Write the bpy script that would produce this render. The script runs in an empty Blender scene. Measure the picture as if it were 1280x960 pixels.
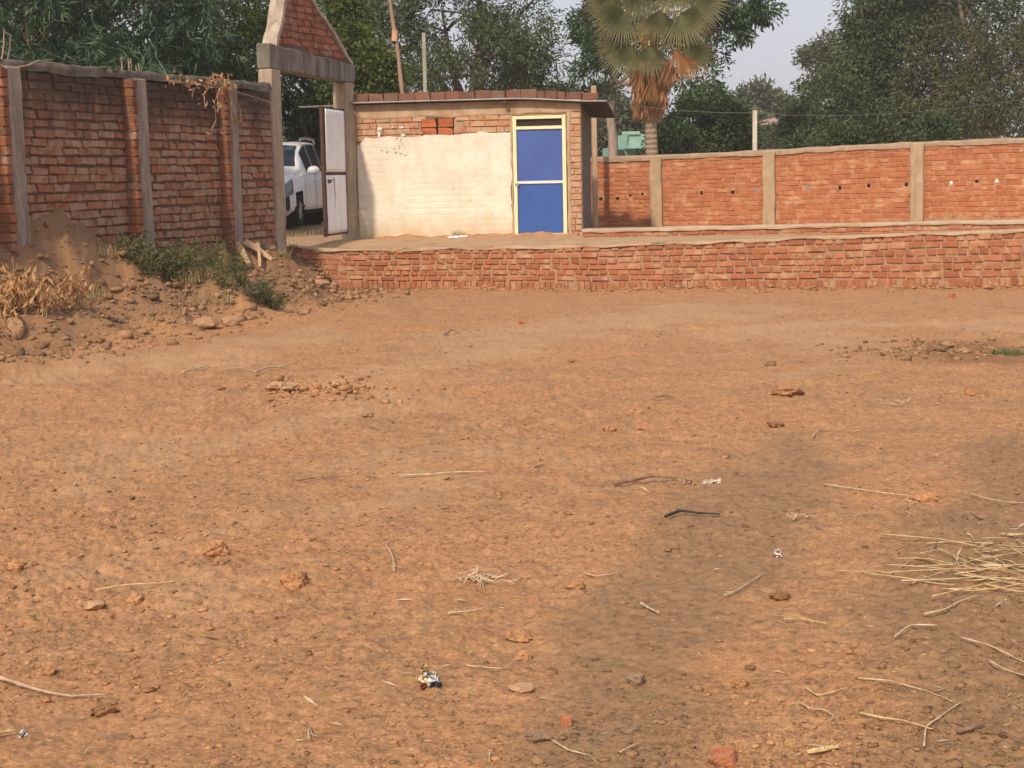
import bpy, bmesh, math, random
import numpy as np
from mathutils import Matrix, Vector

random.seed(7)
RNG = np.random.default_rng(11)
SC = bpy.context.scene
COL = SC.collection

# ------------------------------------------------------------------ camera
CAM_H = 1.6
FPX = 2000.0                       # focal length in pixels of the 1280 px wide photograph
PITCH = math.atan(260.0 / FPX)
ROLL = -0.021
cam_data = bpy.data.cameras.new("camera")
cam_data.sensor_width = 36.0
cam_data.lens = FPX / 1280.0 * 36.0
cam_data.clip_start = 0.1
cam_data.clip_end = 6000.0
cam = bpy.data.objects.new("camera", cam_data)
COL.objects.link(cam)
CAM_R = Matrix.Rotation(math.pi / 2 - PITCH, 3, 'X') @ Matrix.Rotation(ROLL, 3, 'Z')
cam.matrix_world = Matrix.Translation((0, 0, CAM_H)) @ CAM_R.to_4x4()
SC.camera = cam
CR = np.array(CAM_R)

# ------------------------------------------------------------------ sky and sun
SUN_EL = math.radians(40.0)
SUN_TO = Vector((-0.37, -0.93, 0.0)).normalized()         # towards the sun, in plan
world = bpy.data.worlds.new("World")
SC.world = world
world.use_nodes = True
wn = world.node_tree
wn.nodes.clear()
w_out = wn.nodes.new("ShaderNodeOutputWorld")
w_bg = wn.nodes.new("ShaderNodeBackground")
w_sky = wn.nodes.new("ShaderNodeTexSky")
w_sky.sky_type = 'NISHITA'
w_sky.sun_disc = False
w_sky.sun_elevation = SUN_EL
w_sky.sun_rotation = math.atan2(SUN_TO.x, SUN_TO.y)
w_sky.air_density = 1.0
w_sky.dust_density = 4.0
w_sky.ozone_density = 1.0
w_mix = wn.nodes.new("ShaderNodeMixRGB")                   # an even veil of dusty haze over the whole sky
w_mix.inputs[0].default_value = 0.6
w_mix.inputs[2].default_value = (7.2, 7.1, 8.0, 1)
wn.links.new(w_sky.outputs[0], w_mix.inputs[1])
wn.links.new(w_mix.outputs[0], w_bg.inputs[0])
w_bg.inputs[1].default_value = 0.092
wn.links.new(w_bg.outputs[0], w_out.inputs[0])

sun_data = bpy.data.lights.new("sun", 'SUN')
sun_data.energy = 3.1
sun_data.angle = math.radians(3.0)
sun_data.color = (1.0, 0.83, 0.64)
sun = bpy.data.objects.new("sun", sun_data)
COL.objects.link(sun)
to_sun = Vector((SUN_TO.x * math.cos(SUN_EL), SUN_TO.y * math.cos(SUN_EL), math.sin(SUN_EL)))
sun.rotation_euler = to_sun.to_track_quat('Z', 'Y').to_euler()
sun.location = (-20, -20, 20)

SC.view_settings.view_transform = 'Standard'
SC.view_settings.look = 'None'
SC.view_settings.exposure = 0.4
SC.view_settings.gamma = 1.0
SC.cycles.use_denoising = True
SC.cycles.max_bounces = 6
SC.cycles.diffuse_bounces = 3
SC.cycles.transparent_max_bounces = 6

# ------------------------------------------------------------------ pixel <-> place
def ray(px, py):
    v = CR @ np.array([(px - 640.0) / FPX, -(py - 480.0) / FPX, -1.0])
    return v

def pt(px, py, d):
    """the place seen at a photograph pixel when it is d metres ahead"""
    v = ray(px, py)
    return np.array([0, 0, CAM_H]) + v * (d / v[1])

def at_z(px, py, z):
    v = ray(px, py)
    t = (z - CAM_H) / v[2]
    return np.array([0, 0, CAM_H]) + v * t

def on_line(px, py, a, b):
    """where the sight line meets the vertical plane through plan points a, b"""
    v = ray(px, py)
    n = np.array([b[1] - a[1], -(b[0] - a[0])])
    t = (n[0] * a[0] + n[1] * a[1]) / (n[0] * v[0] + n[1] * v[1])
    return np.array([0, 0, CAM_H]) + v * t

def to_px(P):
    q = (np.asarray(P, float) - np.array([0, 0, CAM_H])) @ CR
    w = np.maximum(-q[..., 2], 0.05)
    return 640 + FPX * q[..., 0] / w, 480 - FPX * q[..., 1] / w

# ------------------------------------------------------------------ noise
def _hash(ix, iy, seed):
    h = (ix.astype(np.int64) * 374761393 + iy.astype(np.int64) * 668265263 + seed * 974711) & 0xFFFFFFFF
    h = ((h ^ (h >> 13)) * 1274126177) & 0xFFFFFFFF
    return ((h ^ (h >> 16)) & 0xFFFF) / 65535.0

def noise(x, y, seed=0):
    x = np.asarray(x, float); y = np.asarray(y, float)
    ix = np.floor(x); iy = np.floor(y)
    fx = x - ix; fy = y - iy
    u = fx * fx * (3 - 2 * fx); v = fy * fy * (3 - 2 * fy)
    a = _hash(ix, iy, seed); b = _hash(ix + 1, iy, seed)
    c = _hash(ix, iy + 1, seed); d = _hash(ix + 1, iy + 1, seed)
    return (a * (1 - u) + b * u) * (1 - v) + (c * (1 - u) + d * u) * v - 0.5

def fbm(x, y, f, octs, seed=0, gain=0.5):
    s = 0; amp = 1.0
    ca, sa = math.cos(0.6), math.sin(0.6)
    for k in range(octs):
        s = s + amp * noise(x * f + 17.3 * k, y * f - 9.1 * k, seed + k)
        x, y = x * ca - y * sa, x * sa + y * ca
        f *= 2.03; amp *= gain
    return s

def cells(x, y, f, seed):
    """bumpy clod field: height of the nearest rounded lump"""
    x = np.asarray(x) * f; y = np.asarray(y) * f
    ix = np.floor(x); iy = np.floor(y)
    best = np.zeros_like(x)
    for dx in (-1, 0, 1):
        for dy in (-1, 0, 1):
            cx = ix + dx; cy = iy + dy
            qx = cx + _hash(cx, cy, seed); qy = cy + _hash(cx, cy, seed + 1)
            r = 0.15 + 0.5 * _hash(cx, cy, seed + 2) ** 2
            d2 = ((x - qx) ** 2 + (y - qy) ** 2) / (r * r)
            best = np.maximum(best, r * np.sqrt(np.maximum(0, 1 - d2)))
    return best / f

def smooth(a, b, x):
    t = np.clip((x - a) / (b - a), 0, 1)
    return t * t * (3 - 2 * t)

# ------------------------------------------------------------------ objects
def mesh_np(name, verts, faces, smooth_shade=False):
    verts = np.asarray(verts, np.float32); faces = np.asarray(faces, np.int32)
    m = bpy.data.meshes.new(name)
    n, k = faces.shape
    m.vertices.add(len(verts)); m.vertices.foreach_set("co", verts.ravel())
    m.loops.add(n * k); m.loops.foreach_set("vertex_index", faces.ravel())
    m.polygons.add(n)
    m.polygons.foreach_set("loop_start", np.arange(0, n * k, k, dtype=np.int32))
    m.polygons.foreach_set("loop_total", np.full(n, k, np.int32))
    if smooth_shade:
        m.polygons.foreach_set("use_smooth", np.ones(n, bool))
    m.update(calc_edges=True); m.validate()
    return m

def thing(name, label, cat, loc=(0, 0, 0), group=None):
    o = bpy.data.objects.new(name, None)
    o.empty_display_size = 0.2
    COL.objects.link(o)
    o.location = [float(v) for v in loc]
    tag(o, label, cat, group)
    return o

def tag(o, label=None, cat=None, group=None, kind=None):
    if label: o['label'] = label
    if cat: o['category'] = cat
    if group: o['group'] = group
    if kind: o['kind'] = kind
    return o

def world_base(o):
    b = np.zeros(3)
    while o is not None:
        b = b + np.array(o.location); o = o.parent
    return b

def link_mesh(name, m, mat, parent=None, loc=None, kind=None):
    o = bpy.data.objects.new(name, m)
    COL.objects.link(o)
    if mat is not None and len(m.materials) == 0:
        m.materials.append(mat)
    if parent is not None: o.parent = parent
    if loc is not None: o.location = [float(v) for v in loc]
    if kind: o['kind'] = kind
    return o

def part(name, bm_or_mesh, mat, parent, kind=None, smooth_shade=False):
    """a mesh given in world coordinates becomes a child of its thing"""
    if isinstance(bm_or_mesh, bmesh.types.BMesh):
        bm = bm_or_mesh
        bmesh.ops.recalc_face_normals(bm, faces=bm.faces)
        m = bpy.data.meshes.new(name); bm.to_mesh(m); bm.free()
        if smooth_shade:
            m.polygons.foreach_set("use_smooth", np.ones(len(m.polygons), bool))
    else:
        m = bm_or_mesh
    if parent is not None:
        b = world_base(parent)
        m.transform(Matrix.Translation([-float(v) for v in b]))
    return link_mesh(name, m, mat, parent, kind=kind)

def solo(name, bm_or_mesh, mat, label, cat, base, group=None, smooth_shade=False):
    """a thing that is one mesh, given in world coordinates, with its origin at base"""
    if isinstance(bm_or_mesh, bmesh.types.BMesh):
        bm = bm_or_mesh
        bmesh.ops.recalc_face_normals(bm, faces=bm.faces)
        m = bpy.data.meshes.new(name); bm.to_mesh(m); bm.free()
        if smooth_shade:
            m.polygons.foreach_set("use_smooth", np.ones(len(m.polygons), bool))
    else:
        m = bm_or_mesh
    m.transform(Matrix.Translation([-float(v) for v in base]))
    o = link_mesh(name, m, mat, None, loc=base)
    return tag(o, label, cat, group)

def add_box(bm, c, size, ax=(1, 0), bev=0.0, tilt=None):
    """box centred at c, its x axis along plan direction ax"""
    ax = np.array(ax, float); ax /= np.linalg.norm(ax)
    M = Matrix(((ax[0], -ax[1], 0, c[0]), (ax[1], ax[0], 0, c[1]), (0, 0, 1, c[2]), (0, 0, 0, 1)))
    if tilt is not None: M = M @ tilt
    M = M @ Matrix.Diagonal((size[0], size[1], size[2], 1))
    r = bmesh.ops.create_cube(bm, size=1.0, matrix=M)
    if bev > 0:
        es = list({e for v in r['verts'] for e in v.link_edges})
        bmesh.ops.bevel(bm, geom=es, offset=bev, segments=1, affect='EDGES')

def add_tube(bm, pts, radii, seg=8, cap=True):
    pts = [Vector([float(a) for a in p]) for p in pts]
    n = len(pts)
    if not hasattr(radii, '__len__'): radii = [radii] * n
    rings = []
    ref = None
    for i in range(n):
        t = (pts[min(i + 1, n - 1)] - pts[max(i - 1, 0)])
        if t.length < 1e-9: t = Vector((0, 0, 1))
        t.normalize()
        if ref is None:
            ref = t.orthogonal().normalized()
        ref = (ref - t * ref.dot(t))
        if ref.length < 1e-6: ref = t.orthogonal()
        ref.normalize()
        b = t.cross(ref)
        rings.append([bm.verts.new(pts[i] + (ref * math.cos(2 * math.pi * k / seg) + b * math.sin(2 * math.pi * k / seg)) * radii[i]) for k in range(seg)])
    for i in range(n - 1):
        for k in range(seg):
            bm.faces.new((rings[i][k], rings[i][(k + 1) % seg], rings[i + 1][(k + 1) % seg], rings[i + 1][k]))
    if cap:
        bm.faces.new(rings[0][::-1]); bm.faces.new(rings[-1])

def add_poly_prism(bm, pts, vec):
    """extrude a polygon (list of 3-D points) by vec"""
    vec = Vector([float(a) for a in vec])
    a = [bm.verts.new([float(q) for q in p]) for p in pts]
    b = [bm.verts.new(Vector([float(q) for q in p]) + vec) for p in pts]
    bm.faces.new(a); bm.faces.new(b[::-1])
    for i in range(len(a)):
        j = (i + 1) % len(a)
        bm.faces.new((a[i], b[i], b[j], a[j]))

# ------------------------------------------------------------------ materials
class NT:
    def __init__(self, name, rough=0.9):
        self.m = bpy.data.materials.new(name); self.m.use_nodes = True
        self.t = self.m.node_tree; self.t.nodes.clear()
        self.out = self.n("ShaderNodeOutputMaterial"); self.b = self.n("ShaderNodeBsdfPrincipled")
        self.t.links.new(self.b.outputs[0], self.out.inputs[0])
        self.b.inputs['Roughness'].default_value = rough
        self.b.inputs['Specular IOR Level'].default_value = 0.2
    def n(self, k, **kw):
        o = self.t.nodes.new(k)
        for a, v in kw.items(): setattr(o, a, v)
        return o
    def l(self, a, b): self.t.links.new(a, b)
    def val(self, sock, v):
        if hasattr(v, 'is_linked') or hasattr(v, 'node'): self.l(v, sock)
        else: sock.default_value = v
    def pos(self):
        return self.n("ShaderNodeNewGeometry").outputs['Position']
    def scaled(self, vec, s):
        mp = self.n("ShaderNodeMapping"); mp.inputs['Scale'].default_value = s; self.l(vec, mp.inputs[0]); return mp.outputs[0]
    def noise(self, vec, scale, detail=6, rough=0.6):
        o = self.n("ShaderNodeTexNoise"); self.l(vec, o.inputs['Vector'])
        o.inputs['Scale'].default_value = scale; o.inputs['Detail'].default_value = detail; o.inputs['Roughness'].default_value = rough
        return o.outputs[0]
    def ramp(self, fac, stops):
        o = self.n("ShaderNodeValToRGB"); self.l(fac, o.inputs[0])
        e = o.color_ramp.elements
        while len(e) < len(stops): e.new(0.5)
        for k, (p, c) in enumerate(stops):
            e[k].position = p
            e[k].color = (c, c, c, 1) if not hasattr(c, '__len__') else (c[0], c[1], c[2], 1)
        return o.outputs[0]
    def mix(self, fac, a, b, mode='MIX'):
        o = self.n("ShaderNodeMixRGB", blend_type=mode)
        for s, v in zip(o.inputs, (fac, a, b)):
            if hasattr(v, 'node'): self.l(v, s)
            elif hasattr(v, '__len__'): s.default_value = (v[0], v[1], v[2], 1)
            else: s.default_value = v if s.type == 'VALUE' else (v, v, v, 1)
        return o.outputs[0]
    def math(self, op, a, b=0.0):
        o = self.n("ShaderNodeMath", operation=op)
        for s, v in zip(o.inputs, (a, b)):
            if hasattr(v, 'node'): self.l(v, s)
            else: s.default_value = v
        return o.outputs[0]
    def rnd(self):
        a = self.n("ShaderNodeObjectInfo").outputs['Random']
        b = self.n("ShaderNodeNewGeometry").outputs['Random Per Island']
        return self.math('FRACT', self.math('ADD', a, b))
    def color(self, c): self.val(self.b.inputs['Base Color'], c) if hasattr(c, 'node') else setattr(self.b.inputs['Base Color'], 'default_value', (c[0], c[1], c[2], 1))
    def bump(self, h, strength=0.5, dist=0.01):
        o = self.n("ShaderNodeBump"); o.inputs['Strength'].default_value = strength; o.inputs['Distance'].default_value = dist
        self.l(h, o.inputs['Height']); self.l(o.outputs[0], self.b.inputs['Normal'])

def mat_plain(name, c, rough=0.8, var=0.15, scale=8.0, metal=0.0, bump=0.0, spec=0.2):
    t = NT(name, rough)
    n1 = t.noise(t.pos(), scale)
    f = t.ramp(n1, [(0.3, 0.0), (0.7, 1.0)])
    a = [x * (1 - var) for x in c]; b = [min(1, x * (1 + var)) for x in c]
    t.color(t.mix(f, a, b))
    t.b.inputs['Metallic'].default_value = metal
    t.b.inputs['Specular IOR Level'].default_value = spec
    if bump: t.bump(t.noise(t.pos(), scale * 6), bump, 0.01)
    return t.m

def mat_brick(name, cols, dust, dust_amt, grain=1.0, top_stain=None, vary=0.25):
    """fired brick: each brick its own tone, mottled, with mortar smears and dust"""
    t = NT(name, 0.92)
    p = t.pos()
    r = t.rnd()
    n = len(cols)
    c = t.ramp(r, [((k + 0.5) / n, cols[k]) for k in range(n)])
    r2 = t.math('FRACT', t.math('MULTIPLY', r, 7.31))
    val = t.ramp(r2, [(0.0, 1 - vary), (1.0, 1 + vary * 0.8)])
    c = t.mix(1.0, c, val, 'MULTIPLY')
    m1 = t.noise(p, 14, 5, 0.65)
    c = t.mix(t.ramp(m1, [(0.35, 0.0), (0.7, 0.55)]), c, t.mix(1.0, c, (0.62, 0.58, 0.55), 'MULTIPLY'))
    m2 = t.noise(p, 5.0, 8, 0.7)
    r3 = t.math('FRACT', t.math('MULTIPLY', r, 23.7))
    sm = t.math('ADD', m2, t.math('MULTIPLY', r3, 0.16))
    lo = 0.72 - dust_amt
    c = t.mix(t.ramp(sm, [(lo, 0.0), (lo + 0.16, 0.85)]), c, dust)
    if top_stain:
        z0, z1, col, amt = top_stain
        sep = t.n("ShaderNodeSeparateXYZ"); t.l(p, sep.inputs[0])
        st = t.noise(t.scaled(p, (3.0, 3.0, 0.7)), 1.3, 5, 0.65)
        h = t.math('ADD', sep.outputs[2], t.math('MULTIPLY', t.math('SUBTRACT', st, 0.5), 1.1))
        mr = t.n("ShaderNodeMapRange"); t.l(h, mr.inputs[0])
        mr.inputs[1].default_value = z0; mr.inputs[2].default_value = z1
        c = t.mix(t.math('MULTIPLY', mr.outputs[0], amt), c, col)
    t.color(c)
    t.bump(t.noise(p, 70 * grain, 5, 0.7), 0.55, 0.008)
    return t.m

def mat_mortar(name, a, b, scale=9.0):
    t = NT(name, 0.95)
    p = t.pos()
    c = t.mix(t.ramp(t.noise(p, scale, 8, 0.7), [(0.3, 0.0), (0.7, 1.0)]), a, b)
    t.color(c); t.bump(t.noise(p, 60, 6, 0.75), 0.7, 0.01)
    return t.m

def mat_concrete(name, base, dark, scale=(6, 6, 1.0), stain=(0.42, 0.62), amt=0.8, bump=0.4):
    """plastered concrete with streaked weathering"""
    t = NT(name, 0.9)
    p = t.pos()
    s1 = t.noise(t.scaled(p, scale), 1.0, 8, 0.7)
    s2 = t.noise(p, 7.0, 8, 0.7)
    c = t.mix(t.ramp(s2, [(0.3, 0.0), (0.72, 1.0)]), [x * 0.78 for x in base], [x * 1.12 for x in base])
    c = t.mix(t.math('MULTIPLY', t.ramp(s1, [(stain[0], 0.0), (stain[1], 1.0)]), amt), c, dark)
    t.color(c); t.bump(t.noise(p, 45, 6, 0.7), bump, 0.01)
    return t.m

def mat_leaf(name, cols, rough=0.55, trans=0.25, spec=0.3):
    t = NT(name, rough)
    r = t.n("ShaderNodeNewGeometry").outputs['Random Per Island']
    n = len(cols)
    big = t.noise(t.pos(), 0.8, 3, 0.5)
    f = t.math('ADD', t.math('MULTIPLY', r, 0.7), t.math('MULTIPLY', t.ramp(big, [(0.3, 0.0), (0.7, 1.0)]), 0.3))
    c = t.ramp(f, [((k + 0.5) / n, cols[k]) for k in range(n)])
    t.color(c)
    t.b.inputs['Specular IOR Level'].default_value = spec
    tr = t.n("ShaderNodeBsdfTranslucent"); t.l(t.mix(1.0, c, (1.1, 1.25, 0.6), 'MULTIPLY'), tr.inputs[0])
    mx = t.n("ShaderNodeMixShader"); mx.inputs[0].default_value = trans
    t.l(t.b.outputs[0], mx.inputs[1]); t.l(tr.outputs[0], mx.inputs[2]); t.l(mx.outputs[0], t.out.inputs[0])
    return t.m

# ------------------------------------------------------------------ plan of the place
WA = pt(0, 230, 17.2)[:2]                   # foot of the left boundary wall, field side
WB = pt(341, 230, 23.2)[:2]
WDIR = (WB - WA) / np.linalg.norm(WB - WA)
WNRM = np.array([WDIR[1], -WDIR[0]])        # towards the field
FRONT = np.array([pt(352, 300, 23.95)[:2], pt(430, 330, 23.75)[:2], pt(500, 340, 23.35)[:2], pt(740, 340, 22.4)[:2],
                  pt(1000, 340, 21.9)[:2], pt(1280, 340, 21.4)[:2], pt(1560, 340, 20.95)[:2]])   # face of the low brick wall
FRONT_TOP = np.array([0.63, 0.55, 0.575, 0.60, 0.665, 0.735, 0.80])

def front_y(x): return np.interp(x, FRONT[:, 0], FRONT[:, 1])
def front_top(x): return np.interp(x, FRONT[:, 0], FRONT_TOP)

def ground_z(x, y, fine=True):
    """height of the dirt field"""
    x = np.asarray(x, float); y = np.asarray(y, float)
    dx = x - WA[0]; dy = y - WA[1]
    s = dx * WNRM[0] + dy * WNRM[1]
    t = dx * WDIR[0] + dy * WDIR[1]
    w = np.interp(t, [-6, -1.5, -0.3, 1.2, 3.0, 5.2, 6.7, 7.5], [1.1, 1.15, 1.55, 1.9, 1.8, 1.4, 0.80, 0.6])
    w = w * (1 + 0.35 * fbm(x, y, 1.4, 3, 31))
    q = np.clip(s / np.maximum(w, 0.2), 0, 1)
    bank = 0.80 * (1 - q) ** 1.05 * (1 - smooth(0.75, 1.0, q) * 0.3)
    bank = bank * (1 - smooth(0.0, 1, (q - 0.7) / 0.3) * 0.4)
    bank = bank * (1 - 0.30 * smooth(5.7, 6.8, t))
    heap = 0.55 * np.exp(-((t - 0.75) / 0.75) ** 2 - (np.maximum(s, 0) / 0.42) ** 2) + 0.16 * np.exp(-((t + 0.9) / 0.6) ** 2 - (np.maximum(s, 0) / 0.4) ** 2)
    gate = smooth(-0.05, 0.12, front_y(x) + 0.1 - y)
    on = smooth(-0.34, -0.2, s) * gate * smooth(-9.5, -7.0, t)
    z = (bank + heap) * on
    steep = np.clip((bank + heap) / 0.45, 0, 1.2) * (q < 1)
    z = z + 0.05 * fbm(x, y, 0.35, 3, 3) * smooth(2, 6, y) + 0.022 * fbm(x, y, 1.6, 3, 5)
    if fine:
        rough_zone = 0.55 + 0.9 * np.clip(fbm(x, y, 0.45, 3, 41) + 0.45, 0, 1)
        calm = 1 - 0.85 * np.clip(steep, 0, 1) * on
        rough_zone = rough_zone * calm
        z = z + rough_zone * (0.024 * fbm(x, y, 3.6, 6, 9, 0.62) + 0.020 * np.abs(fbm(x, y, 11.0, 4, 19, 0.68)))
        wx = x + 0.05 * fbm(x, y, 14, 3, 8); wy = y + 0.05 * fbm(x, y, 14, 3, 88)
        z = z + rough_zone * 0.14 * cells(wx, wy, 6.0, 51) * smooth(-0.1, 0.25, fbm(x, y, 0.9, 3, 61)) + 0.15 * rough_zone * cells(wx, wy, 13.0, 71) + 0.26 * rough_zone * cells(wx, wy, 30.0, 75)
        z = z + steep * on * (0.22 * fbm(x, y, 2.4, 4, 77, 0.55) - 0.20 * np.abs(fbm(x, y, 1.7, 4, 83)))
        # hoof and tyre marks
        z = z - 0.012 * np.clip(fbm(x * 1.0, y * 0.35, 3.0, 3, 91) - 0.12, 0, 1) * 2
    return z

def G(px, py, up=0.0):
    v = ray(px, py); v = v / v[1]
    ds = np.arange(3.6, 26.0, 0.01)
    P = np.array([0, 0, CAM_H])[None] + v[None] * ds[:, None]
    below = P[:, 2] < ground_z(P[:, 0], P[:, 1])
    p = P[int(np.argmax(below))] if below.any() else P[-1]
    p = p.copy(); p[2] = float(ground_z(p[0:1], p[1:2])[0]) + up
    return p
# ------------------------------------------------------------------ the dirt field
def grid_faces(nr, nc):
    i = np.arange(nr * nc).reshape(nr, nc)
    return np.stack([i[:-1, :-1], i[:-1, 1:], i[1:, 1:], i[1:, :-1]], -1).reshape(-1, 4)

def inside(px, py, poly):
    """signed-ish soft mask of a polygon in plan of the photograph's ground"""
    poly = np.array(poly, float)
    n = len(poly)
    ins = np.zeros(px.shape, bool); dist = np.full(px.shape, 1e9)
    for k in range(n):
        a = poly[k]; b = poly[(k + 1) % n]
        cond = ((a[1] > py) != (b[1] > py))
        with np.errstate(divide='ignore', invalid='ignore'):
            xi = (b[0] - a[0]) * (py - a[1]) / (b[1] - a[1]) + a[0]
        ins ^= cond & (px < xi)
        ab = b - a
        tt = np.clip(((px - a[0]) * ab[0] + (py - a[1]) * ab[1]) / (ab @ ab), 0, 1)
        dist = np.minimum(dist, np.hypot(px - a[0] - tt * ab[0], py - a[1] - tt * ab[1]))
    return np.where(ins, dist, -dist)

def plan_poly(poly):
    return [at_z(a, b, 0)[:2] for a, b in poly]

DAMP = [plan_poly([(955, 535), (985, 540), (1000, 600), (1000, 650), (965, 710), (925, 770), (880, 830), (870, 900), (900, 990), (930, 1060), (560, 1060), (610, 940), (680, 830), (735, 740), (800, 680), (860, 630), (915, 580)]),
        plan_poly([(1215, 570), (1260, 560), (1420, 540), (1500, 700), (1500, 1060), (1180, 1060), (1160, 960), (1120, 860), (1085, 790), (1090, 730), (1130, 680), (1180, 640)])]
PALE = [plan_poly([(430, 478), (470, 445), (600, 415), (740, 398), (880, 378), (960, 380), (880, 402), (760, 415), (640, 436), (540, 460), (470, 480)]),
        plan_poly([(820, 420), (1000, 398), (1200, 396), (1280, 400), (1280, 412), (1100, 415), (920, 440)]),
        plan_poly([(1000, 470), (900, 480), (940, 462), (1060, 455)]),
        plan_poly([(455, 510), (540, 498), (560, 510), (470, 524)]),
        plan_poly([(200, 690), (330, 640), (480, 598), (640, 570), (650, 582), (500, 616), (360, 662), (230, 712)]),
        plan_poly([(-40, 478), (120, 445), (300, 425), (430, 405), (440, 415), (300, 440), (130, 462), (-40, 500)]),
        plan_poly([(150, 560), (330, 520), (520, 470), (530, 480), (340, 536), (160, 580)])]
DARKPATCH = [plan_poly([(1090, 445), (1180, 432), (1300, 436), (1300, 462), (1150, 462)])]

def soft(x, y, polys, edge, warp=0.25, seed=5):
    wx = x + warp * fbm(x, y, 1.2, 4, seed) * 2; wy = y + 2.0 * warp * fbm(x, y, 1.0, 4, seed + 9) * 2
    m = np.zeros(x.shape)
    for p in polys: m = np.maximum(m, smooth(-edge, edge, inside(wx, wy, p)))
    return m

# rows even in the picture, columns even in angle, then a coarse sheet on to the horizon
ys = np.concatenate([np.linspace(1090, 330, 500)])
d_fine = CAM_H * FPX / (ys - 220.0) * 1.0
d_rows = np.concatenate([[0.4, 1.2, 2.2, 3.0], d_fine[d_fine > 3.4], [32, 36, 42, 55, 80, 140, 300, 800, 2500]])
u_f = np.concatenate([np.linspace(-0.82, -0.39, 190)[:-1], np.linspace(-0.39, 0.39, 700), np.linspace(0.39, 0.82, 190)[1:]])
u_cols = np.concatenate([[-6, -3, -1.6, -1.15, -0.95], u_f, [0.95, 1.15, 1.6, 3, 6]])
UU, DD = np.meshgrid(u_cols, d_rows)
gx = UU * DD; gy = DD.copy()
gz = ground_z(gx, gy)
far = smooth(24.5, 30, gy)
gz = gz * (1 - far)
pts = np.stack([gx, gy, gz], -1).reshape(-1, 3)
nr, nc = gx.shape
faces = grid_faces(nr, nc)
# the strip under and behind the camera, joined on to the first row
nb = len(pts)
back = []
for yb in (-6.0, -60.0, -600.0):
    back += [[u * 0.4 + np.sign(u) * (0.4 - yb) * 2.5 * min(1, abs(u)), yb, 0.0] for u in u_cols]
pts = np.concatenate([pts, np.array(back)])
rows = [np.arange(nc), nb + np.arange(nc), nb + nc + np.arange(nc), nb + 2 * nc + np.arange(nc)]
ex = []
for a, b in zip(rows[:-1], rows[1:]):
    ex.append(np.stack([b[:-1], b[1:], a[1:], a[:-1]], -1))
faces = np.concatenate([faces] + ex)
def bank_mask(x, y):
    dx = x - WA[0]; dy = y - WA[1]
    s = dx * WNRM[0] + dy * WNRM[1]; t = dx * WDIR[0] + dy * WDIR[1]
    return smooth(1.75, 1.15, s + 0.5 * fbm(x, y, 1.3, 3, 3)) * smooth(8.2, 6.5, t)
gm = mesh_np("ground", pts, faces, True)
X = pts[:, 0]; Y = pts[:, 1]
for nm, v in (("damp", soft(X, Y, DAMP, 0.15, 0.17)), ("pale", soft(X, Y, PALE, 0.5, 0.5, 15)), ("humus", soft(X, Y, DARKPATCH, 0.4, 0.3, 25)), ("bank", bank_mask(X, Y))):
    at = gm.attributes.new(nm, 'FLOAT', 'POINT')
    at.data.foreach_set("value", v.astype(np.float32))

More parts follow.
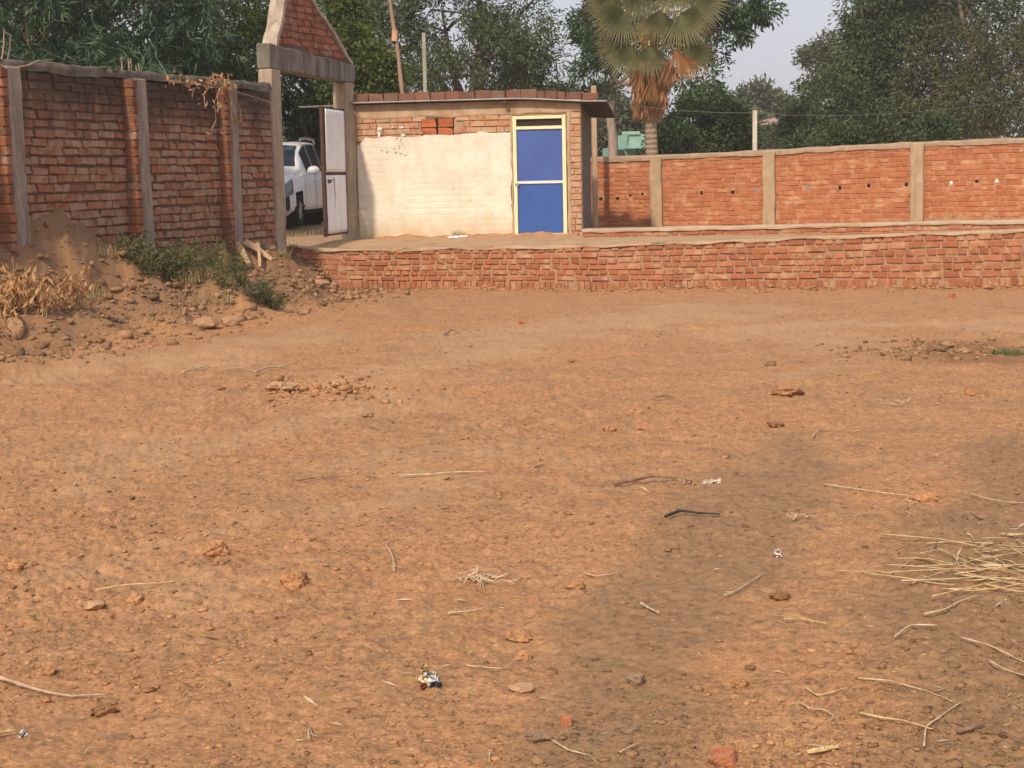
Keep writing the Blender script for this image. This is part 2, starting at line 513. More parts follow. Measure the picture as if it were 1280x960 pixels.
def soil_material(name, attrs=True):
    t = NT(name, 0.97)
    p = t.pos()
    big = t.noise(p, 0.55, 5, 0.6)
    mid = t.noise(p, 3.2, 8, 0.68)
    fin = t.noise(p, 24.0, 8, 0.75)
    c = t.mix(t.ramp(mid, [(0.32, 0.0), (0.68, 1.0)]), SOIL_A, SOIL_B)
    c = t.mix(t.ramp(big, [(0.45, 0.0), (0.65, 0.6)]), c, SOIL_C)
    grit = t.ramp(fin, [(0.30, 0.40), (0.47, 1.0), (0.70, 1.40)])
    c = t.mix(0.9, c, grit, 'MULTIPLY')
    g2 = t.noise(p, 70.0, 6, 0.8)
    c = t.mix(0.8, c, t.ramp(g2, [(0.32, 0.50), (0.5, 1.02), (0.68, 1.5)]), 'MULTIPLY')
    # grey, finer earth between the orange clods; small clod shadows painted in too
    gr = t.noise(p, 5.5, 8, 0.72)
    c = t.mix(t.ramp(gr, [(0.57, 0.0), (0.66, 0.7)]), c, SOIL_G)
    gr2 = t.noise(p, 17.0, 6, 0.7)
    c = t.mix(t.ramp(gr2, [(0.62, 0.0), (0.69, 0.6)]), c, [q * 0.72 for q in SOIL_G])
    if attrs:
        def attr(nm): return t.n("ShaderNodeAttribute", attribute_name=nm).outputs['Fac']
        brk = t.ramp(mid, [(0.3, 0.7), (0.7, 1.0)])
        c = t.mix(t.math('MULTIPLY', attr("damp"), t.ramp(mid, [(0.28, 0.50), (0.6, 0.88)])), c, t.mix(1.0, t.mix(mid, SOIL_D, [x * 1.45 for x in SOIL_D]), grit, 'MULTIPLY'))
        c = t.mix(t.math('MULTIPLY', attr("pale"), t.math('MULTIPLY', brk, 0.6)), c, SOIL_P)
        c = t.mix(t.math('MULTIPLY', attr("humus"), t.math('MULTIPLY', brk, 0.75)), c, (0.19, 0.095, 0.045))
        c = t.mix(t.math('MULTIPLY', attr("bank"), t.math('MULTIPLY', brk, 0.85)), c, t.mix(fin, (0.15, 0.090, 0.050), (0.27, 0.162, 0.092)))  # browner bank soil, with the slope's part shade put into the colour
        # crumbs of pale straw and lime
        cr = t.n("ShaderNodeTexVoronoi"); cr.inputs['Scale'].default_value = 26.0; t.l(p, cr.inputs['Vector'])
        keep = t.math('GREATER_THAN', t.n("ShaderNodeSeparateColor").outputs[0], 0.0)
        sepc = t.n("ShaderNodeSeparateColor"); t.l(cr.outputs['Color'], sepc.inputs[0])
        speck = t.math('MULTIPLY', t.math('LESS_THAN', cr.outputs['Distance'], 0.16), t.math('GREATER_THAN', sepc.outputs[0], 0.93))
        c = t.mix(t.math('MULTIPLY', speck, 0.6), c, (0.50, 0.40, 0.28))
    else:
        r = t.rnd()
        c = t.mix(t.math('MULTIPLY', t.n("ShaderNodeAttribute", attribute_name="damp").outputs['Fac'], 0.85), c, [x * 1.25 for x in SOIL_D])
        c = t.mix(1.0, c, t.ramp(r, [(0, 0.55), (0.5, 0.95), (1, 1.18)]), 'MULTIPLY')
    t.color(c)
    h = t.math('ADD', t.math('MULTIPLY', fin, 0.6), t.math('MULTIPLY', t.noise(p, 90.0, 6, 0.75), 0.4))
    t.bump(h, 0.65, 0.02 if attrs else 0.010)
    return t.m

SOIL_A = (0.300, 0.158, 0.073); SOIL_B = (0.39, 0.216, 0.106); SOIL_C = (0.395, 0.200, 0.090)
SOIL_G = (0.195, 0.120, 0.068); SOIL_D = (0.192, 0.118, 0.063); SOIL_P = (0.44, 0.285, 0.16)
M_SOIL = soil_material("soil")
M_CLOD = soil_material("clod soil", False)
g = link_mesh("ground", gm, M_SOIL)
g['kind'] = 'structure'

# crumbs and clods of earth nobody could count
def ico(sub, seed, jit):
    bm = bmesh.new(); bmesh.ops.create_icosphere(bm, subdivisions=sub, radius=1.0)
    r = random.Random(seed)
    for v in bm.verts:
        v.co *= 1 + r.uniform(-jit, jit)
        v.co.x *= 1.15; v.co.z *= 0.8
    V = np.array([v.co[:] for v in bm.verts]); F = np.array([[v.index for v in f.verts] for f in bm.faces]); bm.free()
    return V, F

def scatter(name, X, Y, Z, S, shapes, mat, parent=None, flat=True, sink=0.3, tall=(0.3, 0.8)):
    N = len(X); VV = []; FF = []; off = 0
    which = RNG.integers(0, len(shapes), N)
    yaw = RNG.uniform(0, 2 * np.pi, N)
    for k, (V, F) in enumerate(shapes):
        ix = np.where(which == k)[0]
        if len(ix) == 0: continue
        c, s = np.cos(yaw[ix])[:, None], np.sin(yaw[ix])[:, None]
        sx = S[ix][:, None] * RNG.uniform(0.8, 1.4, (len(ix), 1)); sz = S[ix][:, None] * RNG.uniform(tall[0], tall[1], (len(ix), 1))
        x = V[None, :, 0] * sx; y = V[None, :, 1] * S[ix][:, None]; z = V[None, :, 2] * sz
        P = np.stack([X[ix][:, None] + x * c - y * s, Y[ix][:, None] + x * s + y * c, Z[ix][:, None] + z + sz * sink], -1)
        VV.append(P.reshape(-1, 3))
        FF.append((F[None] + (off + np.arange(len(ix)) * len(V))[:, None, None]).reshape(-1, F.shape[1]))
        off += len(ix) * len(V)
    m = mesh_np(name, np.concatenate(VV), np.concatenate(FF), not flat)
    cx = np.concatenate([np.repeat(X[which == k], len(V)) for k, (V, F) in enumerate(shapes)]); cy = np.concatenate([np.repeat(Y[which == k], len(V)) for k, (V, F) in enumerate(shapes)])
    at = m.attributes.new("damp", 'FLOAT', 'POINT'); at.data.foreach_set("value", soft(cx, cy, DAMP, 0.12, 0.15).astype(np.float32))
    o = link_mesh(name, m, mat, parent)
    o['kind'] = 'stuff'
    return o

shp0 = [ico(1, k, 0.34) for k in range(8)]
n = 46000
yy = RNG.uniform(395, 1000, n); xx = RNG.uniform(-420, 1700, n)
d = CAM_H * FPX / (yy - 220); x = (xx - 640) / FPX * d
dens = fbm(x, d, 0.7, 4, 61) + 0.25 * fbm(x, d, 3.0, 3, 66)
keep = dens > RNG.uniform(-0.40, 0.42, n)
x = x[keep]; d = d[keep]
S = np.clip(0.0042 * np.exp(RNG.normal(0, 0.55, len(x))) * (0.85 + 0.018 * d), 0.002, 0.024)
o = scatter("soil_clods", x, d, ground_z(x, d), S, shp0, M_CLOD)
tag(o, "small crumbs and clods of orange earth scattered over the field", "soil clods")
# rubble down the bank
_s = (SOIL_A, SOIL_B, SOIL_C); SOIL_A, SOIL_B, SOIL_C = (0.22, 0.128, 0.068), (0.33, 0.195, 0.105), (0.32, 0.168, 0.085)
M_BANKCLOD = soil_material('bank clod soil', False)
SOIL_A, SOIL_B, SOIL_C = _s
n = 7500
tt = RNG.uniform(-2.2, 7.3, n); ss = np.abs(RNG.normal(0.9, 0.6, n))
px_ = WA[0] + tt * WDIR[0] + ss * WNRM[0]; py_ = WA[1] + tt * WDIR[1] + ss * WNRM[1]
ok = (py_ < front_y(px_) - 0.05) & (ss > 0.1) & (ss < 2.5)
px_, py_ = px_[ok], py_[ok]
S = np.clip(0.009 * np.exp(RNG.normal(0, 0.8, len(px_))), 0.004, 0.07)
o = scatter("bank_rubble", px_, py_, ground_z(px_, py_), S, shp0, M_BANKCLOD, tall=(0.5, 1.1))
tag(o, "loose lumps of earth and rubble tumbling down the bank below the left wall", "rubble")
# the dug patch at the right and the broken patch at upper left
for nm, lab, cx, cy, sx, sy, n, mt in (("dug_clods", "dark crumbly clods dug up around the green tuft at the right edge", 1190, 450, 75, 7, 420, M_BANKCLOD), ("broken_clods", "crumbled orange clods in the broken patch at upper left of the field", 405, 484, 52, 9, 260, M_CLOD)):
    qx_ = RNG.normal(cx, sx, n); qy_ = RNG.normal(cy, sy, n)
    dd_ = CAM_H * FPX / (qy_ - 220); xx_ = (qx_ - 640) / FPX * dd_
    o = scatter(nm, xx_, dd_, ground_z(xx_, dd_), np.clip(0.014 * np.exp(RNG.normal(0, 0.6, n)), 0.005, 0.05), shp0, mt, tall=(0.5, 1.0))
    tag(o, lab, "soil clods")
# a line of crumbled earth and brick dust along the foot of the low wall
n = 1500
xs = RNG.uniform(-3.0, 8.0, n); yl = front_y(xs) - np.abs(RNG.normal(0.05, 0.28, n)) - 0.02
o = scatter("wall_foot_rubble", xs, yl, ground_z(xs, yl), np.clip(0.014 * np.exp(RNG.normal(0, 0.6, n)), 0.005, 0.05), shp0, M_CLOD)
tag(o, "crumbled earth lying along the foot of the low brick wall", "rubble")

# ------------------------------------------------------------------ the raised ground behind the walls
def terrace():
    line = [WA - WDIR * 30, WA - WDIR * 8, WA - WDIR * 2] + [WA + WDIR * t for t in np.linspace(0, 6.2, 8)]
    line = [p - WNRM * 0.12 for p in line]
    fr = []
    xs = np.linspace(FRONT[0, 0] + 0.12, FRONT[-1, 0], 60)
    for x in xs: fr.append(np.array([x, front_y(x) + 0.16]))
    fr += [np.array([14, 20.3]), np.array([40, 17.0])]
    tops = [0.62] * len(line) + [float(front_top(p[0])) - 0.012 for p in fr]
    line = np.array(line + fr); tops = np.array(tops)
    n = len(line)
    offs = np.array([0, 0.15, 0.3, 0.5, 0.8, 1.2, 1.7, 2.3, 3.0, 4, 5.5, 8, 12, 20, 40, 100, 400, 2500])
    # outward directions turn smoothly from the left wall's back to straight ahead
    k = len(line) - len(fr)
    ang = np.concatenate([np.full(k - 4, math.atan2(-WNRM[1], -WNRM[0])), np.linspace(math.atan2(-WNRM[1], -WNRM[0]), math.radians(112), 4), np.linspace(math.radians(110), math.radians(80), n - k)])
    V = np.zeros((len(offs), n, 3))
    for j, o_ in enumerate(offs):
        V[j, :, 0] = line[:, 0] + np.cos(ang) * o_
        V[j, :, 1] = line[:, 1] + np.sin(ang) * o_
        V[j, :, 2] = tops + (0.645 - tops) * smooth(0.0, 1.6, o_) + 0.02 * (o_ > 0.2) * fbm(V[j, :, 0], V[j, :, 1], 2.0, 3, 7)
    m = mesh_np("terrace", V.reshape(-1, 3), grid_faces(len(offs), n), True)
    o = link_mesh("raised_ground", m, M_TERR)
    o['kind'] = 'structure'
M_TERR = mat_mortar("trodden earth", (0.33, 0.21, 0.12), (0.46, 0.31, 0.19), 3.0)
terrace()

# ------------------------------------------------------------------ bricks
def brick_mesh(L, D, H, seed, bev, jit):
    bm = bmesh.new()
    add_box(bm, (0, 0, 0), (L, D, H))
    r = random.Random(seed)
    bmesh.ops.bevel(bm, geom=bm.edges[:], offset=bev, segments=1, affect='EDGES')
    for v in bm.verts:
        v.co += Vector((r.uniform(-1, 1), r.uniform(-1, 1), r.uniform(-1, 1))) * jit
    # a knocked corner on some
    if seed % 3 == 0:
        c = Vector((L / 2 * r.choice((-1, 1)), -D / 2, H / 2 * r.choice((-1, 1))))
        for v in bm.verts:
            if (v.co - c).length < 0.03: v.co = v.co.lerp(Vector((0, 0, 0)), 0.16)
    bmesh.ops.recalc_face_normals(bm, faces=bm.faces)
    m = bpy.data.meshes.new("brick"); bm.to_mesh(m); bm.free()
    return m

BL, BD, BH = 0.235, 0.11, 0.08
def brick_set(mat, bev=0.007, jit=0.0035, count=6):
    st = [brick_mesh(BL, BD, BH, k, bev, jit) for k in range(count)]
    hd = [brick_mesh(0.115, BD, BH, 50 + k, bev, jit) for k in range(count)]
    for m in st + hd: m.materials.append(mat)
    return st, hd

def lay(parent, bricks, sets, limit=300, name="brick", joined="brickwork", mat=None):
    """bricks: (centre, xaxis 3-D, length, depth, height, roll). The nearest become parts, the rest one joined part"""
    st, hd = sets
    base = world_base(parent)
    bricks = sorted(bricks, key=lambda b: b[0][1])
    rest = []
    for k, (c, ax, L, D, H, roll) in enumerate(bricks):
        x = Vector([float(a) for a in ax]).normalized()
        z = Vector((0, 0, 1)); z = (z - x * x.dot(z)).normalized()
        y = z.cross(x)
        src = st if L > 0.165 else hd
        m = src[random.randrange(len(src))]
        L0 = BL if L > 0.165 else 0.115
        M = Matrix.Translation([float(a) for a in (np.array(c) - base)]) @ Matrix((x, y, z)).transposed().to_4x4() @ Matrix.Rotation(roll, 4, 'Y') @ Matrix.Diagonal((L / L0, D / BD, H / BH, 1))
        if k < limit:
            o = bpy.data.objects.new(name, m); COL.objects.link(o)
            o.parent = parent; o.matrix_local = M
        else: rest.append((m, M))
    if rest:
        VV = []; FF3 = []; FF4 = []; off = 0
        cache = {}
        for m, M in rest:
            if m.name not in cache:
                cache[m.name] = (np.array([v.co[:] for v in m.vertices]), [tuple(p.vertices) for p in m.polygons])
            V, F = cache[m.name]
            A = np.array(M)
            VV.append(V @ A[:3, :3].T + A[:3, 3])
            for f in F:
                FF4.append([i + off for i in f] if len(f) == 4 else [f[0] + off, f[1] + off, f[2] + off])
            off += len(V)
        me = bpy.data.meshes.new(joined)
        me.from_pydata(np.concatenate(VV).tolist(), [], FF4); me.update()
        link_mesh(joined, me, mat or st[0].materials[0], parent, kind='stuff')

def course(p0, p1, z0, z1, h, face_n, depth=BD, header=0.25, proud=0.01, joint=0.012, start=0.0, lens=None, jit=1.0, z_of=None, scale=1.0, vj=None):
    """one course from plan point p0 to p1; z0, z1 its bed at either end; face_n the outward plan normal"""
    p0 = np.array(p0, float); p1 = np.array(p1, float)
    L = np.linalg.norm(p1 - p0); u = (p1 - p0) / L
    out = []; s = -start
    n = np.array(face_n, float)
    while s < L - 0.02:
        l = (0.105 if random.random() < header else random.uniform(0.20, 0.245)) * scale * random.uniform(0.94, 1.06)
        a = max(s, 0); b = min(s + l, L)
        if b - a > 0.035:
            m = (a + b) / 2
            f = m / L
            z = z0 + (z1 - z0) * f
            pr = proud + random.uniform(-0.006, 0.006) * jit
            c2 = p0 + u * m + n * (pr - depth / 2)
            ax = np.array([u[0], u[1], (z1 - z0) / L + random.uniform(-0.012, 0.012) * jit])
            # face outwards: the mesh's -y side
            if np.dot(np.array([u[1], -u[0]]), n) < 0: ax[:2] = -ax[:2]; ax[2] = -ax[2]
            hh = h - joint + random.uniform(-0.005, 0.004) * jit
            out.append(((c2[0], c2[1], z + h / 2 + random.uniform(-0.003, 0.003) * jit), ax, b - a, depth, hh, random.uniform(-0.02, 0.02) * jit))
        s += l + (vj or joint) * random.uniform(0.7, 1.3)
    return out

def ribbon(path, zb, zt, nrm_thick):
    """a mortar core following a plan path; nrm_thick shifts its back"""
    bm = bmesh.new()
    F = []; B = []
    for p, a, b, nt in zip(path, zb, zt, nrm_thick):
        F.append((bm.verts.new((p[0], p[1], a)), bm.verts.new((p[0], p[1], b))))
        B.append((bm.verts.new((p[0] + nt[0], p[1] + nt[1], a)), bm.verts.new((p[0] + nt[0], p[1] + nt[1], b))))
    for i in range(len(path) - 1):
        bm.faces.new((F[i][0], F[i + 1][0], F[i + 1][1], F[i][1]))
        bm.faces.new((B[i][0], B[i][1], B[i + 1][1], B[i + 1][0]))
        bm.faces.new((F[i][1], F[i + 1][1], B[i + 1][1], B[i][1]))
        bm.faces.new((F[i][0], B[i][0], B[i + 1][0], F[i + 1][0]))
    for i in (0, -1):
        bm.faces.new((F[i][0], F[i][1], B[i][1], B[i][0]))
    return bm

def lumpy_strip(pathF, zs, widths, nrm, h, amp, seed, nseg=160):
    """a cap of mortar lying on a wall: uneven top and ragged front edge"""
    P = np.array(pathF, float)
    L = np.concatenate([[0], np.cumsum(np.linalg.norm(np.diff(P, axis=0), axis=1))])
    s = np.linspace(0, L[-1], nseg)
    x = np.interp(s, L, P[:, 0]); y = np.interp(s, L, P[:, 1]); z = np.interp(s, L, zs); w = np.interp(s, L, widths)
    prof = [(0.0, -0.5), (-0.012, 0.2), (0.01, 0.85), (0.07, 1.0), (0.5, 1.05), (0.95, 0.95), (1.0, -0.5)]
    V = np.zeros((len(prof), nseg, 3))
    for k, (q, r) in enumerate(prof):
        jj = amp * fbm(s, np.full_like(s, k * 3.3), 3.0, 4, seed + k)
        kk = amp * fbm(s, np.full_like(s, k * 5.1), 4.0, 4, seed + 40 + k)
        V[k, :, 0] = x + nrm[0] * (q * w + kk); V[k, :, 1] = y + nrm[1] * (q * w + kk)
        V[k, :, 2] = z + h * r + jj
    return mesh_np("cap", V.reshape(-1, 3), grid_faces(len(prof), nseg), True)
# ================================================================== LEFT BOUNDARY WALL
M_BR_LEFT = mat_brick("weathered brick", [(0.30, 0.128, 0.066), (0.34, 0.158, 0.090), (0.31, 0.133, 0.070), (0.35, 0.180, 0.110), (0.30, 0.120, 0.058)], (0.36, 0.25, 0.17), 0.20, 1.0, (2.15, 2.66, (0.050, 0.038, 0.030), 0.92), 0.2)
M_BR_PIL = mat_brick("pilaster brick", [(0.27, 0.108, 0.055), (0.31, 0.135, 0.070), (0.24, 0.095, 0.052)], (0.36, 0.26, 0.19), 0.08, 1.0, (2.6, 3.3, (0.06, 0.045, 0.035), 0.8))
M_MORT_LEFT = mat_mortar("old mortar with joint shade", (0.10, 0.064, 0.044), (0.21, 0.14, 0.098))  # shadow in the joints put into the mortar's dark colour
M_CONC_DARK = mat_concrete("weathered concrete", (0.34, 0.29, 0.235), (0.085, 0.07, 0.058), (9, 9, 1.2), (0.42, 0.66), 0.8)
M_CONC_COPE = mat_concrete("mossy coping", (0.17, 0.145, 0.115), (0.05, 0.043, 0.035), (4, 4, 4), (0.4, 0.66), 0.8)
LT = 0.23
zb_left, zt_left = 0.60, 2.98
left = thing("boundary_wall", "weathered dark red brick boundary wall with concrete posts and a mossy grey coping", "wall", (WA[0], WA[1], zb_left))
t0, t1 = -3.2, float(np.dot(WB - WA, WDIR)) - 0.02
def wl(t): return WA + WDIR * t
coreN = -WNRM * LT
def left_core():
    bm = bmesh.new()
    a = wl(t0); b = wl(t1)
    return ribbon([a, b], [0.2, 0.2], [2.84, 2.84], [coreN, coreN])
part("mortar_bed", left_core(), M_MORT_LEFT, left)
# posts: a brick-faced end towards the camera and a concrete column behind it
post_px = [(19, 200), (177, 200), (291, 205)]
posts = []
for k, (px, py) in enumerate(post_px):
    q = on_line(px, py, WA + WNRM * 0.10, WB + WNRM * 0.10)
    posts.append(float(np.dot(q[:2] - WA, WDIR)))
posts_all = [posts[0] - 2.1] + posts
PW, PR = 0.25, 0.15                    # width along the wall, projection
left_bricks = []; pil_bricks = []
ncourse = 21
H0 = 0.70
chl = (2.84 - H0) / ncourse
for k in range(ncourse):
    z = H0 + k * chl
    edges = [t0] + [e for p in posts_all for e in (p - PW / 2 - 0.115, p + PW / 2)] + [t1]
    for a, b in zip(edges[0::2], edges[1::2]):
        if b - a < 0.1: continue
        zz = z + 0.006 * math.sin(k * 1.7 + a)
        left_bricks += course(wl(a + 0.005), wl(b - 0.005), zz, zz + 0.008 * math.sin(k * 2.3), chl, WNRM, header=0.42, proud=0.030, joint=0.018, start=random.uniform(0, 0.2), jit=2.0, scale=1.4, vj=0.011)
    for p in posts_all:
        # header brick on the post's end face; its long side runs out from the wall
        c = wl(p - PW / 2 - 0.055) + WNRM * (PR / 2 - 0.02)
        pil_bricks.append(((c[0] + random.uniform(-.006, .006), c[1] + random.uniform(-.006, .006), z + chl / 2), (-WNRM[0], -WNRM[1], random.uniform(-.015, .015)), PR + 0.075 + random.uniform(-0.015, 0.01), 0.105 + random.uniform(-.008, .008), chl - 0.012, random.uniform(-0.02, 0.02)))
lay(left, left_bricks, brick_set(M_BR_LEFT, 0.009, 0.006), 300)
S_PIL = brick_set(M_BR_PIL, 0.008, 0.005)
lay(left, pil_bricks, S_PIL, 120)
for p in posts_all:
    bm = bmesh.new()
    c = wl(p - PW / 2 - 0.05) + WNRM * (PR / 2 - 0.055)
    add_box(bm, (c[0], c[1], (0.3 + 2.85) / 2), (0.105, PR + 0.08, 2.55), WDIR)
    part("mortar_bed", bm, M_MORT_LEFT, left)
    bm = bmesh.new()
    c = wl(p) + WNRM * (PR / 2 - 0.05)
    add_box(bm, (c[0], c[1], (0.3 + 2.86) / 2), (PW, PR + 0.1, 2.56), WDIR, 0.012)
    bmesh.ops.subdivide_edges(bm, edges=[e for e in bm.edges if abs(e.verts[0].co.z - e.verts[1].co.z) > 1], cuts=24)
    for v in bm.verts:
        w = 0.018 * (noise(v.co.z * 5, p * 3 + v.co.x, 3))
        v.co.x += WNRM[0] * w; v.co.y += WNRM[1] * w
    part("concrete_post", bm, M_CONC_DARK, left)
cope = lumpy_strip([wl(t0) + WNRM * 0.045, wl(t1) + WNRM * 0.045], [2.86, 2.90], [0.33, 0.33], -WNRM, 0.075, 0.035, 3, 220)
part("coping", cope, M_CONC_COPE, left)
# rough concrete footing course
foot = lumpy_strip([wl(t0) + WNRM * 0.05, wl(t1) + WNRM * 0.05], [0.60, 0.60], [0.2, 0.2], -WNRM, 0.12, 0.05, 13, 160)
part("footing", foot, M_CONC_DARK, left)

# ================================================================== GATEWAY
M_CONC_GATE = mat_concrete("gate concrete", (0.40, 0.325, 0.235), (0.17, 0.13, 0.095), (8, 8, 0.9), (0.45, 0.68), 0.7)
M_CONC_BEAM = mat_concrete("sooty beam concrete", (0.23, 0.205, 0.175), (0.07, 0.06, 0.05), (6, 6, 1.2), (0.42, 0.62), 0.85)
M_CONC_PALE = mat_concrete("pale plaster", (0.44, 0.375, 0.30), (0.16, 0.125, 0.10), (5, 5, 2), (0.45, 0.66), 0.75)
M_BR_GABLE = mat_brick("gable brick", [(0.31, 0.115, 0.070), (0.35, 0.14, 0.085), (0.32, 0.125, 0.075)], (0.34, 0.23, 0.17), 0.10, 1.0, None, 0.18)
PA = pt(338, 230, 23.45)[:2]; PB = pt(432, 230, 25.75)[:2]
GD = (PB - PA) / np.linalg.norm(PB - PA); GN = np.array([GD[1], -GD[0]])
gate = thing("gateway", "tall concrete gateway with a brick gable standing over the opening", "gateway", (PA[0], PA[1], 0.6))
def pillar(c, w, d, z0, z1, seed, mat):
    bm = bmesh.new()
    add_box(bm, (c[0], c[1], (z0 + z1) / 2), (w, d, z1 - z0), GD, 0.02)
    bmesh.ops.subdivide_edges(bm, edges=[e for e in bm.edges if abs(e.verts[0].co.z - e.verts[1].co.z) > 1], cuts=30)
    for v in bm.verts:
        q = 0.03 * noise(v.co.z * 2.5, seed + v.co.x * 2, 5); q2 = 0.03 * noise(v.co.z * 3.1, seed + 7 + v.co.y * 2, 6)
        v.co.x += q; v.co.y += q2
    return bm
PL_TOP = 1.6 + (226.5 - 60) * 23.45 / 2000
PR_TOP = 1.6 + (224.4 - 85) * 25.75 / 2000
cl = PA + GD * 0.0
part("pillar", pillar(cl + GN * 0.052, 0.31, 0.224, 0.35, PL_TOP - 0.36, 1.0, M_CONC_GATE), M_CONC_GATE, gate)
part("pillar", pillar(PB + GN * 0.02, 0.27, 0.25, 0.5, PR_TOP - 0.27, 9.0, M_CONC_GATE), M_CONC_GATE, gate)
# the beam with its slight fall to the far pillar
bm = bmesh.new()
a = PA - GD * 0.158; b = PB + GD * 0.142
for p, zt, h in ((a, PL_TOP, 0.36), (b, PR_TOP, 0.30)):
    pass
hw = GN * 0.165
P8 = [(a + hw, PL_TOP - 0.36), (b + hw, PR_TOP - 0.27), (b + hw, PR_TOP), (a + hw, PL_TOP)]
add_poly_prism(bm, [(p[0], p[1], z) for p, z in P8], (-GN[0] * 0.225, -GN[1] * 0.225, 0))
bmesh.ops.bevel(bm, geom=bm.edges[:], offset=0.015, segments=1, affect='EDGES')
bmesh.ops.subdivide_edges(bm, edges=[e for e in bm.edges if e.calc_length() > 2], cuts=24)
for v in bm.verts:
    v.co.z += 0.025 * noise(v.co.y * 3, v.co.x * 4 + v.co.z, 8)
part("beam", bm, M_CONC_BEAM, gate)
# the gable: brick infill between sloping concrete bands
ga, gb = PA + GN * 0.10, PB + GN * 0.10
def gp(px, py): return on_line(px, py, ga, gb)
L0 = gp(345, 61); L1 = gp(360, -24)
R0 = gp(436, 80); R1 = gp(372, -24)
ap = gp(366, -27)
infill = bmesh.new()
add_poly_prism(infill, [L0, R0, R1, L1], (-GN[0] * 0.16, -GN[1] * 0.16, 0))
part("mortar_bed", infill, M_MORT_LEFT, gate)
def gs(P): return float(np.dot(P[:2] - ga, GD))
gbr = []
z = max(L0[2], R0[2]) - 0.32; k = 0
gh = 0.1
sL0, sL1, sR0, sR1 = gs(L0), gs(L1), gs(R0), gs(R1)
while z < L1[2] - 0.05:
    zm = z + gh / 2
    l = sL0 + (sL1 - sL0) * np.clip((zm - L0[2]) / (L1[2] - L0[2]), 0, 1)
    r = sR0 + (sR1 - sR0) * np.clip((zm - R0[2]) / (R1[2] - R0[2]), 0, 1)
    # keep above the falling beam
    def beam_top(s): return PL_TOP + (PR_TOP - PL_TOP) * (s + 0.17) / (float(np.linalg.norm(PB - PA)) + 0.32)
    while beam_top(l) > z + 0.01 and l < r: l += 0.05
    if r - l > 0.2:
        gbr += course(ga + GD * (l + 0.02), ga + GD * (r - 0.02), z, z, gh, GN, header=0.45, proud=0.02, joint=0.013, start=random.uniform(0, .2), jit=2.2)
    z += gh; k += 1
lay(gate, gbr, brick_set(M_BR_GABLE, 0.009, 0.007), 300)
def band(A, B, wide, thick, mat, name):
    bm = bmesh.new()
    A = np.array(A); B = np.array(B)
    u = (B - A) / np.linalg.norm(B - A)
    up = np.array([GD[0] * -u[2], GD[1] * -u[2], np.dot(u[:2], GD)])
    if up[2] < 0: up = -up
    quad = [A - u * 0.05, B + u * 0.03, B + u * 0.03 + up * thick, A - u * 0.05 + up * thick]
    quad = [q + np.array([GN[0] * 0.045, GN[1] * 0.045, 0]) for q in quad]
    add_poly_prism(bm, quad, (-GN[0] * wide, -GN[1] * wide, 0))
    bmesh.ops.subdivide_edges(bm, edges=[e for e in bm.edges if e.calc_length() > 0.7], cuts=14)
    for v in bm.verts:
        v.co.x += 0.03 * noise(v.co.z * 6, v.co.y * 5, 3); v.co.z += 0.03 * noise(v.co.x * 7, v.co.z * 6, 4)
    part(name, bm, mat, gate)
band(L0, L1, 0.235, 0.07, M_CONC_PALE, "sloping_band")
band(R0, R1, 0.34, 0.06, M_CONC_PALE, "sloping_band")
band(L1 + np.array([0, 0, -0.02]), R1 + np.array([0, 0, -0.02]), 0.34, 0.07, M_CONC_PALE, "gable_cap")

# the white sheet metal leaf of the gate
M_SHEET = mat_plain("white painted sheet", (0.74, 0.76, 0.79), 0.45, 0.10, 3.0, 0.0, 0.05, 0.4)
M_RUST = mat_plain("rusty brown frame", (0.085, 0.04, 0.028), 0.7, 0.35, 12.0)
HB = pt(431, 230, 25.45)[:2]; FB = pt(405, 230, 24.3)[:2]
LD = (FB - HB); LW = float(np.linalg.norm(LD)); LD = LD / LW; LN = np.array([-LD[1], LD[0]])
if LN[0] < 0: LN = -LN
LZ0, LZ1 = 0.745, 2.70
leaf = thing("gate_leaf", "white corrugated sheet metal gate leaf in a rusty brown frame between gate pillars", "gate", (HB[0], HB[1], LZ0))
def leaf_pt(u, z, off=0.0):
    p = HB + LD * u + LN * off
    return (p[0], p[1], z)
def frame_bar(u0, z0, u1, z1, w=0.055):
    bm = bmesh.new()
    add_box(bm, tuple((np.array(leaf_pt(u0, z0)) + np.array(leaf_pt(u1, z1))) / 2), (abs(u1 - u0) + (w if u0 == u1 else 0), 0.045, abs(z1 - z0) + (w if z0 == z1 else 0)), LD, 0.004)
    part("frame_bar", bm, M_RUST, leaf)
frame_bar(0.0, LZ0, 0.0, LZ1); frame_bar(LW, LZ0, LW, LZ1, 0.085)
zmid = LZ0 + 0.485 * (LZ1 - LZ0)
for zz in (LZ0 + 0.03, zmid, LZ1 - 0.03): frame_bar(0.03, zz, LW - 0.045, zz, 0.042)
def sheet(z0, z1, bend, seed):
    nu, nz = 64, 14
    U, Z = np.meshgrid(np.linspace(0.03, LW - 0.04, nu), np.linspace(z0, z1, nz))
    o = 0.026 + 0.016 * np.clip(np.cos(U / (LW - 0.07) * np.pi * 12) * 2.2 - 1.2, 0, 1) + bend * ((Z - z0) / (z1 - z0)) * (U / LW) + 0.012 * noise(U * 3, Z * 2, seed)
    P = np.stack([HB[0] + LD[0] * U + LN[0] * o, HB[1] + LD[1] * U + LN[1] * o, Z], -1)
    m = mesh_np("sheet_panel", P.reshape(-1, 3), grid_faces(nz, nu), False)
    ob = part("sheet_panel", m, M_SHEET, leaf)
    md = ob.modifiers.new("thickness", 'SOLIDIFY'); md.thickness = 0.002
sheet(LZ0 + 0.04, zmid - 0.025, 0.0, 1); sheet(zmid + 0.025, LZ1 - 0.04, 0.02, 2)
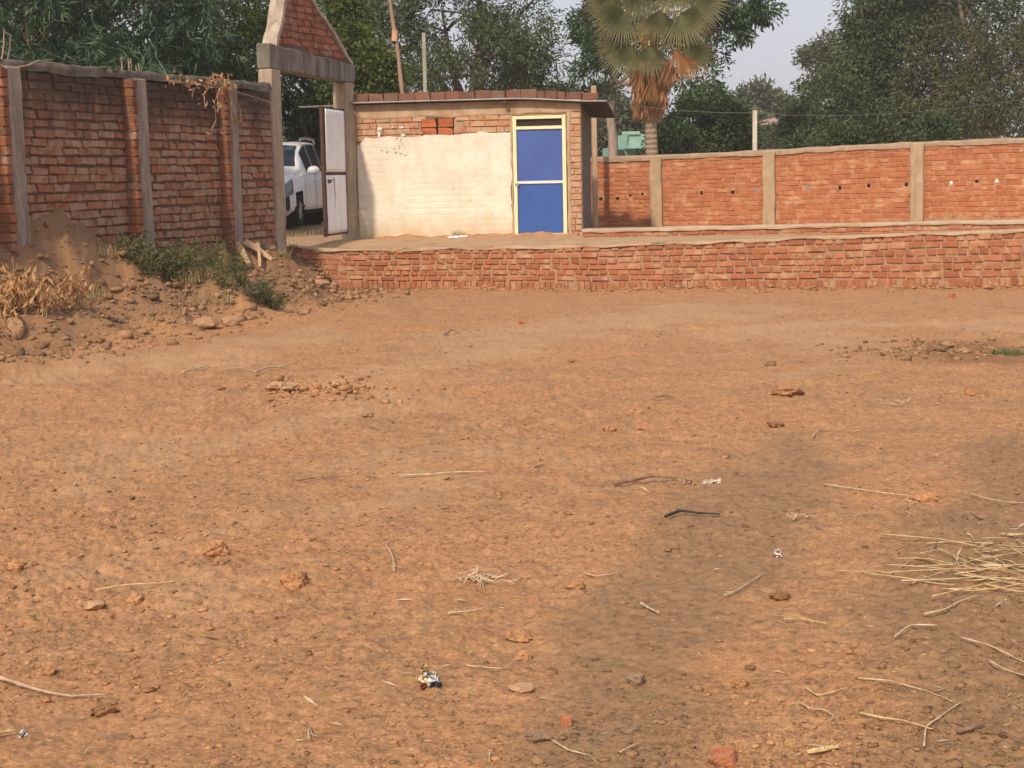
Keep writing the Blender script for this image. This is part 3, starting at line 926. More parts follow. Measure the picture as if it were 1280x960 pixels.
bm = bmesh.new(); add_box(bm, leaf_pt(LW - 0.13, zmid - 0.12, 0.05), (0.10, 0.03, 0.05), LD, 0.006); add_tube(bm, [leaf_pt(LW - 0.2, zmid - 0.1, 0.07), leaf_pt(LW + 0.02, zmid - 0.1, 0.07)], 0.011, 6)
part("bolt", bm, M_RUST, leaf)
bm = bmesh.new()      # torn seam in the lower sheet
add_poly_prism(bm, [leaf_pt(LW * 0.60, LZ0 + 0.62, 0.042), leaf_pt(LW * 0.615, LZ0 + 0.86, 0.042), leaf_pt(LW * 0.66, zmid - 0.05, 0.042), leaf_pt(LW * 0.645, LZ0 + 0.84, 0.042), leaf_pt(LW * 0.635, LZ0 + 0.4, 0.042)], (LN[0] * 0.003, LN[1] * 0.003, 0))
part("torn_seam", bm, mat_plain("dark gap", (0.05, 0.05, 0.055), 0.9), leaf)

# ================================================================== LOW BRICK WALL IN FRONT
M_BR_LOW = mat_brick("new orange brick", [(0.37, 0.140, 0.068), (0.42, 0.172, 0.088), (0.33, 0.118, 0.058), (0.39, 0.155, 0.078), (0.36, 0.130, 0.062), (0.40, 0.165, 0.09)], (0.46, 0.29, 0.175), 0.13, 1.0, None, 0.16)
M_MORT_LOW = mat_mortar("mud mortar", (0.29, 0.172, 0.096), (0.42, 0.272, 0.165))
M_SAND_CAP = mat_mortar("sandy mortar cap", (0.34, 0.225, 0.135), (0.46, 0.335, 0.22), 5.0)
low = thing("low_brick_wall", "low wall of bright orange brick courses with sandy mortar top across the field's far edge", "wall", (FRONT[2][0], FRONT[2][1], 0.0))
nx = 40
fx = np.linspace(FRONT[0, 0], FRONT[-1, 0], nx)
fp = np.stack([fx, [front_y(v) for v in fx]], -1)
tops_ = np.array([front_top(v) for v in fx])
part("mortar_bed", ribbon([p + np.array([0, 0.012]) for p in fp], [-0.15] * nx, tops_ - 0.012, [np.array([0, 0.3])] * nx), M_MORT_LOW, low)
lb = []
NC = 6
for i in range(len(FRONT) - 1):
    pass
def low_course(k):
    out = []
    s0 = random.uniform(0, 0.2)
    hd = (0.04, 0.88, 0.4, 0.85, 0.12, 0.82)[k]          # courses of headers and stretchers alternate
    for i in range(len(fx) - 1):
        pass
    # walk along the wall brick by brick so that courses bend with it
    x = FRONT[0, 0] + random.uniform(0, 0.1)
    while x < FRONT[-1, 0] - 0.1:
        l = random.uniform(0.105, 0.125) if random.random() < hd else random.uniform(0.19, 0.25)
        mid = x + l / 2
        sl = (front_y(mid + 0.05) - front_y(mid - 0.05)) / 0.1
        tl = (front_top(mid + 0.05) - front_top(mid - 0.05)) / 0.1
        top = front_top(mid); h = (top - 0.115) / NC
        z = 0.115 + k * h
        wav = 0.006 * math.sin(mid * 1.9 + k) + 0.005 * math.sin(mid * 4.3 + k * 2)
        nrm = np.array([sl, -1.0]); nrm /= np.linalg.norm(nrm)
        y = front_y(mid)
        pr = 0.010 + random.uniform(-0.006, 0.006)
        c = np.array([mid, y]) + nrm * (pr - BD / 2)
        if l > 0.11 * 0.5 and not (k >= 5 and random.random() < 0.06):
            lb.append(((c[0], c[1], z + h / 2 + wav + random.uniform(-.004, .004)), (1, sl, tl * (k + 1) / NC + random.uniform(-0.008, 0.008)), l * random.uniform(0.96, 1.0), BD, min(0.088, h - random.uniform(0.013, 0.019)), random.uniform(-0.008, 0.008)))
        x += l + random.uniform(0.013, 0.024)
for k in range(NC): low_course(k)
sold = []
x = FRONT[0, 0] + 0.05
while x < FRONT[-1, 0] - 0.1:
    w = random.uniform(0.062, 0.075)
    mid = x + w / 2
    sl = (front_y(mid + 0.05) - front_y(mid - 0.05)) / 0.1
    if random.random() > 0.05:
        sold.append(((mid, front_y(mid) - 0.012 + BD / 2 + random.uniform(-0.006, 0.006), 0.052 + random.uniform(-0.006, 0.004)), (1, sl, 0), w, BD, 0.115, random.uniform(-0.05, 0.05)))
    x += w + random.uniform(0.008, 0.014)
S_LOW = brick_set(M_BR_LOW, 0.008, 0.005, 8)
vis = [b for b in lb if b[0][0] > -3.2 and b[0][0] < 7.0]
lay(low, sorted(lb, key=lambda b: 0 if b[0][0] < 7.1 else 1), S_LOW, 300)
lay(low, sold, S_LOW, 0, joined="soldier_course")
cap = lumpy_strip(fp + np.array([0, -0.02]), tops_ - 0.004, [0.34] * nx, (0.0, 1.0), 0.022, 0.03, 23, 300)
part("mortar_cap", cap, M_SAND_CAP, low)

# ================================================================== PLINTH STEP BEHIND IT
Q0 = pt(728, 290, 24.6)[:2]; Q1 = pt(1280, 280, 22.9)[:2]; Q2 = Q1 + (Q1 - Q0) * 0.25
pl = thing("plinth_step", "narrow brick plinth course with cement top set back behind the low orange wall", "plinth", (Q0[0], Q0[1], 0.6))
qz = lambda x: np.interp(x, [Q0[0], Q1[0], Q2[0]], [0.755, 0.815, 0.83])
qx = np.linspace(Q0[0], Q2[0], 12); qp = np.stack([qx, np.interp(qx, [Q0[0], Q2[0]], [Q0[1], Q2[1]])], -1)
qn = np.array([(Q1 - Q0)[1], -(Q1 - Q0)[0]]); qn /= np.linalg.norm(qn)
part("mortar_bed", ribbon(qp, [0.4] * 12, [qz(v) - 0.02 for v in qx], [-qn * 0.3] * 12), M_MORT_LOW, pl)
pb = []
for k in range(2):
    zoff = [0.205, 0.115][k]
    pb += course(Q0, Q2, qz(Q0[0]) - zoff, qz(Q2[0]) - zoff, 0.09, qn, header=0.5, proud=0.012, joint=0.014, start=0.07 * k)
lay(pl, pb, S_LOW, 150)
part("cement_top", lumpy_strip(qp + qn * 0.03, [qz(v) - 0.018 for v in qx], [0.36] * 12, -qn, 0.035, 0.018, 33, 200), mat_mortar("pale cement", (0.36, 0.26, 0.175), (0.47, 0.36, 0.26), 5.0), pl)

# ================================================================== RIGHT BOUNDARY WALL
M_BR_RIGHT = mat_brick("orange boundary brick", [(0.39, 0.138, 0.060), (0.43, 0.165, 0.076), (0.37, 0.130, 0.060), (0.41, 0.152, 0.070)], (0.50, 0.28, 0.15), 0.12, 1.0, (1.72, 2.75, (0.13, 0.075, 0.045), 0.55), 0.06)
M_MORT_R = mat_mortar("orange mortar", (0.34, 0.155, 0.082), (0.47, 0.27, 0.16))
M_CONC_R = mat_concrete("tan concrete", (0.40, 0.29, 0.185), (0.20, 0.15, 0.10), (8, 8, 1.0), (0.5, 0.7), 0.7)
RA = pt(728, 280, 29.4)[:2]; RB = pt(1280, 270, 26.6)[:2]; RC = RA + (RB - RA) * 1.35; RS = RA - (RB - RA) * 0.12
RD = (RB - RA) / np.linalg.norm(RB - RA); RN = np.array([RD[1], -RD[0]])
rw = thing("boundary_wall", "long orange brick boundary wall with tan concrete posts behind the low wall", "wall", (RA[0], RA[1], 0.6))
RL = float(np.linalg.norm(RB - RA))
def r_top(s): return np.interp(s, [-1, 0, RL * 0.36, RL * 0.75, RL, RL * 1.4], [1.90, 1.905, 1.945, 2.03, 2.055, 2.10])
rs = np.linspace(-0.9, RL * 1.34, 14)
rp = [RA + RD * s for s in rs]
part("mortar_bed", ribbon(rp, [0.3] * 14, [float(r_top(s)) - 0.06 for s in rs], [-RN * 0.22] * 14), M_MORT_R, rw)
rposts = [on_line(px, 230, RA, RB) for px in (740, 821, 962, 1147)]
rps = [float(np.dot(p[:2] - RA, RD)) for p in rposts[1:]]
rps += [rps[-1] + 2.35]
rbk = []
edges = [-0.9] + [e for p in rps for e in (p - 0.11, p + 0.11)] + [RL * 1.33]
hole_px = [(751, 248), (772, 248), (788, 244), (803, 243), (877, 241), (916, 240), (945, 238), (1009, 234), (1050, 234), (1086, 232), (1133, 230), (1189, 229), (1221, 226), (1246, 226)]
holes = [float(np.dot(on_line(px, py, RA, RB)[:2] - RA, RD)) for px, py in hole_px]
holez = [on_line(px, py, RA, RB)[2] for px, py in hole_px]
nrow = 16
for k in range(nrow):
    for a, b in zip(edges[0::2], edges[1::2]):
        za = 0.58 + (float(r_top(a)) - 0.07 - 0.58) * k / nrow; zb_ = 0.58 + (float(r_top(b)) - 0.07 - 0.58) * k / nrow
        hh = (float(r_top((a + b) / 2)) - 0.65) / nrow
        row = course(RA + RD * (a + 0.004), RA + RD * (b - 0.004), za, zb_, hh, RN, header=0.42, proud=0.010, joint=0.011, start=random.uniform(0, .2))
        for br in row:
            s = float(np.dot(np.array(br[0][:2]) - RA, RD)); hit = False
            for hs, hz in zip(holes, holez):
                if abs(br[0][2] - hz) < hh / 2 and abs(s - hs) < br[2] / 2 + 0.02:
                    hit = True
                    # leave the putlog hole, fill either side of it
                    for l0, l1 in ((s - br[2] / 2, hs - 0.045), (hs + 0.045, s + br[2] / 2)):
                        if l1 - l0 > 0.04:
                            q = list(br); mid = RA + RD * (l0 + l1) / 2; off = np.array(br[0][:2]) - (RA + RD * s)
                            q[0] = (mid[0] + off[0], mid[1] + off[1], br[0][2]); q[2] = l1 - l0; rbk.append(tuple(q))
                    break
            if not hit: rbk.append(br)
mid_rows = sorted(rbk, key=lambda b: abs(b[0][2] - 1.5))
lay(rw, rbk, brick_set(M_BR_RIGHT, 0.006, 0.004), 300)
M_HOLE = mat_plain("hollow dark", (0.02, 0.014, 0.01), 1.0)
M_HOLE_W = mat_plain("lime plug", (0.75, 0.70, 0.62), 0.9)
M_HOLE_G = mat_plain("grey plug", (0.20, 0.21, 0.23), 0.9)
for i, (hs, hz) in enumerate(zip(holes, holez)):
    bm = bmesh.new(); c = RA + RD * hs + RN * 0.0015
    add_box(bm, (c[0], c[1], hz + random.uniform(-.008, .008)), (random.uniform(0.045, 0.07), 0.012, random.uniform(0.05, 0.07)), RD, 0.004)
    part("putlog_hole" if i not in (6, 7, 11, 13) else "hole_plug", bm, M_HOLE_W if i in (11, 13) else (M_HOLE_G if i in (6, 7) else M_HOLE), rw)
for p in rps:
    bm = bmesh.new(); c = RA + RD * p - RN * 0.03
    zt = float(r_top(p)) + 0.0
    add_box(bm, (c[0], c[1], (0.4 + zt) / 2 - 0.03), (0.215, 0.25, zt - 0.4), RD, 0.012)
    bmesh.ops.subdivide_edges(bm, edges=[e for e in bm.edges if abs(e.verts[0].co.z - e.verts[1].co.z) > 0.8], cuts=14)
    for v in bm.verts:
        v.co.x += 0.02 * noise(v.co.z * 6, p + v.co.x, 3); v.co.y += 0.02 * noise(v.co.z * 6, p + v.co.y, 4)
    part("concrete_post", bm, M_CONC_R, rw)
part("coping", lumpy_strip([p + RN * 0.03 for p in rp], [float(r_top(s)) - 0.065 for s in rs], [0.29] * 14, -RN, 0.06, 0.02, 43, 240), mat_concrete("coping mortar", (0.36, 0.26, 0.18), (0.18, 0.13, 0.10), (5, 5, 5), (0.45, 0.7), 0.6), rw)

# ================================================================== THE ROOM
YAW = math.radians(8)
RC0 = pt(727, 230, 25.35)[:2]                       # near right corner
FD = np.array([-math.cos(YAW), math.sin(YAW)])      # along the front to the left
SD = np.array([math.sin(YAW), math.cos(YAW)])       # back along the right side
FN = -SD
RW_ = float(np.dot(on_line(446.5, 230, RC0, RC0 + FD)[:2] - RC0, FD)); RDp = 1.7; RZ0 = 0.55
room = thing("brick_room", "small flat roofed brick room with cream painted front and tin roof edge", "room", (RC0[0], RC0[1], 0.62))
def rpnt(u, v=0.0): return RC0 + FD * u + SD * v       # u from the right corner to the left, v back
def fpx(px, py): return on_line(px, py, RC0, RC0 + FD)
def fu(px, py=230): return float(np.dot(fpx(px, py)[:2] - RC0, FD))
def fz(px, py): return float(fpx(px, py)[2])
dl, dr = fu(642.5), fu(708.5)                          # door frame edges
dz0, dz1 = fz(676, 296), fz(676, 144.5)
rz1 = fz(600, 127)                                     # under the roof sheet
M_ROOM_CORE = mat_mortar("room mortar", (0.32, 0.215, 0.13), (0.44, 0.32, 0.21))
def wall_box(name, u0, u1, v0, v1, z0, z1, mat, bev=0.0):
    bm = bmesh.new()
    c = (rpnt(u0, v0) + rpnt(u1, v1)) / 2
    add_box(bm, (c[0], c[1], (z0 + z1) / 2), (abs(u1 - u0), abs(v1 - v0), z1 - z0), FD, bev)
    return part(name, bm, mat, room)
T = 0.22
wall_box("front_wall", dl + 0.003, RW_, 0.012, T, RZ0, rz1, M_ROOM_CORE)
wall_box("front_wall", 0.001, dr - 0.003, 0.012, T, RZ0, rz1, M_ROOM_CORE)
wall_box("lintel", dr - 0.002, dl + 0.002, 0.013, T - 0.001, dz1 + 0.003, rz1 - 0.002, M_ROOM_CORE)
M_SIDE = mat_concrete("shaded plaster side", (0.16, 0.145, 0.13), (0.075, 0.065, 0.058), (6, 6, 1.5), (0.45, 0.65), 0.7)  # shade of the side walls painted in as darker plaster
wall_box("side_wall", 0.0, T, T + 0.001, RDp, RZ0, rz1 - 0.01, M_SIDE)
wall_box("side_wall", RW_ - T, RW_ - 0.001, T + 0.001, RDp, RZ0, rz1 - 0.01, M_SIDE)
wall_box("back_wall", T + 0.001, RW_ - T - 0.001, RDp - T, RDp - 0.001, RZ0, rz1 - 0.01, M_ROOM_CORE)

def mat_room_brick():
    """one wall of old brick: mortar rubbed over it, cream limewash up to a ragged edge, tan plaster dust above"""
    t = NT("room brick", 0.9)
    p = t.pos()
    r = t.rnd()
    c = t.ramp(r, [(0.1, (0.42, 0.16, 0.075)), (0.4, (0.36, 0.135, 0.07)), (0.7, (0.46, 0.20, 0.10)), (0.95, (0.33, 0.14, 0.08))])
    sm = t.noise(p, 6.0, 8, 0.7)
    c = t.mix(t.ramp(sm, [(0.36, 0.05), (0.56, 0.95)]), c, t.mix(t.noise(p, 20, 6, 0.7), (0.40, 0.265, 0.165), (0.50, 0.36, 0.235)))
    t.color(c); t.bump(t.noise(p, 60, 6, 0.7), 0.6, 0.008)
    return t.m
M_RB = mat_room_brick()
def mat_paint():
    t = NT("cream limewash", 0.85)
    p = t.pos()
    a = t.noise(p, 2.2, 8, 0.7)
    c = t.mix(t.ramp(a, [(0.3, 0.0), (0.7, 1.0)]), (0.60, 0.545, 0.445), (0.78, 0.72, 0.61))
    # dirt splashed up from the ground, and flakes
    sep = t.n("ShaderNodeSeparateXYZ"); t.l(p, sep.inputs[0])
    mr = t.n("ShaderNodeMapRange"); t.l(t.math('ADD', sep.outputs[2], t.math('MULTIPLY', t.math('SUBTRACT', t.noise(p, 3.0, 8, 0.7), 0.5), 0.9)), mr.inputs[0])
    mr.inputs[1].default_value = 1.05; mr.inputs[2].default_value = 0.62
    c = t.mix(t.math('MULTIPLY', mr.outputs[0], 0.75), c, (0.50, 0.37, 0.20))
    fl = t.noise(t.scaled(p, (1, 1, 1.5)), 11.0, 6, 0.75)
    c = t.mix(t.ramp(t.noise(p, 4.5, 8, 0.75), [(0.5, 0.0), (0.7, 0.45)]), c, (0.50, 0.42, 0.30))
    c = t.mix(t.ramp(fl, [(0.64, 0.0), (0.68, 0.8)]), c, (0.34, 0.22, 0.14))
    st = t.noise(t.scaled(p, (9, 9, 0.8)), 1.0, 6, 0.6)
    c = t.mix(t.ramp(st, [(0.55, 0.0), (0.75, 0.35)]), c, (0.42, 0.40, 0.36))
    t.color(c); t.bump(t.noise(p, 30, 6, 0.7), 0.35, 0.006)
    return t.m
M_PAINT = mat_paint()
M_PLASTER = mat_concrete("tan plaster", (0.47, 0.345, 0.225), (0.33, 0.20, 0.12), (3, 3, 3), (0.45, 0.62), 0.8)
# courses over the whole front
paint_z = fz(545, 172)
plaster_z = fz(545, 148)
nr_ = 22
hgt = (rz1 - 0.62) / nr_
painted = []; bare = []
vent_u = (fu(567, 158), fu(527, 158))
for k in range(nr_):
    z = 0.62 + k * hgt
    zc = z + hgt / 2
    segs = []
    if zc < dz1 + 0.05:
        segs = [(RW_ - 0.01, dl + 0.02), (dr - 0.02, 0.005)]
    elif zc < plaster_z: segs = [(RW_ - 0.01, 0.005)]
    for a, b in segs:
        for br in course(rpnt(a), rpnt(b), z, z, hgt, FN, header=0.35 if k % 2 else 0.2, proud=0.012, joint=0.010, start=(0.12 if k % 2 else 0.0), jit=0.7):
            u = float(np.dot(np.array(br[0][:2]) - RC0, FD))
            if zc > paint_z + 0.04 and vent_u[0] - 0.02 < u < vent_u[1] + 0.02 and zc < plaster_z + 0.02: continue
            (painted if (zc < paint_z and u > dl + 0.04) else bare).append(br)
S_RB = brick_set(M_RB, 0.006, 0.004)
lay(room, bare, S_RB, 200)

# lime skin that fills the joints with its own ragged outline
def lime_skin():
    nu, nz = 360, 190
    u0, u1 = dl + 0.035, RW_ - 0.02
    U, Z = np.meshgrid(np.linspace(u1, u0, nu), np.linspace(0.58, 1, nz))
    top = paint_z + 0.03 + 0.045 * fbm(U[0], U[0] * 0, 3.0, 4, 5) - 0.14 * smooth(u1 - 0.16, u1, U[0]) + 0.03 * smooth(u0 + 0.55, u0 + 0.5, U[0]) 
    F = np.linspace(0, 1, nz)[:, None]
    Z = 0.58 + (top[None, :] - 0.58) * F
    O = 0.021 + 0.004 * fbm(U, Z, 5.0, 4, 8)
    # the courses show through the lime: rounded ridges, faint upright joints
    row = (Z - 0.62) / hgt; rf = row - np.floor(row); ri = np.floor(row)
    lenb = 0.235 * (0.85 + 0.3 * noise(ri * 3.1, ri * 0 + 2, 4))
    cb = (U + 0.11 * (ri % 2)) / lenb; cf = cb - np.floor(cb)
    wob_ = 0.14 * fbm(U, Z, 5.0, 4, 12)
    fade = np.clip(0.6 + 1.4 * fbm(U, Z, 1.6, 3, 27), 0, 1)
    O = O - 0.0042 * fade * smooth(0.22, 0.0, np.minimum(rf + wob_, 1 - rf - wob_)) - 0.002 * fade * smooth(0.05, 0.0, np.minimum(cf, 1 - cf) + wob_ * 0.4) + 0.002 * noise(np.floor(cb) * 1.7, ri * 2.3, 21)
    rag = 0.03 * fbm(Z, Z * 0 + 3, 5, 3, 9) * smooth(0.12, 0.0, np.abs(U - u0)) 
    U2 = U + rag
    P = np.stack([RC0[0] + FD[0] * U2 + FN[0] * O, RC0[1] + FD[1] * U2 + FN[1] * O, Z], -1)
    m = mesh_np("limewash_skin", P.reshape(-1, 3), grid_faces(nz, nu), True)
    part("limewash", m, M_PAINT, room)
lime_skin()
# plaster band under the roof and round the door head
def plaster_band():
    nu, nz = 140, 12
    U, F = np.meshgrid(np.linspace(RW_ - 0.005, 0.0, nu), np.linspace(0, 1, nz))
    bot = plaster_z + 0.01 + 0.05 * fbm(U[0], U[0] * 0 + 2, 2.5, 4, 15)
    Z = bot[None] + (rz1 - 0.004 - bot[None]) * F
    O = 0.020 + 0.008 * fbm(U, Z, 4, 4, 18); O[0] = -0.01
    P = np.stack([RC0[0] + FD[0] * U + FN[0] * O, RC0[1] + FD[1] * U + FN[1] * O, Z], -1)
    part("plaster_band", mesh_np("plaster_band", P.reshape(-1, 3), grid_faces(nz, nu), True), M_PLASTER, room)
plaster_band()
# mortar rubbed down the wall on either side of the door
for a, b, z0, z1 in ((dl + 0.045, dl + 0.004, dz0 - 0.03, dz1 + 0.04), (dr - 0.004, dr - 0.075, dz0 - 0.03, dz1 + 0.05)):
    nz = 60
    Z = np.linspace(z0, z1, nz)
    ua = a + 0.02 * fbm(Z, Z * 0, 6, 3, 21); ub = b + 0.02 * fbm(Z, Z * 0 + 4, 6, 3, 22)
    V = []
    for u, o in ((ua, -0.01), (ua - 0.004, 0.02), (ub + 0.004, 0.021), (ub, -0.01)):
        V.append(np.stack([RC0[0] + FD[0] * u + FN[0] * o, RC0[1] + FD[1] * u + FN[1] * o, Z], -1))
    part("door_reveal", mesh_np("door_reveal", np.array(V).reshape(-1, 3), grid_faces(4, nz), True), M_PLASTER, room)
# dry bricks blocking the small vent
M_VENTB = mat_brick("clean red brick", [(0.40, 0.12, 0.052), (0.44, 0.145, 0.062)], (0.4, 0.25, 0.16), 0.0)
S_V = brick_set(M_VENTB, 0.004, 0.002)
bm = bmesh.new()
wv0, wv1 = fz(547, 170.5), fz(547, 148)
c = (rpnt(vent_u[0]) + rpnt(vent_u[1])) / 2 + FN * 0.0
add_box(bm, (c[0], c[1], (wv0 + wv1) / 2), (vent_u[1] - vent_u[0] + 0.01, 0.012, wv1 - wv0 + 0.005), FD)
part("vent_opening", bm, M_HOLE, room)
vb = []
vw = (vent_u[1] - vent_u[0]) / 2; vh = (wv1 - wv0) / 4
for i in range(2):
    for j in range(4):
        u = vent_u[0] + vw * (i + 0.5) + (0.008 if i else -0.004) * (1 if j > 1 else 0.3)
        q = rpnt(u) + FN * (0.018 + random.uniform(-0.004, 0.004) - BD / 2)
        vb.append(((q[0], q[1], wv0 + vh * (j + 0.5) - (0.003 if j % 2 else -0.003)), (-FD[0], -FD[1], 0), vw - 0.022, BD, vh - 0.004 - (0.004 if j == 1 else 0), 0))
lay(room, vb, S_V, 20)
# quoin of bare brick at the right corner shows its edge; roof sheet
M_TIN = mat_plain("grey tin sheet", (0.22, 0.215, 0.21), 0.5, 0.3, 2.0, 0.3, 0.0, 0.5)
M_TIN_SHADE = mat_plain("shaded tin underside", (0.045, 0.04, 0.038), 0.8, 0.3, 3.0)
def roof():
    # sheet with a slight fall to the right and a shallow corrugation, overhanging front and right side
    nu, nv = 150, 12
    U, V = np.meshgrid(np.linspace(RW_ + 0.02, -0.43, nu), np.linspace(-0.16, RDp + 0.03, nv))
    z = rz1 + 0.012 + 0.0 * U
    z = z - 0.075 * smooth(1.1, -0.4, U)
    z = z - 0.18 * np.clip((V + 0.16) / 1.9, 0, 1) * smooth(1.2, 0.2, U)
    P = np.stack([RC0[0] + FD[0] * U + SD[0] * V, RC0[1] + FD[1] * U + SD[1] * V, z], -1)
    m = mesh_np("roof_sheet", P.reshape(-1, 3), grid_faces(nv, nu), False)
    o = part("roof_sheet", m, M_TIN, room)
    md = o.modifiers.new("thickness", 'SOLIDIFY'); md.thickness = 0.026; md.offset = 1
    P2 = P.copy(); P2[:, :, 2] -= 0.006  # dark sheet added below; the overhang's shade is put into its colour
    part("roof_shade_sheet", mesh_np("roof_shade_sheet", P2.reshape(-1, 3), grid_faces(nv, nu), False), M_TIN_SHADE, room)
roof()
# slab of the roof behind, and loose bricks weighing the edge down
wall_box("roof_slab", 0.3, RW_ + 0.0, 0.12, RDp + 0.02, rz1 + 0.040, rz1 + 0.075, M_CONC_DARK)
M_BR_ROOF = mat_brick("roof edge brick", [(0.18, 0.080, 0.048), (0.16, 0.075, 0.050), (0.21, 0.092, 0.055)], (0.17, 0.11, 0.075), 0.2, 1.0, None, 0.2)
S_RF = brick_set(M_BR_ROOF, 0.008, 0.006)
rb = []
u = RW_ + 0.02; zt = fz(560, 114.5)
k = 0
while u > -0.12:
    right = u < fu(668)
    l = random.uniform(0.225, 0.255) if not right else random.choice((0.24, 0.19, 0.12, 0.11))
    g_ = random.uniform(0.003, 0.009) if not right else random.uniform(0.006, 0.02)
    q = rpnt(u - l / 2, -0.02 + random.uniform(-0.012, 0.012) + BD / 2)
    base_z = rz1 + 0.034 - 0.06 * float(smooth(1.1, -0.4, np.array(u - l / 2)))
    hh = zt - base_z - (0.0 if not right else 0.03 + 0.05 * float(smooth(0.7, -0.1, np.array(u)))) + random.uniform(-0.006, 0.006)
    rb.append(((q[0], q[1], base_z + hh / 2), (-FD[0], -FD[1], random.uniform(-0.012, 0.012) + (0.02 if right else 0)), l, BD, hh, random.uniform(-0.015, 0.015)))
    u -= l + g_; k += 1
lay(room, rb, S_RF, 60)
bm = bmesh.new(); q = rpnt(fu(633, 128), -0.13); add_box(bm, (q[0], q[1], rz1 - 0.03), (0.07, 0.10, 0.05), FD, 0.012)
part("rafter_end", bm, M_RUST, room)
bm = bmesh.new()
for a_, b_ in ((-0.30, 0.0),):
    add_tube(bm, [tuple(rpnt(0.4, 0.25)) + (rz1 - 0.06,), tuple(rpnt(-0.38, 0.25)) + (rz1 - 0.10,)], 0.03, 6)
    add_tube(bm, [tuple(rpnt(0.4, 1.3)) + (rz1 - 0.06,), tuple(rpnt(-0.38, 1.3)) + (rz1 - 0.10,)], 0.03, 6)
part("rafter", bm, M_RUST, room)
# a length of pipe running from the roof past the gate pillar
bm = bmesh.new(); q0 = rpnt(RW_ + 0.05, 0.4); q1 = pt(374, 124, 26.9)
add_tube(bm, [(q0[0], q0[1], rz1 + 0.02), (q1[0], q1[1], rz1 + 0.03)], 0.016, 6)
part("roof_pipe", bm, M_TIN, room)
# ---- the blue door
M_BLUE = mat_plain("blue panel", (0.035, 0.100, 0.34), 0.25, 0.12, 2.2, 0.0, 0.0, 0.5)
M_BLUE_SKY = mat_plain("sky sheen blue panel", (0.048, 0.098, 0.32), 0.20, 0.12, 1.8, 0.0, 0.0, 0.6)  # upper panel: the sky's reflection put into a slightly different blue
M_CREAM = mat_plain("cream enamel frame", (0.72, 0.66, 0.42), 0.4, 0.05, 4.0, 0.0, 0.0, 0.4)
M_WHITE = mat_plain("white enamel bar", (0.66, 0.65, 0.64), 0.4, 0.06, 8.0, 0.0, 0.0, 0.4)
def dbox(u0, u1, z0, z1, v0, v1, bev=0.004):
    bm = bmesh.new(); c = (rpnt(u0, v0) + rpnt(u1, v1)) / 2
    add_box(bm, (c[0], c[1], (z0 + z1) / 2), (abs(u1 - u0), abs(v1 - v0), z1 - z0), FD, bev)
    return bm
door = part("door", dbox(dl - 0.055, dr + 0.055, dz0 + 0.045, fz(676, 160) , 0.02, 0.045), M_CREAM, room)
fw = 0.058
for nm, bmq in (("frame", dbox(dl, dl - fw, dz0, dz1, -0.045, 0.04)), ("frame", dbox(dr + fw, dr, dz0, dz1, -0.045, 0.04)),
               ("frame", dbox(dl - fw - .001, dr + fw + .001, dz1 - 0.05, dz1 - 0.001, -0.043, 0.038)), ("frame", dbox(dl - fw - .001, dr + fw + .001, dz0 + .001, dz0 + 0.05, -0.043, 0.038)),
               ("frame", dbox(dl - fw - .001, dr + fw + .001, fz(676, 161.5), fz(676, 157.5), -0.041, 0.036))):
    part(nm, bmq, M_CREAM, door)
zm0, zm1 = fz(676, 229.5), fz(676, 226)
part("panel", dbox(dl - fw - .002, dr + fw + .002, dz0 + 0.051, zm0 - 0.002, -0.008, 0.019, 0.001), M_BLUE, door)
part("panel", dbox(dl - fw - .002, dr + fw + .002, zm1 + 0.002, fz(676, 161.5) - 0.002, -0.010, 0.0185, 0.001), M_BLUE_SKY, door)
part("middle_bar", dbox(dl - fw + .012, dr + fw + .001, zm0, zm1, -0.03, 0.018), M_WHITE, door)
part("fanlight", dbox(dl - fw - .002, dr + fw + .002, fz(676, 157.5) + 0.002, dz1 - 0.052, 0.0, 0.02, 0.001), mat_plain("dark fanlight", (0.035, 0.022, 0.014), 0.35, 0.2), door)
bm = dbox(dl - fw + 0.03, dl - fw - 0.03, zm0 - 0.03, zm0 + 0.012, -0.055, -0.03); part("latch", bm, M_TIN, door)

# white scrapings left of the vent, a patch of lettering-like blue flakes is only flaking paint
for px, py, w, h in ((475, 161, .09, .06), (502, 159.5, .085, .03), (491, 159, .03, .03), (504, 169, .08, .05), (474, 168, .05, .12), (525, 170.5, .07, .03)):
    u = fu(px, py); z = fz(px, py)
    bm = bmesh.new()
    n_ = 9
    P = []
    for k in range(n_):
        r_ = random.uniform(0.6, 1.1)
        q = rpnt(u + w / 2 * r_ * math.cos(2 * math.pi * k / n_)) + FN * 0.029
        P.append((q[0], q[1], z + h / 2 * r_ * math.sin(2 * math.pi * k / n_)))
    add_poly_prism(bm, P, (-FN[0] * 0.014, -FN[1] * 0.014, 0))
    part("paint_splash", bm, M_CREAM if False else M_WHITE, room)
M_BLUEFLAKE = mat_plain("grey blue flake", (0.32, 0.345, 0.33), 0.9, 0.3, 20)
for k in range(26):
    px = random.choice((random.gauss(500, 3.5), random.gauss(492, 9))); py = random.uniform(172, 193) if abs(px - 500) < 6 else random.uniform(186, 194)
    u = fu(px, py); z = fz(px, py)
    bm = bmesh.new(); P = []
    s_ = random.uniform(0.006, 0.020)
    for j in range(5):
        r_ = s_ * random.uniform(0.5, 1.3); q = rpnt(u + r_ * math.cos(j * 1.257)) + FN * 0.027
        P.append((q[0], q[1], z + r_ * math.sin(j * 1.257)))
    add_poly_prism(bm, P, (-FN[0] * 0.008, -FN[1] * 0.008, 0))
    part("flaked_patch", bm, M_BLUEFLAKE, room)
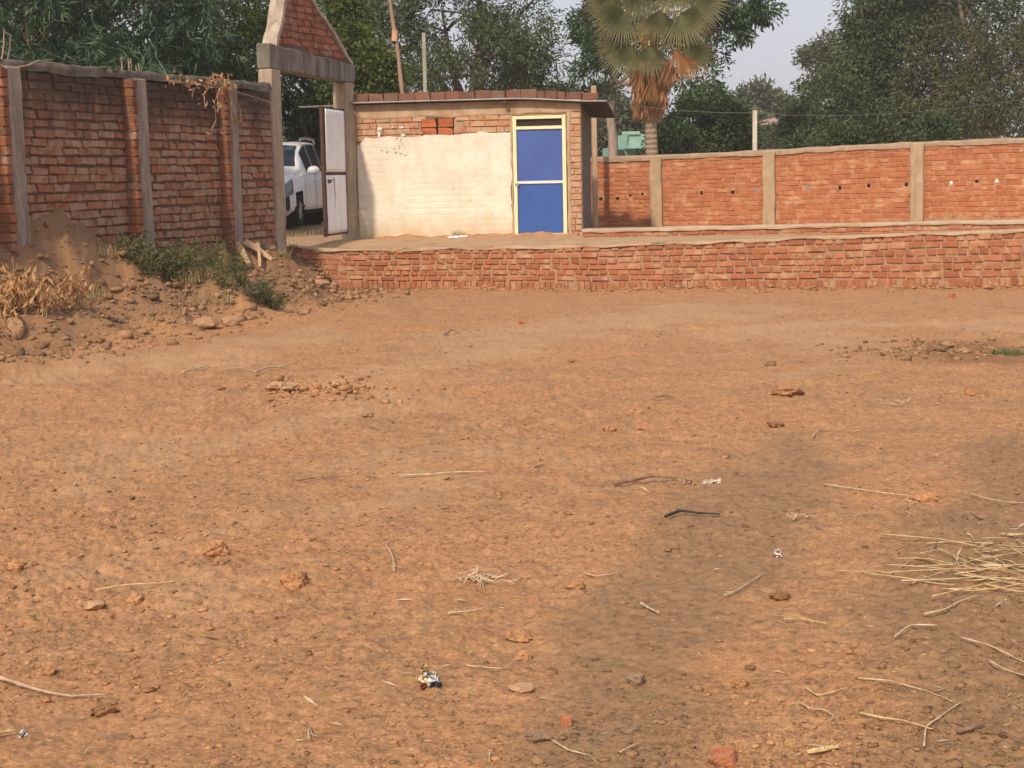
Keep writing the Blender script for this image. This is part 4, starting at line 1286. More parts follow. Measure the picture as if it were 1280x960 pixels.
# ================================================================== FOLIAGE
def leaves_mesh(name, C, D, size, aspect, fold=0.25):
    """diamond leaves: C centres (N,3), D pointing directions (N,3), size (N,)"""
    N = len(C)
    D = D / np.linalg.norm(D, axis=1, keepdims=True)
    r = RNG.normal(size=(N, 3)); r[:, 2] += 0.6
    Sx = np.cross(D, r); Sx /= np.linalg.norm(Sx, axis=1, keepdims=True) + 1e-9
    U = np.cross(Sx, D)
    L = size[:, None]; Wd = L * aspect
    b = C - D * L * 0.5; t = C + D * L * 0.5 - U * L * 0.08
    m1 = C + Sx * Wd * 0.5 + U * Wd * fold; m2 = C - Sx * Wd * 0.5 + U * Wd * fold
    V = np.stack([b, m1, t, m2], 1).reshape(-1, 3)
    i = np.arange(N)[:, None] * 4
    F = np.concatenate([i + np.array([[0, 1, 2]]), i + np.array([[0, 2, 3]])], 0)
    return mesh_np(name, V, F)

def crown_points(blobs, n, per, spread, shell=0.45, hole=0.35, seed=0):
    """clumps through the volume of the blobs; blobs: (centre, radii)"""
    vol = np.array([max(1e-6, np.prod(b[1]) ** (2 / 3)) for b in blobs]); vol /= vol.sum()
    which = RNG.choice(len(blobs), n, p=vol)
    u = RNG.normal(size=(n, 3)); u /= np.linalg.norm(u, axis=1, keepdims=True)
    rr = shell + (1.06 - shell) * RNG.uniform(0, 1, n) ** 0.7
    Cb = np.array([b[0] for b in blobs])[which]; Rb = np.array([b[1] for b in blobs])[which]
    # knobbly outline
    wob = 1 + 0.28 * fbm(u[:, 0] * 2 + which * 3.7, u[:, 1] * 2 + u[:, 2] * 2.3, 1.6, 3, seed)
    P = Cb + u * Rb * (rr * wob)[:, None]
    h = fbm(P[:, 0] + P[:, 1] * 0.6, P[:, 2] - P[:, 1] * 0.5, 1.1 / max(0.4, spread * 2.2), 2, seed + 5)
    keep = h > -0.32 + hole * 0.55
    P = P[keep]; u = u[keep]
    k = len(P)
    off = RNG.normal(size=(k, per, 3)); off /= np.linalg.norm(off, axis=2, keepdims=True); off *= RNG.uniform(0, 1, (k, per, 1)) ** 0.5 * spread * 1.75 * RNG.uniform(0.6, 1.2, (k, 1, 1))
    Q = (P[:, None, :] + off).reshape(-1, 3)
    out = np.repeat(u, per, 0)
    return P, Q, out, off.reshape(-1, 3)

def px_blob(px, py, rx, ry, d, depth=1.0):
    c = pt(px, py, d)
    s = d / FPX
    return (c, np.array([rx * s, max(rx, ry) * s * depth, ry * s]))

def add_limbs(bm, base, blobs, r0, seed, limbs=True, lean=0.5, fork=0.45, twigs=None):
    rnd = random.Random(seed)
    base = np.array(base)
    cen = np.mean([b[0] for b in blobs], 0)
    top = np.array([base[0] + (cen[0] - base[0]) * lean, base[1] + (cen[1] - base[1]) * lean, base[2] + (cen[2] - base[2]) * fork])
    n = 7
    P = [base + (top - base) * (k / (n - 1)) + np.array([rnd.uniform(-1, 1), rnd.uniform(-1, 1), 0]) * r0 * 0.5 * (0 < k < n - 1) for k in range(n)]
    add_tube(bm, P, [r0 * (1.25 if k == 0 else 1 - 0.35 * k / (n - 1)) for k in range(n)], 9)
    for b in blobs:
        e = np.array(b[0]) + np.array([rnd.uniform(-.2, .2), rnd.uniform(-.2, .2), 0.1]) * np.mean(b[1])
        s = P[-1] if rnd.random() < 0.6 else P[-2]
        mid = (s + e) / 2 + np.array([rnd.uniform(-.3, .3), rnd.uniform(-.3, .3), rnd.uniform(0.0, .35)]) * np.linalg.norm(e - s) * 0.35
        Q = [s, s * 0.5 + mid * 0.5 + np.array([0, 0, 0.05]), mid, mid * 0.45 + e * 0.55, e]
        r1 = r0 * rnd.uniform(0.28, 0.5)
        add_tube(bm, Q, [r1, r1 * 0.85, r1 * 0.62, r1 * 0.42, r1 * 0.22], 6)
        for k in range(5):
            a = rnd.uniform(0, 6.28)
            q = np.array(b[0]) + np.array([math.cos(a) * b[1][0], math.sin(a) * b[1][1], rnd.uniform(-.5, .9) * b[1][2]]) * rnd.uniform(.6, .95)
            s2 = mid * 0.4 + e * 0.6 if rnd.random() < .5 else e
            add_tube(bm, [s2, (s2 + q) / 2 + np.array([0, 0, rnd.uniform(-.1, .25)]), q], [r1 * 0.32, r1 * 0.2, r1 * 0.06], 5)

def mat_bark(name, a, b):
    t = NT(name, 0.95); p = t.pos()
    f = t.noise(t.scaled(p, (6, 6, 1.3)), 1.6, 8, 0.7)
    t.color(t.mix(t.ramp(f, [(0.3, 0.0), (0.7, 1.0)]), a, b)); t.bump(f, 0.8, 0.03)
    return t.m
M_BARK = mat_bark("brown bark", (0.085, 0.062, 0.045), (0.20, 0.155, 0.12))
M_BARK_PALE = mat_bark("pale bark", (0.20, 0.16, 0.13), (0.38, 0.32, 0.27))

def tree(name, label, cat, base_px, base_d, blobs, r0, n, per, spread, size, aspect, droop, leafmat, group=None, bark=None, seed=1, shell=0.45, hole=0.35, out_w=0.6, base_z=0.62, fork=0.45, loc=None, tuft=0.0, lean=0.5):
    b = pt(base_px, 300, base_d); b[2] = base_z
    t = thing(name, label, cat, b, group)
    bm = bmesh.new(); add_limbs(bm, b, blobs, r0, seed, fork=fork, lean=lean)
    part("trunk", bm, bark or M_BARK, t, smooth_shade=True)
    P, Q, out, off = crown_points(blobs, n, per, spread, shell, hole, seed)
    D = off / (np.linalg.norm(off, axis=1, keepdims=True) + 1e-6) * 0.8 + out * out_w + RNG.normal(size=Q.shape) * 0.45
    D[:, 2] -= droop
    if tuft:
        k = len(P); bd = RNG.normal(size=(k, 1, 3)); bd[..., 2] = -RNG.uniform(0.5, 1.6, (k, 1)); bd /= np.linalg.norm(bd, axis=2, keepdims=True)
        dd = bd + RNG.normal(size=(k, per, 3)) * 0.42; dd /= np.linalg.norm(dd, axis=2, keepdims=True)
        D = dd.reshape(-1, 3); Q = (P[:, None] + dd * RNG.uniform(0.05, 1.0, (k, per, 1)) * tuft + RNG.normal(size=(k, per, 3)) * 0.04).reshape(-1, 3)
    S = size * RNG.uniform(0.6, 1.25, len(Q))
    part("crown", leaves_mesh("crown", Q, D, S, aspect), leafmat, t)
    return t

ML_BAMBOO = mat_leaf("long dark leaves", [(0.020, 0.046, 0.022), (0.032, 0.070, 0.034), (0.050, 0.100, 0.052), (0.100, 0.165, 0.085)], 0.4, 0.25, 0.5)
ML_DARK = mat_leaf("dark leaves", [(0.018, 0.038, 0.014), (0.030, 0.060, 0.022), (0.045, 0.082, 0.026), (0.075, 0.12, 0.035)], 0.5, 0.2)
ML_YEL = mat_leaf("yellow green leaves", [(0.035, 0.062, 0.016), (0.065, 0.100, 0.022), (0.10, 0.140, 0.03), (0.15, 0.185, 0.04)], 0.5, 0.3)
ML_MANGO = mat_leaf("mango leaves", [(0.042, 0.070, 0.030), (0.062, 0.096, 0.042), (0.090, 0.124, 0.056), (0.13, 0.155, 0.075)], 0.5, 0.2)  # lightened: haze over the tree is put into the leaf colour
ML_DEEP = mat_leaf("deep green leaves", [(0.019, 0.048, 0.017), (0.031, 0.074, 0.026), (0.048, 0.103, 0.036), (0.072, 0.138, 0.048)], 0.4, 0.2, 0.45)
ML_RIGHT = mat_leaf("grey green leaves", [(0.034, 0.064, 0.024), (0.052, 0.088, 0.034), (0.074, 0.112, 0.044), (0.105, 0.138, 0.058)], 0.55, 0.2)
ML_RIGHTB = mat_leaf("olive brown leaves", [(0.046, 0.062, 0.026), (0.066, 0.084, 0.036), (0.092, 0.105, 0.046), (0.125, 0.125, 0.062)], 0.6, 0.2)
ML_FAR = mat_leaf("far leaves", [(0.060, 0.085, 0.042), (0.085, 0.105, 0.055), (0.105, 0.120, 0.065), (0.13, 0.13, 0.075)], 0.7, 0.15)  # paler and greyer, carrying the distance haze in the colour

# -- bamboo-like willow clump behind the left wall
tree("bamboo_clump", "dense dark clump of long drooping leaves leaning over the left brick wall", "tree", 60, 25.5,
     [px_blob(20, 40, 120, 85, 25), px_blob(150, 30, 110, 80, 25.5), px_blob(90, 95, 120, 50, 24.2), px_blob(230, 60, 60, 60, 25.8), px_blob(-90, 30, 120, 100, 25), px_blob(60, -80, 190, 90, 26), px_blob(200, 110, 60, 40, 25.4), px_blob(-40, 120, 120, 60, 23.6), px_blob(140, 140, 120, 60, 26)],
     0.10, 2900, 17, 0.16, 0.20, 0.15, 0.9, ML_BAMBOO, seed=3, hole=0.35, out_w=0.3, base_z=0.6, tuft=0.24)
tree("shade_tree", "very dark broad tree filling the background behind the drooping clump", "tree", 150, 33,
     [px_blob(-40, 60, 170, 130, 33), px_blob(140, 40, 150, 130, 33.5), px_blob(60, 160, 200, 80, 33), px_blob(290, 40, 100, 90, 34), px_blob(250, 140, 90, 70, 33)],
     0.22, 1500, 26, 0.28, 0.2, 0.38, 0.3, ML_DARK, seed=5, hole=0.1, base_z=0.6)
tree("leafy_tree", "small leafed tree with yellow green tips between the left wall and the gable", "tree", 290, 28.5,
     [px_blob(285, 30, 50, 60, 28), px_blob(270, 95, 40, 40, 27.6), px_blob(320, 70, 40, 60, 28.5), px_blob(300, -50, 60, 50, 28.5), px_blob(310, 120, 40, 40, 28.2)],
     0.09, 650, 26, 0.15, 0.085, 0.45, 0.25, mat_leaf("small green leaves", [(0.024, 0.045, 0.014), (0.042, 0.075, 0.022), (0.075, 0.12, 0.028), (0.12, 0.16, 0.03)], 0.5, 0.28), seed=7, base_z=0.6)
# -- seen through the gate
tree("leafy_tree", "shady tree standing behind the white car, framed by the gateway", "tree", 392, 36.5,
     [px_blob(385, 105, 55, 45, 36), px_blob(370, 150, 45, 30, 36.5), px_blob(420, 140, 45, 45, 37), px_blob(395, 185, 55, 40, 37.5), px_blob(380, 40, 60, 45, 37), px_blob(430, 220, 50, 40, 38), px_blob(360, 225, 50, 40, 39)],
     0.16, 1000, 26, 0.20, 0.14, 0.42, 0.3, ML_DARK, seed=9, hole=0.3)
tree("leafy_tree", "bushy yellow green tree just right of the brick gable", "tree", 452, 33,
     [px_blob(468, 88, 32, 30, 33), px_blob(440, 60, 26, 34, 33.4), px_blob(486, 100, 18, 20, 33), px_blob(440, 110, 40, 26, 33.5), px_blob(432, 20, 26, 34, 34)],
     0.10, 520, 26, 0.13, 0.12, 0.42, 0.2, ML_YEL, seed=11, hole=0.2)
# -- large mango tree behind the room
tree("mango_tree", "large spreading mango tree with grey green leaves behind the brick room", "tree", 590, 46,
     [px_blob(500, 50, 62, 60, 46), px_blob(560, 20, 66, 60, 46), px_blob(620, 60, 66, 46, 45), px_blob(655, 20, 50, 46, 46), px_blob(676, 66, 30, 30, 45.5), px_blob(565, 92, 60, 30, 44.5), px_blob(650, 96, 46, 18, 45.5), px_blob(470, 100, 40, 30, 46), px_blob(450, 10, 50, 60, 47), px_blob(560, -80, 130, 60, 47)],
     0.42, 2000, 42, 0.26, 0.145, 0.34, 0.35, ML_MANGO, seed=13, hole=0.42, fork=0.5)
tree("mango_tree", "low bushy tree whose top peeps over the roof's right end left of the palm", "tree", 700, 55,
     [px_blob(700, 118, 26, 14, 55), px_blob(720, 126, 24, 16, 55), px_blob(668, 120, 30, 14, 55)], 0.14, 260, 24, 0.2, 0.17, 0.35, 0.3, ML_MANGO, seed=15)
# -- large tree behind the palm
tree("broad_tree", "broad dark glossy tree spreading behind the fan palm with a curved trunk", "tree", 764, 43,
     [px_blob(738, 35, 26, 30, 43), px_blob(742, 80, 24, 22, 42.6), px_blob(770, 40, 50, 50, 43.4), px_blob(858, 20, 60, 30, 43), px_blob(930, 8, 46, 22, 42.6), px_blob(905, 40, 40, 14, 42.8), px_blob(880, 100, 36, 14, 42.8), px_blob(875, 60, 40, 20, 43.5), px_blob(820, -60, 130, 60, 44), px_blob(750, 118, 20, 10, 43)],
     0.155, 1150, 38, 0.19, 0.15, 0.42, 0.35, ML_DEEP, bark=M_BARK_PALE, seed=17, hole=0.4, fork=0.85, lean=0.08)
tree("dense_bush_tree", "low dense dark green tree behind the palm trunk at the right wall", "tree", 885, 40,
     [px_blob(860, 158, 36, 34, 40), px_blob(905, 158, 34, 34, 40), px_blob(880, 132, 36, 22, 40.5), px_blob(840, 180, 30, 24, 39.5), px_blob(925, 180, 24, 20, 40)],
     0.12, 800, 28, 0.17, 0.12, 0.42, 0.35, ML_RIGHT, seed=19, hole=0.15)
# -- far trees, paler
tree("far_tree", "pale far round tree beyond the white pole at the horizon", "tree", 945, 95,
     [px_blob(945, 130, 28, 22, 95), px_blob(925, 150, 24, 24, 93), px_blob(968, 150, 24, 26, 96), px_blob(945, 172, 40, 22, 94), px_blob(975, 175, 34, 20, 90), px_blob(962, 182, 26, 16, 80), px_blob(985, 168, 16, 16, 80)],
     0.3, 1000, 22, 0.4, 0.36, 0.45, 0.2, ML_FAR, seed=21, hole=0.2)
tree("far_tree", "slender pale barked far tree with thin crown left of the right grove", "tree", 1031, 72,
     [px_blob(1020, 78, 24, 22, 72), px_blob(1040, 62, 20, 18, 72), px_blob(1012, 100, 20, 14, 72), px_blob(1040, 96, 18, 22, 72)],
     0.16, 460, 20, 0.25, 0.22, 0.42, 0.2, ML_FAR, bark=M_BARK_PALE, seed=23, hole=0.5, fork=0.75)
tree("far_tree", "far green tree seen between the timber post and the palm trunk", "tree", 772, 74,
     [px_blob(765, 150, 26, 26, 74), px_blob(745, 168, 22, 18, 73), px_blob(790, 160, 20, 22, 75), px_blob(755, 122, 18, 14, 74), px_blob(775, 188, 30, 12, 73)],
     0.2, 620, 24, 0.32, 0.28, 0.42, 0.2, ML_FAR, seed=33, hole=0.25)
# -- the grove at the right
tree("grove_tree", "tall green tree at the left end of the grove behind the right wall", "tree", 1085, 47,
     [px_blob(1040, 140, 50, 50, 46), px_blob(1085, 95, 46, 44, 47), px_blob(1100, 40, 50, 40, 47.5), px_blob(1075, 12, 24, 18, 47), px_blob(1010, 165, 36, 26, 45.5), px_blob(1090, 160, 60, 34, 46), px_blob(1120, -40, 70, 50, 48)],
     0.30, 1550, 40, 0.24, 0.145, 0.38, 0.4, ML_RIGHT, seed=25, hole=0.32)
tree("grove_tree", "olive brown tree at the far right edge of the grove behind the right wall", "tree", 1235, 45,
     [px_blob(1190, 70, 56, 56, 46), px_blob(1240, 50, 60, 60, 45), px_blob(1290, 90, 60, 60, 44.5), px_blob(1230, 130, 60, 44, 44), px_blob(1160, 120, 44, 40, 45.5), px_blob(1200, 0, 70, 50, 47), px_blob(1340, 30, 80, 90, 46), px_blob(1220, -80, 130, 60, 47)],
     0.34, 1750, 40, 0.25, 0.14, 0.38, 0.4, ML_RIGHTB, seed=27, hole=0.42)
tree("grove_tree", "dark green middle tree of the grove reaching above the frame behind the right wall", "tree", 1150, 52,
     [px_blob(1130, 60, 60, 60, 52), px_blob(1160, 0, 70, 50, 52), px_blob(1180, 130, 70, 50, 51), px_blob(1270, 150, 60, 40, 50), px_blob(1120, 160, 50, 30, 50)],
     0.34, 1200, 36, 0.3, 0.17, 0.36, 0.4, ML_RIGHT, seed=29, hole=0.35)
tree("hedge_bush", "low green bushes along the back of the right wall below the grove", "bush", 1130, 38,
     [px_blob(1046, 174, 26, 18, 38), px_blob(1105, 172, 24, 22, 37.5), px_blob(1170, 166, 26, 24, 37), px_blob(1000, 184, 24, 12, 39), px_blob(1140, 178, 20, 10, 38)], 0.05, 420, 26, 0.15, 0.14, 0.35, 0.3, mat_leaf("fresh leaves", [(0.034, 0.056, 0.022), (0.05, 0.08, 0.03), (0.07, 0.10, 0.04), (0.095, 0.125, 0.05)], 0.5, 0.25), seed=31, hole=0.3)
# distant wood closing the horizon
def far_wood():
    n = 2600
    px = RNG.uniform(-900, 2200, n); dd = RNG.uniform(115, 150, n)
    top = 168 - 26 * fbm(px * 0.01, px * 0, 1.0, 4, 4)
    x = (px - 640) / FPX * dd
    zt = CAM_H + (218 - top) / FPX * dd
    z = 0.6 + (zt - 0.6) * RNG.uniform(0, 1, n) ** 0.8
    C = np.stack([x, dd, z], -1)
    Q = (C[:, None] + RNG.normal(size=(n, 16, 3)) * 0.9).reshape(-1, 3)
    D = RNG.normal(size=Q.shape); D[:, 2] -= 0.3
    m = leaves_mesh("far_wood", Q, D, RNG.uniform(0.5, 0.95, len(Q)), 0.55)
    o = link_mesh("far_wood", m, ML_FAR); o['kind'] = 'stuff'
    tag(o, "hazy belt of far trees along the horizon behind the walls", "far wood")
far_wood()

# ================================================================== FAN PALM
M_FROND = NT("palm frond", 0.5)
def _frond_mat(nm, a, b, tip, tr):
    t = NT(nm, 0.55); p = t.n("ShaderNodeTexCoord").outputs['Object']
    sep = t.n("ShaderNodeSeparateXYZ"); t.l(p, sep.inputs[0])
    r = t.n("ShaderNodeObjectInfo").outputs['Random']
    c = t.mix(r, a, b)
    c = t.mix(t.ramp(t.noise(p, 4, 5, .6), [(0.4, 0), (0.7, 0.5)]), c, [q * 0.7 for q in a])
    at = t.n("ShaderNodeAttribute", attribute_name="tip").outputs['Fac']
    c = t.mix(t.ramp(at, [(0.55, 0.0), (1.0, 0.75)]), c, tip)
    t.color(c)
    x = t.n("ShaderNodeBsdfTranslucent"); t.l(c, x.inputs[0]); mx = t.n("ShaderNodeMixShader"); mx.inputs[0].default_value = tr
    t.l(t.b.outputs[0], mx.inputs[1]); t.l(x.outputs[0], mx.inputs[2]); t.l(mx.outputs[0], t.out.inputs[0])
    return t.m
M_FGREEN = _frond_mat("green frond", (0.24, 0.26, 0.115), (0.34, 0.34, 0.18), (0.48, 0.41, 0.25), 0.35)
M_FDRY = _frond_mat("dry frond", (0.50, 0.255, 0.10), (0.40, 0.22, 0.11), (0.52, 0.32, 0.16), 0.25)
M_PETIOLE = mat_plain("petiole", (0.36, 0.27, 0.10), 0.6, 0.2)
def frond_mesh(nm, nseg, half, Lp, R, droop, fused, seed, pleat=0.05, crump=0.0, pw=0.028, cup=0.25):
    rnd = random.Random(seed)
    V = []; F = []; T = []; mi = []
    def vv(x, y, z, t=0.0): V.append((x, y, z)); T.append(t); return len(V) - 1
    # petiole
    for k in range(4):
        x = Lp * k / 3
        for dy, dz in ((-1, 0), (1, 0), (0, -0.7)):
            vv(x, dy * pw * (1.3 - 0.5 * k / 3), dz * pw - 0.10 * Lp * (k / 3) ** 2 * droop)
    for k in range(3):
        for j in range(3):
            a = k * 3 + j; b = k * 3 + (j + 1) % 3
            F.append((a, b, b + 3)); F.append((a, b + 3, a + 3)); mi += [1, 1]
    zh = -0.10 * Lp * droop
    def P(a, r, up, t):
        x = Lp + r * math.cos(a); y = r * math.sin(a)
        z = zh - droop * 0.42 * r * r / R - droop * 0.15 * (max(0, math.cos(a)) * r) + cup * r * (math.sin(abs(a)) ** 2) * 0.5 + up + rnd.uniform(-1, 1) * crump * r
        return vv(x, y, z, t)
    hub = vv(Lp, 0, zh)
    for i in range(nseg):
        a0 = -half + 2 * half * i / nseg; a1 = -half + 2 * half * (i + 1) / nseg; am = (a0 + a1) / 2
        Ri = R * (0.82 + 0.18 * math.cos(am * 0.6)) * rnd.uniform(0.9, 1.07)
        f = fused * rnd.uniform(0.92, 1.08)
        l = P(a0, R * f, 0, 0.45); m = P(am, R * f, pleat * R, 0.45); r = P(a1, R * f, 0, 0.45)
        d = rnd.uniform(-0.4, 0.4) * (a1 - a0)
        l2 = P(a0 * 0.6 + am * 0.4 + d * .4, R * (f + 1) / 2, 0, 0.75); m2 = P(am + d * .5, R * (f + 1) / 2, pleat * R * 0.6, 0.75); r2 = P(a1 * 0.6 + am * 0.4 + d * .4, R * (f + 1) / 2, 0, 0.75)
        t = P(am + d, Ri, -rnd.uniform(0.0, 0.22) * R * max(.2, droop), 1.0)
        for q in ((hub, l, m), (hub, m, r), (l, l2, m2), (l, m2, m), (m, m2, r2), (m, r2, r), (l2, t, m2), (m2, t, r2)):
            F.append(q); mi.append(0)
    me = bpy.data.meshes.new(nm); me.from_pydata(V, [], F); me.update()
    at = me.attributes.new("tip", 'FLOAT', 'POINT'); at.data.foreach_set("value", np.array(T, np.float32))
    me.polygons.foreach_set("material_index", np.array(mi, np.int32))
    return me
PALM_D = 36.0
pb0 = pt(815, 216, PALM_D); pb0[2] = 0.6
palm = thing("fan_palm", "fan palm with stiff grey green fronds above a skirt of dry orange ones", "palm", pb0)
def M_palm_trunk():
    t = NT("palm trunk", 0.95); p = t.pos()
    sep = t.n("ShaderNodeSeparateXYZ"); t.l(p, sep.inputs[0])
    ringn = t.math('SINE', t.math('MULTIPLY', t.math('ADD', sep.outputs[2], t.math('MULTIPLY', t.noise(p, 5, 4, .6), 0.08)), 55.0))
    c = t.mix(t.noise(p, 9, 8, .7), (0.15, 0.115, 0.085), (0.40, 0.31, 0.24))
    c = t.mix(t.ramp(ringn, [(0.6, 0.0), (0.95, 0.35)]), c, (0.14, 0.10, 0.075))
    t.color(c); t.bump(t.math('ADD', ringn, t.noise(p, 30, 6, .7)), 0.6, 0.02); return t.m
pc = pt(812, 46, PALM_D)
bm = bmesh.new()
zs = np.linspace(0.5, pc[2], 26)
add_tube(bm, [(pb0[0] + (pc[0] - pb0[0]) * ((z - .5) / (pc[2] - .5)) + 0.02 * math.sin(z * 1.3), pb0[1], z) for z in zs], [0.17 - 0.032 * min(1, (z - .5) / 1.2) + 0.004 * math.sin(z * 40) for z in zs], 14)
part("trunk", bm, M_palm_trunk(), palm, smooth_shade=True)
gre = [frond_mesh("frond", 30, math.radians(h_), 0.03, R_, dr, 0.34, k, 0.055, 0.010, 0.02, cup=cu) for k, (dr, R_, h_, cu) in enumerate(((0.3, 0.84, 78, -0.2), (0.5, 0.84, 64, -0.35), (0.6, 0.80, 58, -0.4), (0.4, 0.84, 60, -0.4)))]
for m in gre: m.materials.append(M_FGREEN); m.materials.append(M_PETIOLE)
dry = [frond_mesh("dry_frond", 16, math.radians(h), 0.03, 0.74, dr, 0.22, 20 + k, 0.05, 0.12, 0.02, cup=-0.5) for k, (h, dr) in enumerate(((30, 0.2), (42, 0.0), (22, 0.35), (55, 0.3)))]
for m in dry: m.materials.append(M_FDRY); m.materials.append(M_PETIOLE)
rp_ = random.Random(5)
zc = pc[2]
def set_frond(m, nm, hub, point, normal, sc=1.0, petiole=True):
    """hub in the world, the way the middle segment points, the way the blade faces"""
    x = Vector([float(a) for a in point]).normalized(); z = Vector([float(a) for a in normal])
    z = (z - x * x.dot(z)).normalized(); y = z.cross(x)
    o = bpy.data.objects.new(nm, m); COL.objects.link(o); o.parent = palm
    o.matrix_local = Matrix.Translation(Vector([float(a) for a in (np.array(hub) - pb0)])) @ Matrix((x, y, z)).transposed().to_4x4() @ Matrix.Diagonal((sc, sc, sc, 1))
    if petiole:
        bm = bmesh.new(); c0 = np.array(pc) + np.array([0, 0, -0.25]); h = np.array(hub)
        d_ = h - c0; c0 = c0 + 0.10 * d_ / (np.linalg.norm(d_) + 1e-6)
        mid = (c0 + h) / 2 + np.array([0, 0, 0.10]) + 0.04 * np.array([d_[0], d_[1], 0])
        add_tube(bm, [c0, mid, h], [0.034, 0.022, 0.014], 6)
        part("petiole", bm, M_PETIOLE, palm)
# the head of fronds as it hangs: hub pixel, way it points (0 right, 90 down), size, how far towards us
for hx, hy, an, sc, fw, tl, k in ((777, 10, 143, 1.02, 0.45, 0.25, 0), (826, 8, 92, 0.92, 0.55, 0.2, 2), (853, 14, 42, 1.05, 0.45, 0.25, 0), (787, 56, 128, 0.98, 0.50, 0.05, 1), (811, 56, 84, 1.0, 0.72, 0.0, 3), (860, 58, 48, 0.85, 0.5, 0.1, 1),
                              (842, 28, 66, 0.75, 0.35, 0.1, 2), (764, -12, 172, 0.95, 0.2, 0.3, 0), (874, -6, 6, 0.95, 0.2, 0.3, 0), (800, -20, 108, 0.85, 0.45, 0.4, 1), (845, -26, 74, 0.85, 0.4, 0.4, 1), (815, -44, -90, 0.95, 0.0, 0.5, 0), (775, -40, -140, 0.95, 0.1, 0.5, 0), (858, -42, -40, 0.95, 0.1, 0.5, 0)):
    hx, hy, sc = 814 + (hx - 814) * 0.88, 40 + (hy - 40) * 0.92, sc * 0.88
    h = pt(hx, hy, PALM_D - fw)
    a = A_ = math.radians(an)
    set_frond(gre[k], "frond", h, (math.cos(a), -0.25, -math.sin(a)), (0.25 * math.cos(a) + rp_.uniform(-.2, .2), -1.0, tl))
for hx, hy, an, sc, bk, tl, k in ((775, 30, 130, 1.0, 0.5, 0.35, 1), (860, 30, 55, 0.9, 0.5, 0.35, 1), (815, 62, 95, 0.8, 0.55, 0.1, 2)):
    hx, hy, sc = 814 + (hx - 814) * 0.88, 40 + (hy - 40) * 0.92, sc * 0.85
    h = pt(hx, hy, PALM_D + bk); a = math.radians(an)
    set_frond(gre[k], "frond", h, (math.cos(a), 0.25, -math.sin(a)), (0.25 * math.cos(a), 1.0, tl))
# the skirt of dead fronds hanging round the trunk
for i in range(56):
    az = math.radians(-180 + 360 * i / 56 + rp_.uniform(-9, 9)); lvl = i % 4
    r_ = 0.17 + 0.07 * (3 - lvl) + rp_.uniform(0, 0.05)
    dirv = np.array([math.cos(az), math.sin(az), 0.0])
    h = np.array([pc[0], pc[1], zc - 0.44 - 0.27 * lvl - rp_.uniform(0, 0.12)]) + dirv * r_
    side = np.array([-dirv[1], dirv[0], 0]) * rp_.uniform(-0.28, 0.28)
    set_frond(dry[rp_.randrange(4)], "dry_frond", h, dirv * rp_.uniform(-0.05, 0.28) + side + np.array([0, 0, -1.0]), dirv + np.array([0, 0, 0.1]) + side, rp_.uniform(0.65, 0.95) * (1 - 0.06 * lvl), False)
# a few half dead ones sticking out to the right
for hx, hy, an, k in ((843, 60, 68, 1), (850, 68, 56, 1), (836, 72, 85, 0), (800, 84, 100, 0), (815, 92, 92, 2)):
    a = math.radians(an); set_frond(dry[k], "dry_frond", pt(hx, hy, PALM_D - 0.75), (math.cos(a), -0.2, -math.sin(a)), (0.2, -1, 0.3), 0.85, False)
for i in range(14):
    az = math.radians(-155 + 130 * i / 13)
    bm = bmesh.new()
    c = np.array([math.cos(az), math.sin(az), 0])
    p0 = np.array(pc) + c * 0.13 + np.array([0, 0, -0.40 + 0.12 * (i % 3)])
    add_tube(bm, [p0, p0 + c * 0.08 + np.array([0, 0, 0.28]), p0 + c * 0.17 + np.array([0, 0, 0.52])], [0.045, 0.032, 0.022], 6)
    part("cut_petiole", bm, M_PETIOLE, palm)

# ================================================================== POLES AND A WIRE
M_BAMBOO = mat_bark("dry bamboo", (0.26, 0.16, 0.11), (0.42, 0.29, 0.21))
def pole(name, label, cat, p0, p1, r, mat, seg=8, nodes=0, square=False):
    bm = bmesh.new()
    p0 = np.array(p0); p1 = np.array(p1)
    if square:
        u = p1 - p0
        add_box(bm, (p0 + p1) / 2, (r * 2, r * 2, float(np.linalg.norm(u))), (1, 0.2), 0.008)
    else:
        n = 20
        P = [p0 + (p1 - p0) * k / n + np.array([0.012 * math.sin(k), 0, 0]) for k in range(n + 1)]
        add_tube(bm, P, [r * (1 - 0.3 * k / n) * (1.25 if nodes and k % 4 == 0 else 1) for k in range(n + 1)], seg)
    t = thing(name, label, cat, p0)
    part("shaft", bm, mat, t, smooth_shade=not square)
    return t
def low_pt(px, py, d, z=0.6):
    p = pt(px, py, d); p[2] = z; return p
_b1 = pt(503, 112, 31); _b0 = pt(484, -30, 31)
dirb = (_b1 - _b0) / (_b1[2] - _b0[2])
t = pole("bamboo_pole", "tall thin leaning bamboo pole rising behind the roof left of the concrete pole", "pole", _b1 + dirb * (0.6 - _b1[2]), _b0, 0.044, M_BAMBOO, 8, 1)
bm = bmesh.new(); q = pt(493, 45, 31); add_tube(bm, [q + np.array([0, -.02, -.10]), q + np.array([0.02, -.02, .10])], [0.062, 0.055], 8)
part("cloth_tie", bm, mat_plain("faded rag", (0.5, 0.3, 0.2), 0.9), t)
pole("concrete_pole", "short grey green square concrete pole standing behind the room's roof", "pole", low_pt(530, 112, 30), pt(531, 41, 30), 0.032, mat_concrete("pole concrete", (0.36, 0.38, 0.31), (0.24, 0.24, 0.2)), square=True)
t = pole("timber_post", "pale squared timber post standing beside the tin roof corner", "post", low_pt(743, 197, 28.6), pt(742, 107, 28.6), 0.042, mat_bark("pale timber", (0.34, 0.24, 0.16), (0.50, 0.37, 0.26)), square=True)
